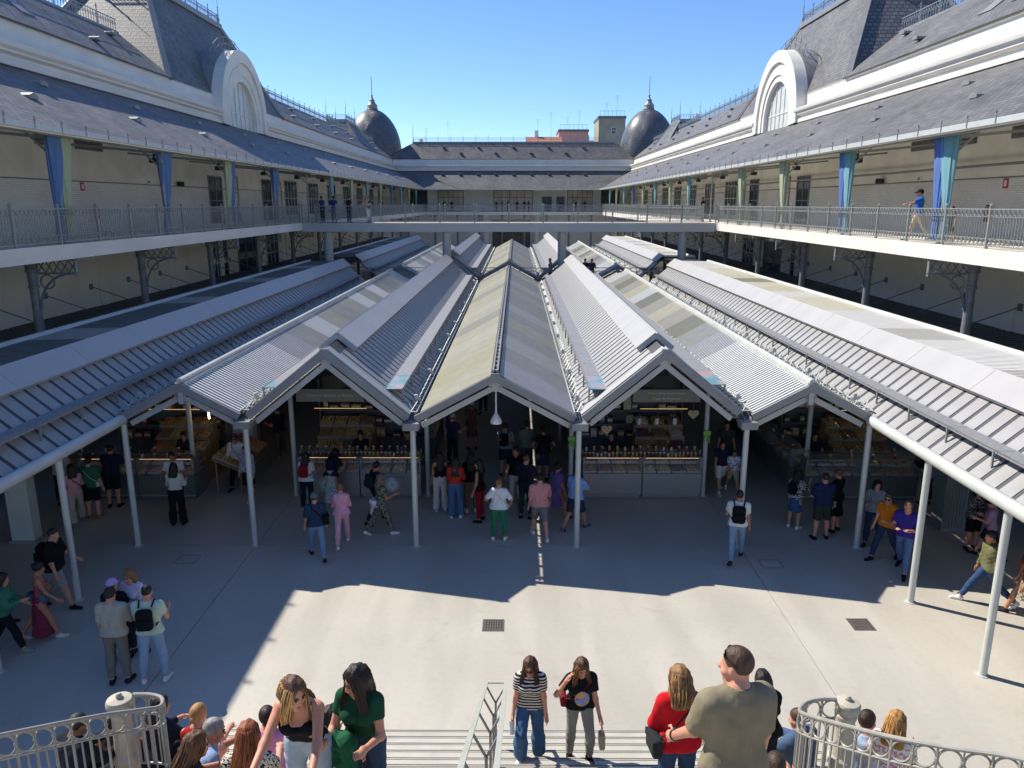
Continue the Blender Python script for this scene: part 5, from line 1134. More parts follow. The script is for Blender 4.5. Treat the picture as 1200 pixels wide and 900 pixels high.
def person(label, x, y, hd, h=1.7, z=0.0, sex='m', legs='stand', arms='down', armL=None, lean=2, yaw=0, pitch=4, top=('tee', '#888888'), bot=('trousers', '#333333'), hair=('short', '#2a1d14'), sk='l', shoes='#222222', vox=0.022, w=1.0, face=False, glasses=None, group=None, extra=None, spread=0.0, sup=None):
    s = h / 1.72; fem = sex == 'f'; NP_[0] += 1; seed = NP_[0]
    P0 = np.array([0, 0, 0.93], np.float32)
    Rl = rotm(0, lean); T = lambda p: P0 + Rl.T @ (np.array(p, np.float32) - P0) if False else P0 + (np.array(Matrix.Rotation(R(-lean), 3, 'X'), np.float32) @ (np.array(p, np.float32) - P0))
    shw = (0.155 if fem else 0.178) * w ** 0.5; hipw = 0.088 * (1.04 if fem else 1.0)
    # joints
    J = {}
    for sd, nm, la in ((1, 'R', legs), (-1, 'L', legs)):
        a, kb = LEGS[la][0:2] if sd > 0 else LEGS[la][2:4]
        hp = np.array([sd * hipw, 0, 0.91], np.float32); a = R(a); b = R(kb); ou = R(3 + spread) * sd
        th = np.array([math.sin(ou), math.sin(a), -math.cos(a)]); th /= np.linalg.norm(th); shn = np.array([math.sin(ou) * 0.6, math.sin(a - b), -math.cos(a - b)]); shn /= np.linalg.norm(shn)
        kn = hp + th * 0.425; an = kn + shn * 0.415; fd = np.array([sd * 0.22, 1.0, 0]) if legs != 'sit' else np.array([sd * 0.15, 1, 0.0]); fd /= np.linalg.norm(fd)
        if la in ('walk', 'walk2', 'stride', 'climb', 'climb2') and a < -0.05: fd = fd + np.array([0, 0, -0.5]); fd /= np.linalg.norm(fd)
        J['h' + nm], J['k' + nm], J['a' + nm], J['f' + nm] = hp, kn, an, fd
        ar = ARMS[arms if (sd > 0 or armL is None) else armL]
        sh = T((sd * shw, -0.005, 1.375)); f, o, e, inn = ar; f = R(f + lean * 0.4) if arms in ('knees', 'lap') else R(f); o = R(o); e = R(e)
        ua = np.array([sd * math.sin(o), math.sin(f) * math.cos(o), -math.cos(f) * math.cos(o)]); ua /= np.linalg.norm(ua); fa = np.array([sd * (math.sin(o) - inn), math.sin(f + e), -math.cos(f + e)]); fa /= np.linalg.norm(fa)
        el = sh + ua * 0.285; wr = el + fa * 0.25; J['s' + nm], J['e' + nm], J['w' + nm], J['d' + nm] = sh, el, wr, fa
    zmin = min(J['aR'][2], J['aL'][2]) - 0.075
    neck = T((0, -0.02, 1.45)); hc = T((0, 0.02, 1.585)); Rh = rotm(yaw, pitch + lean * 0.3)
    hp_ = lambda p: hc + Rh @ np.array(p, np.float32)
    root = thing('person', label, 'person', (x, y, z), R(hd), group)
    off = np.array([0, 0, -zmin], np.float32) if legs != 'sit' else np.array([0, 0, -0.80], np.float32)
    sc = (s, s, s)
    def fin(f, name, m):
        o = f.obj(name, m, root)
        if o: o.scale = sc; o.location = Vector(off * s)
        return o
    allp = np.array([J[k] for k in J if k[0] in 'hkaesw'] + [hc, neck]); lo = allp.min(0) - 0.22; hi = allp.max(0) + 0.22; hi[2] = max(hi[2], hc[2] + 0.16); lo[2] = min(lo[2], zmin - 0.02)
    hv = vox / s
    def torso(f, e=0.0, k=0.07, up=True):
        fy = 0.74 if not fem else 0.76
        f.cap(T((-0.065 * w, -0.01, 0.94)), T((0.065 * w, -0.01, 0.94)), 0.105 * w ** .5 + (0.012 if fem else 0) + e, 0.105 * w ** .5 + (0.012 if fem else 0) + e, k, fy * w ** .6)
        f.cap(T((-0.05 * w, 0, 1.10)), T((0.05 * w, 0, 1.10)), (0.088 if fem else 0.105) * w ** .7 + e, (0.088 if fem else 0.105) * w ** .7 + e, k, 0.82 * w ** .8)
        f.cap(T((-0.075 * w ** .5, 0, 1.27)), T((0.075 * w ** .5, 0, 1.27)), (0.105 if fem else 0.122) * w ** .4 + e, (0.105 if fem else 0.122) * w ** .4 + e, k, 0.8 * w ** .5)
        if up: f.cap(T((-shw + 0.03, -0.01, 1.375)), T((shw - 0.03, -0.01, 1.375)), 0.05 + e, 0.05 + e, k, 0.95); f.cap(T((-shw + 0.02, -0.015, 1.385)), T((0, -0.02, 1.445)), 0.04 + e * .7, 0.05 + e * .4, 0.04); f.cap(T((shw - 0.02, -0.015, 1.385)), T((0, -0.02, 1.445)), 0.04 + e * .7, 0.05 + e * .4, 0.04); f.cap(T((0, -0.02, 1.40)), T((0, -0.02, 1.455)), 0.085 + e * .6, 0.055 + e * .3, 0.05)
        if fem:
            for sd in (-1, 1): f.ell(T((sd * 0.068, 0.085, 1.265)), (0.062 + e, 0.058 + e, 0.062 + e), None, 0.05)
    def arm(f, nm, e=0.0, t0=0.0, t1=2.0, k=0.03):
        sh, el, wr = J['s' + nm], J['e' + nm], J['w' + nm]; q = 0.9 if fem else 1.0
        p0 = sh; p1 = sh + (el - sh) * min(1, t1); f.cap(p0, p1, 0.052 * q + e, (0.052 + (0.040 - 0.052) * min(1, t1)) * q + e, k)
        if t1 > 1: f.cap(el, el + (wr - el) * (t1 - 1), 0.041 * q + e, (0.041 + (0.029 - 0.041) * (t1 - 1)) * q + e, k)
    def leg(f, nm, e=0.0, t1=2.0, e2=None, k=0.03):
        hp, kn, an = J['h' + nm], J['k' + nm], J['a' + nm]; e2 = e if e2 is None else e2; q = w ** 0.4
        f.cap(hp, hp + (kn - hp) * min(1, t1), 0.088 * q + e, (0.088 + (0.056 - 0.088) * min(1, t1)) * q + e, k)
        if t1 > 1:
            m_ = kn + (an - kn) * 0.3 * (t1 - 1); f.cap(kn, m_, 0.056 * q + e, 0.056 + (e + e2) / 2, k); f.cap(m_ + np.array([0, -0.008, 0]), kn + (an - kn) * (t1 - 1), 0.055 + (e + e2) / 2, 0.036 + e2, k)
    # body
    B = Field(lo, hi, hv); torso(B)
    for nm in 'RL':
        arm(B, nm); leg(B, nm)
        sd = 1 if nm == 'R' else -1; wr, d = J['w' + nm], J['d' + nm]; side = np.cross(d, np.array([0, 0, 1.0])); side = np.array([1.0, 0, 0]) if np.linalg.norm(side) < 0.2 else side / np.linalg.norm(side)
        fw = np.array([0, 1.0, 0]) - d * d[1]; fw = fw / np.linalg.norm(fw) if np.linalg.norm(fw) > 0.25 else side; pal = np.cross(d, fw)
        fr = max(0.0085, hv * 0.55); B.cap(wr, wr + d * 0.075, 0.026, 0.03, 0.02); B.cap(wr + d * 0.03 - fw * 0.018, wr + d * 0.08 + fw * 0.02, 0.022, 0.022, 0.02)
        ins = -sd * np.array([1.0, 0, 0]) * 0.2
        for q, ln in ((-0.027, 0.062), (-0.009, 0.075), (0.009, 0.08), (0.027, 0.072)):
            b0 = wr + d * 0.085 + fw * q; b1 = b0 + d * ln * 0.5 + ins * 0.02; b2 = b1 + (d * 0.8 + ins * 2.0) * ln * 0.45; B.cap(b0, b1, fr, fr, 0.006); B.cap(b1, b2, fr, fr * 0.85, 0.004)
        t0 = wr + d * 0.03 + fw * 0.03; t1 = t0 + (d * 0.6 + fw * 0.8) * 0.04; B.cap(t0, t1, fr * 1.2, fr * 1.1, 0.01); B.cap(t1, t1 + d * 0.035, fr * 1.1, fr * 0.9, 0.006)
        an, fd = J['a' + nm], J['f' + nm]; B.cap(an - fd * 0.03 - np.array([0, 0, 0.035]), an + fd * 0.12 - np.array([0, 0, 0.045]), 0.034, 0.028, 0.03)
    B.cap(neck, hp_((0, -0.025, -0.05)), 0.054 if not fem else 0.047, 0.05 if not fem else 0.045, 0.04)
    B.ell(hp_((0, -0.012, 0.035)), (0.073, 0.092, 0.092), Rh, 0.03); B.ell(hp_((0, 0.022, -0.04)), (0.058, 0.068, 0.082), Rh, 0.03); B.cap(hp_((0, 0.062, -0.1)), hp_((0, 0.05, -0.1)), 0.022, 0.022, 0.03)
    B.cap(hp_((0, 0.083, 0.012)), hp_((0, 0.103, -0.028)), 0.008, 0.014, 0.012)
    if vox < 0.015:
        for sd in (-1, 1): B.ell(hp_((sd * 0.032, 0.094, 0.008)), (0.018, 0.014, 0.012), Rh, 0.012, 'd'); B.ell(hp_((sd * 0.05, 0.05, -0.03)), (0.022, 0.03, 0.024), Rh, 0.02)
    for sd in (-1, 1): B.ell(hp_((sd * 0.075, -0.005, -0.005)), (0.012, 0.022, 0.034), Rh, 0.008)
    fin(B, 'body', skin(sk))
    # trousers, shorts or skirt
    kind, c = bot; m = c if not isinstance(c, str) else cloth(c)
    wl = T((0, 0, 1.05)); upv = (T((0, 0, 1.2)) - T((0, 0, 1.0))); upv = upv / np.linalg.norm(upv)
    G = Field((lo[0], lo[1], lo[2]), (hi[0], hi[1], 1.2), hv)
    G.cap(T((-0.065 * w, -0.01, 0.94)), T((0.065 * w, -0.01, 0.94)), 0.113 * w ** .5 + (0.012 if fem else 0), 0.113 * w ** .5 + (0.012 if fem else 0), 0.05, 0.75 * w ** .6); G.cap(T((-0.05, 0, 1.05)), T((0.05, 0, 1.05)), (0.096 if fem else 0.112) * w ** .7, (0.096 if fem else 0.112) * w ** .7, 0.05, 0.83 * w ** .8)
    G.cut(wl, upv)
    if kind in ('skirt', 'dress', 'longskirt'):
        hz_ = {'skirt': 0.52, 'dress': 0.48, 'longskirt': 0.16}[kind]; kc = (J['kR'] + J['kL']) / 2; D = G.like()
        if legs == 'sit': D.cap((-.07, 0, .92), (kc[0] - 0.05, kc[1], kc[2]), 0.12, 0.1, 0.05); D.cap((.07, 0, .92), (kc[0] + 0.05, kc[1], kc[2]), 0.12, 0.1, 0.05)
        else: D.cap((0, 0, 1.0), (kc[0] * .3, kc[1] * .3, hz_), 0.13, 0.20 if kind != 'longskirt' else 0.24, 0.05, 0.85); D.cut((0, 0, hz_), (0, 0, -1))
        D.noise(0.010, 26, seed); G.union(D, 0.05)
    else:
        t1, e, e2 = {'trousers': (1.86, 0.014, 0.022), 'jeans': (1.88, 0.010, 0.014), 'wide': (1.95, 0.022, 0.060), 'shorts': (0.92, 0.03, 0.03), 'slim': (1.86, 0.007, 0.008), 'capri': (1.5, 0.016, 0.03)}[kind]
        for nm in 'RL':
            D = G.like(); leg(D, nm, e, t1 + 0.12, e2)
            a, b = (J['h' + nm], J['k' + nm]) if t1 <= 1 else (J['k' + nm], J['a' + nm]); tt = t1 if t1 <= 1 else t1 - 1; D.cut(a + (b - a) * tt, b - a); G.union(D, 0.03)
        G.noise(0.0035 if kind != 'wide' else 0.006, 34, seed)
    fin(G, {'skirt': 'skirt', 'dress': 'skirt', 'longskirt': 'skirt', 'shorts': 'shorts'}.get(kind, 'trousers'), m)
    # top
    kind, c = top[:2]; m = c if not isinstance(c, str) else cloth(c)
    G = Field((lo[0], lo[1], 0.75), (hi[0], hi[1], max(1.55, neck[2] + 0.1)), hv)
    e = {'tee': 0.020, 'loose': 0.028, 'long': 0.020, 'tank': 0.010, 'jacket': 0.034, 'fit': 0.012, 'sleeveless': 0.014}[kind]
    torso(G, e, 0.07, kind != 'tank'); hem = top[2] if len(top) > 2 else {'tank': 1.0, 'fit': 0.99}.get(kind, 0.90)
    if hem < 0.97: G.cap(T((-0.07 * w, -0.005, hem + 0.02)), T((0.07 * w, -0.005, hem + 0.02)), 0.118 * w ** .5 + e + (0.014 if fem else 0), 0.118 * w ** .5 + e + (0.014 if fem else 0), 0.06, 0.78 * w ** .6)
    G.cut(T((0, 0, hem)), -upv)
    if kind == 'tank':
        if fem: G.cap(T((-0.08, 0.075, 1.275)), T((0.08, 0.075, 1.275)), 0.062, 0.062, 0.04)
        G.cut(T((0, 0, 1.335)), upv); G.ell(T((0, 0.15, 1.36)), (0.062, 0.11, 0.055), None, 0.03, 'd')
        for sd in (-1, 1): G.cap(T((sd * 0.095, 0.085, 1.28)), T((sd * 0.10, 0.01, 1.455)), 0.014, 0.014, 0.02); G.cap(T((sd * 0.10, 0.01, 1.455)), T((sd * 0.09, -0.10, 1.3)), 0.014, 0.014, 0.02)
    elif kind == 'sleeveless':
        for sd in (-1, 1): G.cap(J['s' + ('R' if sd > 0 else 'L')] + np.array([sd * 0.02, 0, -0.3]), J['s' + ('R' if sd > 0 else 'L')] + np.array([sd * 0.02, 0, 0.1]), 0.028, 0.028, 0.02, mode='d')
    else:
        t1 = {'tee': 0.62, 'loose': 0.88, 'long': 1.93, 'jacket': 1.93, 'fit': 0.5}[kind]; ee = {'loose': 0.030, 'jacket': 0.026, 'long': 0.018, 'fit': 0.012}.get(kind, 0.024)
        for nm in 'RL':
            D = G.like(); arm(D, nm, ee, 0, t1 + 0.08); a, b = (J['s' + nm], J['e' + nm]) if t1 <= 1 else (J['e' + nm], J['w' + nm]); D.cut(a + (b - a) * (t1 if t1 <= 1 else t1 - 1), b - a); G.union(D, 0.04)
    G.noise((0.0045 if kind in ('loose', 'jacket', 'long', 'tee') else 0.002) * (0.3 if vox < 0.015 else 1), 30, seed)
    if vox < 0.015 and kind in ('loose', 'long', 'tee', 'jacket'): G.strands(0.0035, 26, seed)
    nb = T((0, -0.012, 1.46)); G.cap(nb, nb + upv * 0.12, 0.07, 0.075, 0.01, mode='d')
    if kind != 'tank': G.ell(T((0, 0.07, 1.47)), (0.06, 0.06, 0.05), None, 0.01, 'd')
    fin(G, {'jacket': 'jacket', 'long': 'sweater'}.get(kind, 'shirt'), m)
    # hair or hat
    kind, c = hair[:2]; m = hairm(c) if not (extra and 'ends' in extra) else hair2(c, extra['ends'])
    if kind != 'bald':
        G = Field(hc - np.array([0.22, 0.24, 0.50 if kind in ('long', 'mid') else 0.2]), hc + np.array([0.22, 0.24, 0.22]), hv * 0.8)
        th = {'short': 0.011, 'crop': 0.005}.get(kind, 0.018)
        G.ell(hp_((0, -0.018, 0.042)), (0.073 + th, 0.092 + th, 0.090 + th), Rh, 0.02)
        if kind in ('short', 'crop'):
            G.ell(hp_((0, 0.085, -0.035)), (0.115, 0.085, 0.095), Rh, 0.012, 'd'); D = hp_((0, -0.05, -0.035)); G.cut(D, Rh @ np.array([0, 0.35, -1.0], np.float32))
        elif kind in ('long', 'mid'):
            dn = 0.36 if kind == 'long' else 0.20
            for sx_ in (-0.055, 0, 0.055): G.cap(hp_((sx_, -0.055, 0.0)), T((sx_ * 1.25, -0.095, 1.585 - dn)), 0.052, 0.036 if kind == 'long' else 0.046, 0.04)
            if fem:
                fr_ = extra and extra.get('fronthair')
                for sd in (-1, 1): G.cap(hp_((sd * 0.07, -0.01, 0.0)), T((sd * 0.092, 0.095 if fr_ else -0.01, 1.585 - dn * (1.12 if fr_ else 0.75))), 0.028, 0.024 if fr_ else 0.03, 0.03)
            G.ell(hp_((0, 0.098, -0.012)), (0.060, 0.078, 0.100), Rh, 0.012, 'd'); G.strands(0.0045, 105, seed)
        elif kind == 'bun':
            G.ell(hp_((0, 0.09, -0.035)), (0.105, 0.08, 0.095), Rh, 0.012, 'd'); G.cut(hp_((0, -0.05, -0.045)), Rh @ np.array([0, 0.3, -1.0], np.float32)); G.ell(hp_((0, -0.10, 0.075 if len(hair) < 3 else hair[2])), (0.045, 0.045, 0.045), Rh, 0.012)
        elif kind == 'pony':
            G.ell(hp_((0, 0.09, -0.035)), (0.105, 0.08, 0.095), Rh, 0.012, 'd'); G.cut(hp_((0, -0.05, -0.055)), Rh @ np.array([0, 0.3, -1.0], np.float32)); G.cap(hp_((0, -0.11, 0.03)), hp_((0, -0.13, -0.19)), 0.032, 0.02, 0.02)
        elif kind == 'cap':
            G.cut(hp_((0, 0, 0.028)), Rh @ np.array([0, 0.12, -1.0], np.float32)); G.cap(hp_((-0.03, 0.085, 0.035)), hp_((-0.025, 0.155, 0.022)), 0.02, 0.014, 0.01); G.cap(hp_((0.03, 0.085, 0.035)), hp_((0.025, 0.155, 0.022)), 0.02, 0.014, 0.01); G.cap(hp_((0, 0.085, 0.037)), hp_((0, 0.165, 0.02)), 0.03, 0.014, 0.01); m = cloth(c)
        elif kind == 'hat':
            G.cut(hp_((0, 0, 0.03)), Rh @ np.array([0, 0.0, -1.0], np.float32)); G.ell(hp_((0, 0, 0.035)), (0.17, 0.18, 0.016), Rh, 0.01); m = cloth(c)
        fin(G, {'cap': 'cap', 'hat': 'hat'}.get(kind, 'hair'), m)
        if kind in ('cap', 'hat'):
            G = Field(hc - 0.16, hc + 0.16, hv * 0.8); G.ell(hp_((0, -0.02, 0.02)), (0.078, 0.094, 0.08), Rh, 0.0); G.ell(hp_((0, 0.085, -0.02)), (0.115, 0.085, 0.11), Rh, 0.01, 'd'); G.cut(hp_((0, -0.05, -0.045)), Rh @ np.array([0, 0.3, -1.0], np.float32)); fin(G, 'hair', hairm(hair[2] if len(hair) > 2 else '#2a1d14'))
            if len(hair) > 3:
                pass
    if extra and 'strands' in extra and hair[0] in ('long', 'mid'):
        r0 = random.Random(seed); dn = 0.36 if hair[0] == 'long' else 0.20; fr_ = extra.get('fronthair')
        cols = extra['strands']; MBs = [MB() for _ in cols]
        for k in range(190):
            th = R(r0.uniform(38 if fem else 60, 322)); sxx, cyy = math.sin(th), math.cos(th)     # 0 = face side
            if math.cos(th) > 0.78: continue
            j = r0.uniform(0.93, 1.12); w1 = r0.uniform(-0.012, 0.012)
            a = hp_((0.012 * sxx, 0.01 + 0.03 * cyy, 0.126)); b = hp_((0.080 * sxx * j, -0.018 + 0.100 * cyy * j, 0.085)); c_ = hp_((0.096 * sxx * j, -0.02 + 0.112 * cyy * j, 0.0))
            if cyy > 0.15 and fr_: e = T((0.092 * np.sign(sxx) + w1 * 2, 0.10 + w1, 1.585 - dn * r0.uniform(0.95, 1.2))); d_ = (c_ + e) / 2 + np.array([0.02 * np.sign(sxx) + w1, 0.01, 0.0])
            else: e = T((0.080 * sxx * r0.uniform(0.7, 1.25) + w1, -0.10 + 0.05 * cyy + w1, 1.585 - dn * r0.uniform(0.8, 1.12))); d_ = (c_ + e) / 2 + np.array([0.012 * sxx + w1, -0.03 + w1, 0.0])
            pts = [a, b, c_, c_ * 0.5 + d_ * 0.5, d_, e * 0.6 + d_ * 0.4 + np.array([w1, w1, 0]), e]
            MBs[k % len(cols)].tube([q_ for q_ in pts], [0.0035, 0.0045, 0.005, 0.005, 0.005, 0.004, 0.0012], 4)
        for mb, cc in zip(MBs, cols):
            o = mb.build('hair_strands', hairm(cc), root, True, 90); o.scale = sc; o.location = Vector(off * s)
    # shoes
    for nm in 'RL':
        an, fd = J['a' + nm], J['f' + nm]; a = an - np.array([0, 0, 0.032]) - fd * 0.035; b = an + fd * 0.15 - np.array([0, 0, 0.048]); G = Field(np.minimum(a, b) - 0.09, np.maximum(a, b) + np.array([0.09, 0.09, 0.11]), max(0.012, hv * 0.8))
        G.cap(a, b, 0.044, 0.036, 0.02); G.cap(an + np.array([0, 0, 0.005]), an - np.array([0, 0, 0.03]), 0.042, 0.044, 0.02)
        if fd[2] > -0.1: G.cut(an - np.array([0, 0, 0.074]), (0, 0, -1))
        fin(G, 'shoe', cloth(shoes))
    if face:
        for sd in (-1, 1):
            o = MB().lathe([(0.002, -0.009), (0.008, -0.006), (0.0105, 0), (0.008, 0.006), (0.002, 0.009)], (0, 0, 0), 8).build('eye', mat('eye_dark', (0.03, 0.022, 0.02), 0.2, var=0), root, True); o.location = Vector((hp_((sd * 0.031, 0.080, 0.008)) + off) * s); o.scale = (s * 1.0, s, s * 0.72)
            e = MB().bar(hp_((sd * 0.016, 0.091, 0.029)) + off, hp_((sd * 0.048, 0.078, 0.031)) + off, 0.008, 0.008).build('eyebrow', hairm('#2a1c12'), root); e.scale = sc
        l_ = MB().tube([hp_((-0.022, 0.083, -0.062)) + off, hp_((-0.008, 0.0915, -0.060)) + off, hp_((0.008, 0.0915, -0.060)) + off, hp_((0.022, 0.083, -0.062)) + off], [0.003, 0.0065, 0.0065, 0.003], 6).build('lips', mat('lips_red', (0.42, 0.13, 0.12), 0.45, var=0.05), root, True); l_.scale = sc
    if glasses:
        m = MB(); zz, yy = (0.012, 0.100) if glasses == 'on' else (0.085, 0.060)
        for sd in (-1, 1):
            m.tube([hp_((sd * 0.034 + 0.027 * math.cos(q * math.pi / 5), yy - abs(sd * 0.034 + 0.027 * math.cos(q * math.pi / 5)) * 0.18, zz + 0.02 * math.sin(q * math.pi / 5))) + off for q in range(10)], 0.004, 5, closed=True)
            m.add([hp_((sd * 0.034 + 0.026 * math.cos(q * math.pi / 5), yy - 0.006, zz + 0.019 * math.sin(q * math.pi / 5))) + off for q in range(10)], [tuple(range(10))])
            m.tube([hp_((sd * 0.06, yy - 0.012, zz + 0.004)) + off, hp_((sd * 0.086, yy - 0.10, zz + (0.0 if glasses == 'on' else -0.05))) + off], 0.004, 5)
        o = m.build('sunglasses', mat('lens_black', (0.012, 0.012, 0.014), 0.15, var=0), root); o.scale = sc
    root['label'] = label
    M_ = Matrix.Translation((x, y, z)) @ Matrix.Rotation(R(hd), 4, 'Z')
    def wp(p): return M_ @ Vector((np.array(p, np.float32) + off) * s)
    return dict(J=J, T=T, wp=wp, hd=hd, s=s, root=root, hp=hp_, off=off, upv=upv)
def rbox(m, c, d, r, Rm=None, seg=3):
    bm = bmesh.new(); bmesh.ops.create_cube(bm, size=1.0); bmesh.ops.scale(bm, vec=d, verts=bm.verts); bmesh.ops.bevel(bm, geom=list(bm.edges), offset=r, segments=seg, affect='EDGES', profile=0.5)
    bm.verts.ensure_lookup_table(); vs = [Vector(v.co) + Vector(c) for v in bm.verts]; fs = [tuple(v.index for v in f.verts) for f in bm.faces]; bm.free(); return m.add(vs, fs)
def backpack(p, label, col='#16181c', size=1.0):
    c = p['T']((0, -0.19, 1.22)); w = p['wp'](c); t = thing('backpack', label, 'backpack', w, R(p['hd'])); s = p['s'] * size; k = cloth(col)
    rbox(MB(), (0, -0.02, 0), (0.30 * s, 0.17 * s, 0.42 * s), 0.07 * s).build('bag', k, t, True, 60); rbox(MB(), (0, -0.115 * s, -0.06 * s), (0.24 * s, 0.07 * s, 0.20 * s), 0.03 * s).build('front_pocket', k, t, True, 60)
    for sd in (-1, 1):
        pts = [p['T']((sd * 0.10, -0.13, 1.40)), p['T']((sd * 0.115, -0.03, 1.482)), p['T']((sd * 0.115, 0.085, 1.42)), p['T']((sd * 0.12, 0.125, 1.28)), p['T']((sd * 0.165, 0.03, 1.12)), p['T']((sd * 0.14, -0.12, 1.08))]
        iw = Matrix.Rotation(-R(p['hd']), 3, 'Z'); q = [iw @ (p['wp'](x) - w) for x in pts]; MB().tube(q, 0.016 * s, 6).build('strap', k, t, True)
def shoulder_bag(p, label, side=1, col='#1a1a1c', size=1.0, low=0.95, strap=True, cross=True, dx=0.24):
    c = p['T']((side * dx, -0.02, low)); w = p['wp'](c); t = thing('shoulder_bag', label, 'bag', w, R(p['hd'])); s = p['s'] * size; k = cloth(col)
    rbox(MB(), (0, 0, 0), (0.10 * s, 0.26 * s, 0.20 * s), 0.035 * s).build('bag', k, t, True, 60); MB().box(-0.055 * s, 0.055 * s, -0.12 * s, 0.12 * s, 0.02 * s, 0.085 * s).build('flap', k, t)
    if strap:
        o = -side if cross else side; pts = [p['T']((side * (dx - .02), -0.09, low + 0.08)), p['T']((side * 0.10, -0.150, 1.18)), p['T']((o * 0.085, -0.135, 1.38)), p['T']((o * 0.11, -0.01, 1.49)), p['T']((o * 0.08, 0.125, 1.36)), p['T']((side * 0.08, 0.165, 1.16)), p['T']((side * (dx - .02), 0.08, low + 0.08))]
        iw = Matrix.Rotation(-R(p['hd']), 3, 'Z'); MB().tube([iw @ (p['wp'](x) - w) for x in pts], 0.010 * s, 6).build('strap', k, t, True)
def hand_bag(p, label, hand='R', col='#e8e6e0', size=(0.09, 0.24, 0.28), name='tote_bag', cat='bag'):
    h = p['J']['w' + hand] + p['J']['d' + hand] * 0.11; w = p['wp'](h); t = thing(name, label, cat, w, R(p['hd'])); k = cloth(col); z = -size[2] / 2 - 0.10
    rbox(MB(), (0, 0, z), size, 0.02).build('bag', k, t, True, 60)
    MB().tube([(0, -size[1] * 0.3, z + size[2] / 2), (0, -0.02, 0.0), (0, 0.02, 0.0), (0, size[1] * 0.3, z + size[2] / 2)], 0.008, 5).build('handle', k, t, True)
def hand_item(p, name, label, cat, hand, dims, col, up=0.03, m=None):
    h = p['J']['w' + hand] + p['J']['d' + hand] * 0.10; w = p['wp'](h) + Vector((0, 0, up)); t = thing(name, label, cat, w, R(p['hd'])); rbox(MB(), (0, 0, 0), dims, min(dims) * 0.3).build('body', m or cloth(col), t, True, 60); return t

# ---- foreground, on the stairs
NV = 0.0115
p = person('blonde woman in black tank top and pale jeans leaning forward on the stairs', -1.20, 5.30, 178, 1.70, step_z(5.30), 'f', 'ease', 'knees', None, 20, 52, 8, ('tank', '#17181b'), ('jeans', '#9fb0bd'), ('long', '#5a3d26'), 'l', '#cccccc', NV, face=True, extra={'fronthair': 1, 'ends': '#c99a56', 'strands': ('#b98a4e', '#6a4a2c', '#d0a868')})
p = person('dark-haired woman in green tee carrying a green jacket on the stairs', -0.80, 5.56, 168, 1.68, step_z(5.56), 'f', 'ease', 'hold', 'hold', 8, -38, 14, ('fit', '#1d4a35', 0.97), ('jeans', '#3c4f6b'), ('long', '#1d130e'), 'l', '#222222', NV, face=True, extra={'fronthair': 1, 'strands': ('#1d130e', '#33231a', '#120c09')})
t = thing('folded_jacket', 'dark green jacket draped over the arm of the dark-haired woman', 'jacket', p['wp'](p['T']((0.13, 0.22, 1.02))), R(168))
f = Field((-0.2, -0.2, -0.55), (0.22, 0.2, 0.2), 0.012); f.cap((-0.08, 0, 0.08), (0.1, 0, 0.08), 0.075, 0.07, 0.04); f.cap((-0.07, 0, 0.05), (-0.09, 0.02, -0.36), 0.075, 0.085, 0.05); f.cap((0.07, 0, 0.05), (0.05, 0.03, -0.42), 0.07, 0.08, 0.05); f.noise(0.012, 32, 4); f.obj('cloth', cloth('#1f5a3f'), t)
for k in range(3): MB().lathe([(0.012, 0), (0.012, 0.004)], (0.0, 0.10 + 0.006 * k, -0.1 - 0.1 * k), 10).build('button', LAMPW, t)
p = person('long-haired woman in sunglasses, black top and striped overshirt climbing the stairs', 0.68, 9.15, 176, 1.68, step_z(9.15), 'f', 'climb', 'down', 'down', 9, -12, 24, ('tee', pattern('stripe_black', '#14161a', '#d9d7d0', 'stripes', 7.5)), ('wide', '#3f5f86'), ('long', '#4a2c1c'), 'l', '#d8d8d6', 0.0135, face=True, glasses='on', extra={'fronthair': 1, 'strands': ('#4a2c1c', '#5d3a26', '#33201a')})
hand_item(p, 'water_bottle', 'clear water bottle in the hand of the woman in striped overshirt', 'bottle', 'R', (0.065, 0.065, 0.22), '#cfe0ea', -0.1)
p = person('long-haired woman in graphic black tee and ripped grey jeans climbing the stairs', 1.36, 9.15, 184, 1.67, step_z(9.15), 'f', 'climb2', 'hair', 'fwd', 9, 8, 30, ('tee', '#191a1e'), ('jeans', '#8f8f88'), ('long', '#4a2c1a'), 'l', '#1a1a1a', 0.0135, face=True, glasses='up', extra={'fronthair': 1, 'ends': '#94602f', 'strands': ('#5a3820', '#8a5a2e', '#3a2416')})
o = MB().lathe([(0.10, 0), (0.10, 0.012)], (0, 0, 0), 20).build('shirt_print', pattern('tee_print', '#7f8fc0', '#c79a6a', 'spots', 9), p['root']); o.location = Vector((p['T']((0, 0.155, 1.16)) + p['off']) * p['s']); o.rotation_euler = (-math.pi / 2 - R(9), 0, 0); o.scale = (1.0, 1.25, 1)
shoulder_bag(p, 'small burgundy bag hanging at the hip of the woman in graphic tee', 1, '#6e1f2c', 0.85, 1.02)
hand_bag(p, 'brown paper bag in the hand of the woman in graphic tee', 'L', '#9b8f7f', (0.08, 0.14, 0.22), 'paper_bag', 'bag')
p = person('woman in bright red sweater seen from behind on the stairs', 1.96, 6.00, 8, 1.64, step_z(6.0), 'f', 'stand', 'cross', 'cross', 3, 5, 6, ('long', '#c01822'), ('jeans', '#2c3f5e'), ('mid', '#8a643c'), 'l', '#222222', NV, extra={'strands': ('#8a643c', '#6a4a2a', '#a88454')})
shoulder_bag(p, 'dark grey crossbody bag of the woman in red', -1, '#2b2d31', 1.0, 0.97)
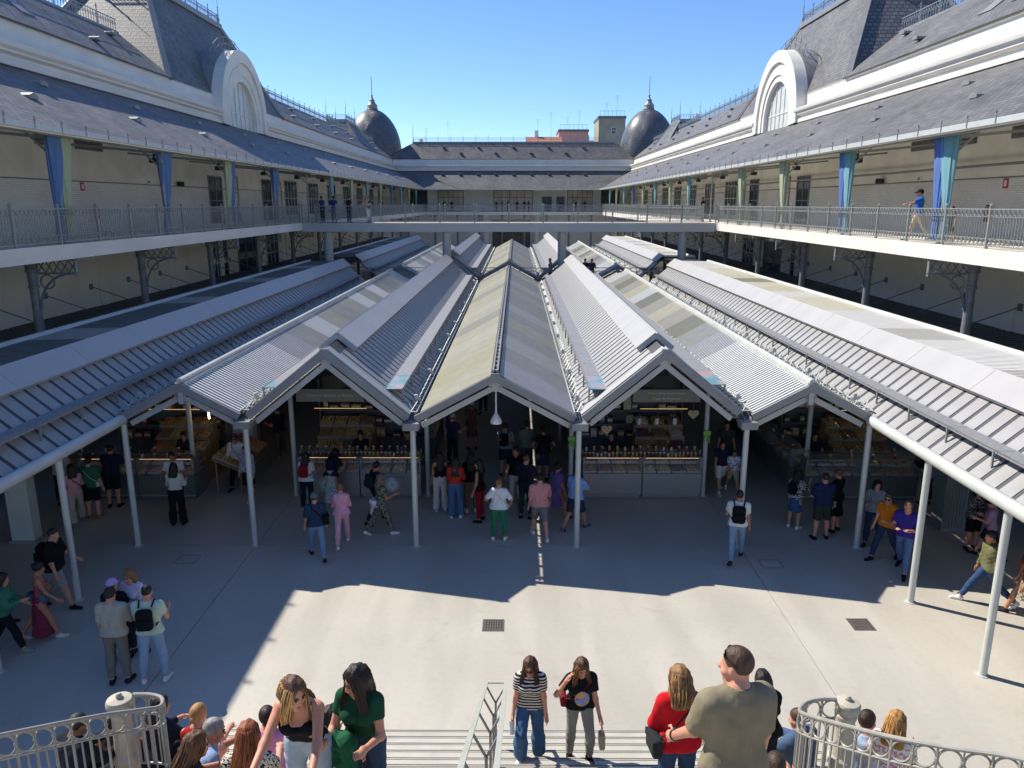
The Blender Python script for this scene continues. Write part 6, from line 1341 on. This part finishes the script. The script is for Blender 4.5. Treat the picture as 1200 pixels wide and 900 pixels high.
p = person('tall man in olive-tan tee with sunglasses pushed up, seen from behind', 1.93, 4.35, 12, 1.83, step_z(4.35), 'm', 'stand', 'down', 'fwd', 3, 42, 4, ('loose', '#857c66'), ('trousers', '#3a3a38'), ('crop', '#4a3122'), 'l', '#222222', 0.010, w=1.0, glasses='up')
wq = p['wp'](p['J']['wL']); t = thing('wristwatch', 'black wristwatch on the left arm of the man in olive-tan tee', 'watch', wq); MB().tube([(0.034 * math.cos(q * math.pi / 8), 0.015 * math.sin(q * math.pi / 8), 0.034 * math.sin(q * math.pi / 8)) for q in range(16)], 0.011, 6, closed=True).build('band', BLACK, t, True); MB().cbox((0, 0, 0.037), (0.03, 0.03, 0.012)).build('case', BLACK, t)
person('grey-haired man in pale blue shirt sitting on the stairs, hand held out', -2.76, 6.45, -52, 1.74, 2.30, 'm', 'sit', 'offer', 'offer', 22, -18, 6, ('loose', '#8fa6c9'), ('shorts', '#8c7f6c'), ('short', '#8e8b86'), 'm', '#444444', NV, face=True)
person('brown-haired woman sitting with hand at her chin by the left balustrade', -2.52, 5.72, -40, 1.66, 2.74, 'f', 'sit', 'chin', 'lap', 18, -24, 4, ('tee', '#3a3630'), ('trousers', '#3a3a40'), ('long', '#5b3d26'), 'l', '#333333', NV, face=True, extra={'strands': ('#5b3d26', '#7a5636', '#3f2a1a')})
person('woman with blonde bun and red sleeveless top sitting on the stairs', -3.22, 7.50, -6, 1.72, 1.66, 'f', 'sit', 'lap', None, 14, -4, 6, ('sleeveless', '#9c2228'), ('shorts', '#55555a'), ('bun', '#a87c48', -0.01), 'l', '#777777', 0.0135)
person('woman with long copper-red hair sitting on the stairs', -1.86, 5.62, 4, 1.72, 2.88, 'f', 'sit', 'lap', None, 12, 6, 6, ('tee', pattern('leopard', '#d8cfc0', '#1c1a18', 'spots', 45)), ('trousers', '#222226'), ('long', '#8a4a26'), 'p', '#333333', NV, extra={'strands': ('#8a4a26', '#a8602f', '#6a3418')})
person('dark-haired woman in navy jacket over a striped top beyond the left balustrade', -3.74, 7.66, -20, 1.76, 1.66, 'f', 'sit', 'lap', None, 10, -20, 4, ('jacket', '#1f2638'), ('trousers', '#33343a'), ('mid', '#17110e'), 'l', '#333333', 0.0135)
person('dark-haired girl in a pink top sitting half behind the blonde woman', -2.28, 7.28, 10, 1.70, 1.84, 'f', 'sit', 'lap', None, 8, 10, 6, ('tee', '#e59ac6'), ('trousers', '#c9a8c4'), ('bun', '#2a1a14', -0.02), 'l', '#999999', 0.0135)
person('dark-haired woman in a lavender top sitting between the two standing women', -1.42, 6.62, -20, 1.72, 2.34, 'f', 'sit', 'hold', None, 8, -10, 4, ('tee', '#a9a4c8'), ('trousers', '#2a2c33'), ('mid', '#1c1411'), 'l', '#333333', 0.0135)
person('grey-haired man in sunglasses half hidden behind the tall man', 2.92, 7.60, 150, 1.56, step_z(7.6), 'm', 'stand', 'down', None, 3, 10, 4, ('tee', '#7a6a62'), ('trousers', '#46464a'), ('short', '#9a9894'), 'p', '#333333', 0.0135, glasses='on', face=True)
person('person with dark hair and black jacket between the tall man and the right balustrade', 3.24, 7.35, 5, 1.52, step_z(7.35), 'f', 'stand', 'hold', None, 12, 0, 8, ('jacket', '#17181c'), ('trousers', '#1d1e22'), ('mid', '#16120f'), 'l', '#222222', 0.0135)
person('bent figure in pale blue checked shirt at the foot of the tall man', 2.56, 4.95, -10, 1.70, 3.06, 'm', 'sit', 'lap', None, 46, 0, 20, ('loose', '#9fb2d4'), ('trousers', '#4a4a50'), ('short', '#3a2c20'), 'l', '#333333', NV)
person('dark-haired man in pale blue shirt sitting outside the right balustrade', 4.42, 7.42, -25, 1.84, 1.66, 'm', 'sit', 'lap', None, 6, -28, 4, ('loose', '#a9c0de'), ('trousers', '#2c3346'), ('short', '#2b1c13'), 'l', '#333333', 0.0135)
person('blonde woman in a white and pink top sitting outside the right balustrade', 4.50, 7.02, -35, 1.68, 2.02, 'f', 'sit', 'hold', None, 10, -10, 10, ('tee', pattern('floral', '#e6e0d6', '#c88a94', 'spots', 30)), ('shorts', '#8a5a44'), ('mid', '#a8783c'), 'l', '#777777', 0.0135, extra={'strands': ('#a8783c', '#c09450', '#805828')})
person('brown-haired man in denim jacket behind the coil of the right balustrade', 3.86, 7.72, 30, 1.74, 1.50, 'm', 'sit', 'lap', None, 8, 20, 8, ('jacket', '#4a5e7e'), ('trousers', '#2a2c33'), ('short', '#4a3526'), 'l', '#333333', 0.0135)
person('dark-haired person in navy sitting beyond the left balustrade', -4.30, 6.92, -30, 1.66, 2.02, 'm', 'sit', 'lap', None, 14, -10, 6, ('jacket', '#1d2230'), ('trousers', '#23252b'), ('short', '#17120f'), 'd', '#333333', 0.0135)
person('person in a rust orange jacket beside the left newel post', -4.22, 7.62, 0, 1.70, 1.50, 'f', 'sit', 'lap', None, 10, 0, 8, ('jacket', '#8f4420'), ('trousers', '#2a2a2e'), ('mid', '#2a1a12'), 'l', '#333333', 0.0135)

# ---- vendors behind the counters
for x, y, hd, c, lb in ((-4.1, 21.5, 175, '#1c1d22', 'vendor in black behind the left front counter, right of the stepped display'), (-2.75, 21.6, 200, '#3a3d44', 'vendor in grey behind the right end of the left front counter'), (3.3, 21.5, 170, '#23262e', 'vendor in dark navy behind the right front counter'), (-9.3, 21.4, 185, '#2a2226', 'vendor in dark red-brown behind the outer left counter'), (9.3, 21.5, 170, '#1d2230', 'vendor in navy behind the outer right counter')):
    person(lb, x, y, hd, 1.70, 0, 'm' if x > 0 else 'f', 'stand', 'hold', None, 6, 0, 16, ('tee', c), ('trousers', '#222226'), ('short' if x > 0 else 'bun', '#1c1512'), 'm', '#222222', 0.02)
# ---- plaza and market floor
MV = 0.017
p = person('man in beige tee and grey trousers standing with his back turned at the left', -6.46, 11.75, 4, 1.82, 0, 'm', 'stand', 'hold', 'down', 1, -10, 8, ('loose', '#aaa698'), ('trousers', '#77716a'), ('short', '#2a1d14'), 'l', '#24282e', MV)
p = person('man in mint tee and pale jeans with a black backpack at the left', -5.86, 11.80, 8, 1.84, 0, 'm', 'ease', 'hold', None, 2, 10, 12, ('tee', '#b7cdb8'), ('jeans', '#8ba3bd'), ('crop', '#1c1613'), 'l', '#d5d5d8', MV, spread=4)
backpack(p, 'black backpack on the man in mint tee', '#15161a', 0.85)
person('woman in glasses and pale lilac top facing the camera at the left', -6.55, 12.65, 172, 1.74, 0, 'f', 'stand', 'cross', None, 3, -10, 18, ('long', '#cdc3d2'), ('trousers', '#3a3a40'), ('mid', '#7a5a3c'), 'l', '#333333', MV, face=True)
person('person in lavender cap and black top standing behind the man in beige', -6.78, 12.40, 10, 1.64, 0, 'f', 'stand', 'hold', None, 2, -30, 6, ('tee', '#17181c'), ('slim', '#1c1d20'), ('cap', '#b9a9dc'), 'l', '#15161a', MV)
p = person('large man in black tee and grey shorts leaning by the left post', -9.02, 14.30, -78, 1.82, 0, 'm', 'walk', 'down', 'fwd', 4, -10, 6, ('loose', '#191a1e'), ('shorts', '#8e9190'), ('crop', '#2a1f18'), 'l', '#16171b', MV, w=1.3)
backpack(p, 'black backpack on the large man by the left post', '#101114', 0.9)
p = person('woman in rose top and long burgundy skirt walking at the left edge', -8.66, 13.15, -60, 1.62, 0, 'f', 'walk', 'fwd', 'down', 6, 0, 8, ('tank', '#a05a5e'), ('longskirt', '#7d2f45'), ('bun', '#1c1512'), 'm', '#c9c5bf', MV)
t = thing('tied_denim_jacket', 'denim jacket tied round the waist of the woman in the burgundy skirt', 'jacket', p['wp'](p['T']((0, 0, 0.98)))); f = Field((-0.24, -0.24, -0.2), (0.24, 0.24, 0.16), 0.018); f.cap((-0.06, 0, 0), (0.06, 0, 0), 0.155, 0.155, 0.03, 0.9); f.cut((0, 0, 0.10), (0, 0, 1)); f.cut((0, 0, -0.12), (0, 0, -1)); f.noise(0.01, 30, 2); f.obj('cloth', cloth('#4e6478'), t)
person('woman in green cardigan over white at the far left edge', -9.02, 12.70, -70, 1.64, 0, 'f', 'walk', 'hold', 'fwd', 4, 0, 8, ('jacket', '#3f7a64'), ('trousers', '#1b1c20'), ('mid', '#2a1c14'), 'l', '#8b8880', MV)
person('man in dark clothes half cut off at the left edge', -9.95, 13.55, -85, 1.72, 0, 'm', 'walk2', 'down', None, 3, 0, 4, ('tee', '#202228'), ('trousers', '#1b1c20'), ('short', '#1c1512'), 'l', '#222222', MV)
# left stall
person('woman in cream top and black trousers with her back turned at the left stall', -8.36, 18.50, 6, 1.70, 0, 'f', 'stand', 'hold', None, 1, 20, 6, ('long', '#cfc6b8', 1.0), ('wide', '#17181b'), ('mid', '#15110f'), 'l', '#222222', MV)
person('bearded man in white tee facing the woman in cream', -8.72, 19.30, 190, 1.76, 0, 'm', 'stand', 'hold', None, 3, 0, 16, ('tee', '#d6d4ce'), ('trousers', '#2a2b2f'), ('crop', '#1c1512'), 'm', '#222222', MV, face=True)
person('man in navy tee and shorts leaning on the outer left counter', -10.66, 19.70, 4, 1.76, 0, 'm', 'stand', 'phone', None, 10, 0, 10, ('loose', '#1f2a40'), ('shorts', '#20232c'), ('short', '#2a1c14'), 'l', '#111111', MV, w=1.15)
p = person('person in green tee and black shorts queueing at the outer left stall', -10.80, 18.92, 0, 1.70, 0, 'm', 'ease', 'down', None, 2, 0, 4, ('loose', '#2f6a4d'), ('shorts', '#17181c'), ('short', '#201712'), 'l', '#8a6a4a', MV, w=1.1)
shoulder_bag(p, 'cream strapped bag worn by the person in green', 1, '#c9bfa8', 0.7, 1.0)
p = person('woman in pink top and beige trousers carrying a black bag at the outer left stall', -11.06, 18.60, 35, 1.66, 0, 'f', 'walk', 'hold', None, 4, 0, 6, ('long', '#d79a9f'), ('wide', '#b5aa98'), ('mid', '#2a1a12'), 'l', '#777777', MV)
shoulder_bag(p, 'black handbag of the woman in pink top', 1, '#141417', 1.0, 0.98)
person('person in pale tee deep under the outer left canopy', -12.15, 19.85, 5, 1.72, 0, 'm', 'stand', 'hold', None, 3, 0, 6, ('tee', '#b9b4ac'), ('trousers', '#222328'), ('short', '#201712'), 'm', '#222222', MV)
p = person('man in white tee and black trousers walking in the left aisle', -7.73, 21.20, 178, 1.70, 0, 'm', 'walk', 'fwd', 'down', 2, 0, 6, ('long', '#d9d7d4'), ('trousers', '#17181b'), ('short', '#1c1512'), 'm', '#1c1c1e', MV, glasses='on', face=True)
shoulder_bag(p, 'dark crossbody bag of the man in white tee in the left aisle', -1, '#1a1c22', 0.8, 1.0)
person('woman in grey hoodie and black skirt walking in the left aisle', -7.12, 20.35, 170, 1.64, 0, 'f', 'walk2', 'down', None, 2, 0, 6, ('long', '#a3a8b0'), ('skirt', '#15161a'), ('mid', '#2a1c14'), 'l', '#c9c5bf', MV)
person('man in dark tee farther back in the left aisle', -7.28, 23.86, 60, 1.78, 0, 'm', 'ease', 'hold', None, 3, 0, 10, ('tee', '#1d1f26'), ('trousers', '#5a5448'), ('short', '#201712'), 'm', '#8b8880', MV)
# left front counter
p = person('dark-haired woman in white tee with a red backpack at the left front counter', -5.22, 19.45, -4, 1.66, 0, 'f', 'stand', 'hold', None, 6, 0, 10, ('tee', '#d6d2cc'), ('trousers', '#1d2230'), ('mid', '#17110e'), 'l', '#c9c5bf', MV)
backpack(p, 'red backpack on the dark-haired woman at the left front counter', '#8f1626', 0.85)
p = person('woman in white patterned skirt with a navy backpack bending at the left front counter', -4.62, 19.78, -12, 1.66, 0, 'f', 'stand', 'hold', None, 32, 0, 10, ('tee', '#24262c'), ('longskirt', pattern('speckle', '#cbc8c2', '#7d8794', 'spots', 40)), ('mid', '#17110e'), 'l', '#999999', MV)
backpack(p, 'navy backpack on the woman bending at the left front counter', '#1c2438', 0.85)
person('person in pink hoodie and pink trousers walking towards the left front counter', -3.78, 17.30, 12, 1.64, 0, 'f', 'walk', 'hold', None, 3, 10, 8, ('long', pattern('pink_marl', '#e0a3ba', '#d391aa', 'spots', 60)), ('trousers', '#dba8b8'), ('bun', '#8a5a38', 0.03), 'l', '#d9d7d4', MV)
p = person('man in dark blue tee and jeans with a grey cap and black shoulder bag', -4.22, 16.58, 20, 1.68, 0, 'm', 'walk2', 'down', None, 4, 0, 8, ('loose', '#273a52'), ('jeans', '#6f8cab'), ('cap', '#6b6e75'), 'l', '#2a2f38', MV)
shoulder_bag(p, 'black shoulder bag of the man in the grey cap', 1, '#14161a', 1.25, 1.06)
p = person('grey-haired woman in leafy patterned clothes walking right past the left counter', -2.94, 17.90, -60, 1.68, 0, 'f', 'walk', 'hold', 'fwd', 3, 0, 6, ('tee', pattern('leafy', '#2b2f2a', '#9a9a84', 'spots', 34)), ('trousers', pattern('leafy', '#2b2f2a', '#9a9a84', 'spots', 34)), ('mid', '#6b6058'), 'm', '#e0deda', MV)
t = thing('white_sweater', 'white sweater tied round the waist of the woman in leafy pattern', 'sweater', p['wp'](p['T']((-0.05, -0.05, 0.86)))); f = Field((-0.22, -0.22, -0.3), (0.22, 0.22, 0.2), 0.018); f.cap((-0.05, 0, 0.1), (0.05, 0, 0.1), 0.15, 0.15, 0.03, 0.9); f.cut((0, 0, 0.16), (0, 0, 1)); f.cap((-0.08, 0.06, 0.05), (-0.13, 0.1, -0.24), 0.08, 0.09, 0.05); f.noise(0.01, 28, 1); f.obj('cloth', cloth('#dfe0e2'), t)
p = person('dark-haired man in black with a dark backpack beside the woman in leafy pattern', -3.18, 18.70, -50, 1.72, 0, 'm', 'walk2', 'down', None, 3, 0, 4, ('tee', '#1a1c22'), ('trousers', '#23252b'), ('short', '#17110e'), 'm', '#222222', MV)
backpack(p, 'dark teal backpack on the man beside the woman in leafy pattern', '#1c2a30', 0.9)
# middle aisle
person('woman in black top and white wide trousers in the middle aisle', -1.58, 19.45, 10, 1.70, 0, 'f', 'stand', 'hold', 'down', 1, 10, 4, ('tank', '#17181b'), ('wide', '#c5c1bb'), ('long', '#17110e'), 'm', '#cccccc', MV)
person('woman in coral red cardigan and blue jeans with long dark hair', -1.12, 19.0, -4, 1.70, 0, 'f', 'ease', 'hold', None, 1, 0, 4, ('long', '#c0392f', 0.98), ('wide', '#4c6b8f'), ('long', '#1d130f'), 'l', '#dddddd', MV)
person('woman in black top and leopard print trousers', -0.74, 19.40, 5, 1.70, 0, 'f', 'stand', 'hold', None, 1, 0, 4, ('tee', '#17181b'), ('trousers', pattern('leopard2', '#8c7a62', '#241d18', 'spots', 45)), ('long', '#15110f'), 'l', '#cccccc', MV)
person('woman in black sleeveless top and crimson trousers turning left', -0.47, 18.78, 70, 1.72, 0, 'f', 'ease', 'down', None, 1, 30, 6, ('sleeveless', '#17181c'), ('trousers', '#8a1728'), ('mid', '#1d130f'), 'm', '#17181c', MV, glasses='up')
p = person('woman in white tee and green trousers with her hands on her hips', 0.06, 17.62, -4, 1.62, 0, 'f', 'stand', 'hip', None, 1, -25, 4, ('loose', '#dedfde'), ('trousers', '#2c7a55'), ('short', '#8a5c34'), 'l', '#e6e4e0', MV, spread=3, w=1.12)
shoulder_bag(p, 'small beige bag worn crosswise by the woman in green trousers', 1, '#b9a58c', 0.6, 1.0)
p = person('man in pink polo and grey shorts with white trainers', 1.08, 17.72, 8, 1.76, 0, 'm', 'walk2', 'hold', 'down', 2, 0, 4, ('loose', '#c98a86'), ('shorts', '#6e7073'), ('short', '#1c1512'), 'l', '#e6e4e0', MV, w=1.1)
p = person('boy in black tee and pale trousers standing in the middle aisle', 0.48, 19.85, 165, 1.74, 0, 'm', 'stand', 'down', None, 1, -20, 10, ('tee', '#17181c'), ('trousers', '#b9b2a4'), ('short', '#1c1512'), 'm', '#d6d4ce', MV, face=True)
hand_bag(p, 'white carrier bag held by the boy in black tee', 'L', '#d9d7d2', (0.12, 0.34, 0.36), 'carrier_bag', 'bag')
p = person('man with shaved head in a dark navy tee', 0.74, 18.95, -20, 1.78, 0, 'm', 'stand', 'hold', None, 2, -10, 6, ('loose', '#242a36'), ('trousers', '#2b2d33'), ('crop', '#6b4a36'), 'l', '#17181c', MV, w=1.1)
backpack(p, 'dark backpack on the man with shaved head', '#1a1f2a', 0.8)
person('woman in purple dress with dark hair walking right in the middle aisle', 1.56, 18.85, -50, 1.64, 0, 'f', 'walk', 'down', None, 2, 0, 4, ('tee', '#6a5a92'), ('dress', '#6a5a92'), ('pony', '#17110e'), 'm', '#2a2420', MV)
person('man in light blue shirt and navy shorts behind a post of the middle gable', 2.02, 18.25, -40, 1.74, 0, 'm', 'walk', 'phone', 'down', 3, 0, 8, ('loose', '#7f9fd4'), ('shorts', '#2a3348'), ('short', '#3a2418'), 'm', '#4a5a66', MV)
p = person('man in grey tee with a black backpack farther up the middle aisle', 0.15, 22.25, -10, 1.70, 0, 'm', 'ease', 'hold', None, 2, 0, 4, ('tee', '#7c7f84'), ('shorts', '#2a2d36'), ('short', '#17110e'), 'm', '#222222', MV)
backpack(p, 'black backpack on the man in grey tee up the middle aisle', '#111216', 0.95)
person('man in grey-green tee standing up the middle aisle', 0.82, 22.35, 0, 1.72, 0, 'm', 'stand', 'hold', None, 2, 0, 4, ('loose', '#6d7468'), ('trousers', '#3a3b3e'), ('short', '#17110e'), 'm', '#222222', MV)
person('woman in black top and dark denim skirt up the middle aisle', 1.30, 21.8, 5, 1.72, 0, 'f', 'ease', 'hip', None, 2, 0, 4, ('tee', '#17181c'), ('skirt', '#2a3a4c'), ('bun', '#17110e', 0.05), 'm', '#222222', MV)
person('man in pale pink cap and navy tee deep in the middle aisle', -1.55, 23.2, -30, 1.72, 0, 'm', 'stand', 'hold', None, 2, 20, 4, ('tee', '#2a3448'), ('trousers', '#23252b'), ('cap', '#d8b8b4'), 'l', '#222222', 0.022)
person('person in pale cap and brown dress deep in the middle aisle', -1.02, 24.8, 10, 1.70, 0, 'f', 'stand', 'hold', None, 2, 10, 4, ('tee', '#6a4a44'), ('dress', '#6a4a44'), ('cap', '#cfc5b8'), 'm', '#222222', 0.022)
person('dark figure in blue farthest up the middle aisle', -0.85, 29.5, 5, 1.72, 0, 'm', 'walk', 'down', None, 2, 0, 4, ('tee', '#2c3e5c'), ('jeans', '#2a3a52'), ('short', '#17110e'), 'm', '#222222', 0.025)
# right side
p = person('man in white tee and jeans with a black backpack in front of the right aisle', 5.66, 16.52, -14, 1.80, 0, 'm', 'walk', 'down', 'hold', 2, 0, 4, ('tee', '#d9d7d4'), ('jeans', '#7d96b3'), ('short', '#1c1512'), 'm', '#2a2f3a', MV)
backpack(p, 'black backpack on the man in white tee in front of the right aisle', '#111317', 0.95)
person('woman in navy tee and white shorts with a boy in the right aisle', 6.44, 20.95, 188, 1.62, 0, 'f', 'walk', 'down', None, 2, -10, 6, ('tee', '#20263a'), ('shorts', '#cfcac2'), ('bun', '#1c1411', -0.02), 'm', '#c9c5bf', MV, face=True)
person('boy in white printed tee and beige shorts in the right aisle', 6.80, 20.95, 182, 1.32, 0, 'm', 'walk2', 'down', None, 2, 0, 6, ('tee', pattern('boy_print', '#d9d9d9', '#7f8fc0', 'spots', 14)), ('shorts', '#b09a80'), ('short', '#2a1c14'), 'm', '#d9d9d9', MV, face=True)
person('man in dark green tee farther back in the right aisle', 6.95, 22.4, 175, 1.74, 0, 'm', 'stand', 'down', None, 2, 0, 4, ('tee', '#3a4038'), ('trousers', '#2a2b2f'), ('short', '#1c1512'), 'm', '#222222', MV, face=True)
p = person('woman in black and white print top and denim skirt looking at her phone', 7.68, 18.38, -50, 1.58, 0, 'f', 'ease', 'phone', 'hold', 3, 0, 22, ('loose', pattern('bwprint', '#1a1b1f', '#cfcdc8', 'spots', 32)), ('skirt', '#34587e'), ('mid', '#1c1512'), 'l', '#e0deda', MV)
backpack(p, 'black backpack on the woman in black and white print top', '#111216', 0.8)
person('large man in navy tee and dark shorts with his back turned at the right stall', 8.12, 17.72, 2, 1.74, 0, 'm', 'stand', 'hold', None, 1, 0, 8, ('loose', '#1d2c48'), ('shorts', '#34382f'), ('short', '#3a2418'), 'l', '#17181c', MV, w=1.2, spread=3)
p = person('woman in black dress with a white bag beside the large man in navy', 8.66, 18.18, 35, 1.68, 0, 'f', 'ease', 'down', None, 2, 10, 6, ('tee', '#17171a'), ('dress', '#17171a'), ('short', '#6a4a2c'), 'l', '#222222', MV)
hand_bag(p, 'small white bag held by the woman in black dress', 'L', '#dcdad5', (0.07, 0.2, 0.24), 'carrier_bag', 'bag')
p = person('man in orange polo and dark jeans walking left under the right canopy', 9.17, 16.60, 120, 1.72, 0, 'm', 'walk', 'down', 'hold', 3, 20, 8, ('tee', '#d2761f'), ('jeans', '#2c3a56'), ('short', '#5a4632'), 'l', '#17181c', MV, glasses='on', face=True)
person('balding man in purple polo and jeans walking under the right canopy', 9.28, 15.95, 140, 1.80, 0, 'm', 'walk2', 'cross', None, 3, 30, 6, ('tee', '#3a2f86'), ('jeans', '#566f96'), ('crop', '#8a6a58'), 'l', '#17181c', MV, w=1.08, face=True)
person('dark-haired woman in grey cardigan behind the man in orange', 9.30, 17.50, 150, 1.70, 0, 'f', 'walk', 'hold', None, 2, 20, 8, ('jacket', '#8d9196'), ('jeans', '#2c3a56'), ('long', '#17110e'), 'l', '#222222', MV)
person('person in lilac-grey shirt and beige trousers under the outer right canopy', 11.75, 19.10, 20, 1.76, 0, 'm', 'stand', 'hold', None, 3, 0, 6, ('long', '#9a93a6'), ('trousers', '#9a9184'), ('short', '#2a1c14'), 'l', '#8b8880', MV)
person('figure in black at the right end of the outer right counter', 11.95, 20.0, 15, 1.74, 0, 'm', 'stand', 'hold', None, 3, 0, 6, ('long', '#15161a'), ('trousers', '#1a1b1f'), ('short', '#1c1512'), 'l', '#222222', MV)
person('woman in black patterned jacket and shorts at the right edge', 11.55, 17.15, 185, 1.60, 0, 'f', 'ease', 'hold', None, 2, -20, 10, ('jacket', pattern('darkfloral', '#17181c', '#8a8a8c', 'spots', 30)), ('shorts', '#141518'), ('long', '#17110e'), 'l', '#2a2420', MV, face=True)
person('person in pink shirt and dark hat at the right edge', 11.66, 16.65, 60, 1.56, 0, 'f', 'walk', 'hold', None, 4, 0, 12, ('loose', '#b08aa4'), ('shorts', '#23262f'), ('hat', '#33302e'), 'l', '#222222', MV)
person('man in olive jacket and jeans striding left past the right post', 10.32, 14.52, 78, 1.78, 0, 'm', 'stride', 'down', 'back', 4, 0, 6, ('jacket', '#6b6a4a'), ('jeans', '#34496e'), ('short', '#1c1512'), 'm', '#e6e4e0', MV)
person('woman in spotted dress and rust cardigan at the right edge', 10.78, 14.02, 70, 1.66, 0, 'f', 'walk', 'down', None, 3, 0, 6, ('tee', '#8a4a2a'), ('dress', pattern('spotdress', '#b5a68e', '#5a4a3c', 'spots', 50)), ('mid', '#2a1a12'), 'm', '#3a3030', MV)
# gallery, bridge and roof walkway
person('man in blue tee and beige trousers with a dark cap pointing on the right gallery', 14.15, 26.5, 75, 1.74, GZ, 'm', 'walk', 'down', 'point', 2, 0, 0, ('loose', '#1f5fb0'), ('trousers', '#c9b79a'), ('cap', '#22242a'), 'l', '#8b8880', 0.02)
person('small child peering through the right gallery railing', 14.4, 24.9, 110, 1.15, GZ, 'm', 'stand', 'down', None, 2, 0, 4, ('tee', '#44484f'), ('shorts', '#3a3d44'), ('short', '#2a1c14'), 'l', '#333333', 0.02)
for i, (x, y, z, hd, c, b, lb) in enumerate([(-12.6, 52.5, GZ, 60, '#2a3a5c', '#22242a', 'dark-clad visitor leftmost on the footbridge'), (-11.6, 51.6, GZ, 40, '#1f2f5a', '#4a5670', 'visitor in blue top second from the left on the footbridge'), (-10.7, 52.0, GZ, -40, '#23262e', '#2c3a56', 'visitor in black third from the left on the footbridge'), (-9.4, 52.2, GZ, 120, '#3a3f4c', '#c9c9cc', 'visitor in dark top and white trousers fourth from the left on the footbridge'),
        (5.0, 50.1, 3.0, 150, '#1a1c22', '#1d2028', 'taller dark figure of the pair on the walkway between canopies'), (5.4, 50.0, 3.0, 200, '#343a42', '#2a3038', 'shorter figure of the pair on the walkway between canopies'), (2.75, 50.4, 3.0, 90, '#6f7f96', '#3a3f48', 'lone visitor near a bridge pillar on the walkway between canopies'),
        (-16.4, 44.5, 0.0, 0, '#b98a88', '#23252b', 'person in pink shirt on the ground floor under the left gallery'), (15.3, 62.0, GZ, 100, '#1d1f26', '#23252b', 'dark figure behind the far right gallery railing')]):
    person(lb, x, y, hd, 1.72, z, 'm' if i % 2 else 'f', 'stand', 'hold' if i % 2 else 'down', None, 3, 0, 6, ('tee', c), ('trousers', b), ('short', '#1c1512'), 'm', '#222222', 0.03)
FARL = ['first', 'second', 'third', 'fourth', 'fifth', 'sixth', 'seventh', 'eighth', 'ninth', 'tenth', 'eleventh', 'twelfth']
base = None
for i, x in enumerate((-10.5, -9.4, -2.6, -1.7, -0.8, 0.6, 1.7, 2.4, 5.4, 7.2, 9.6, 11.0)):
    lb = 'dark silhouette on the far end gallery, %s from the left' % FARL[i]
    if base is None: base = person(lb, x, FY + 1.2, 170, 1.7, GZ, 'm', 'stand', 'hold', None, 3, 0, 6, ('tee', '#2a2c34'), ('trousers', '#23252b'), ('short', '#1c1512'), 'm', '#222222', 0.035, group='people on the far gallery')['root']
    else:
        c = copy_tree(base); c.location = (x, FY + 0.9 + (i % 3) * 0.6, GZ); c.rotation_euler = (0, 0, R(150 + 37 * i)); c['label'] = lb
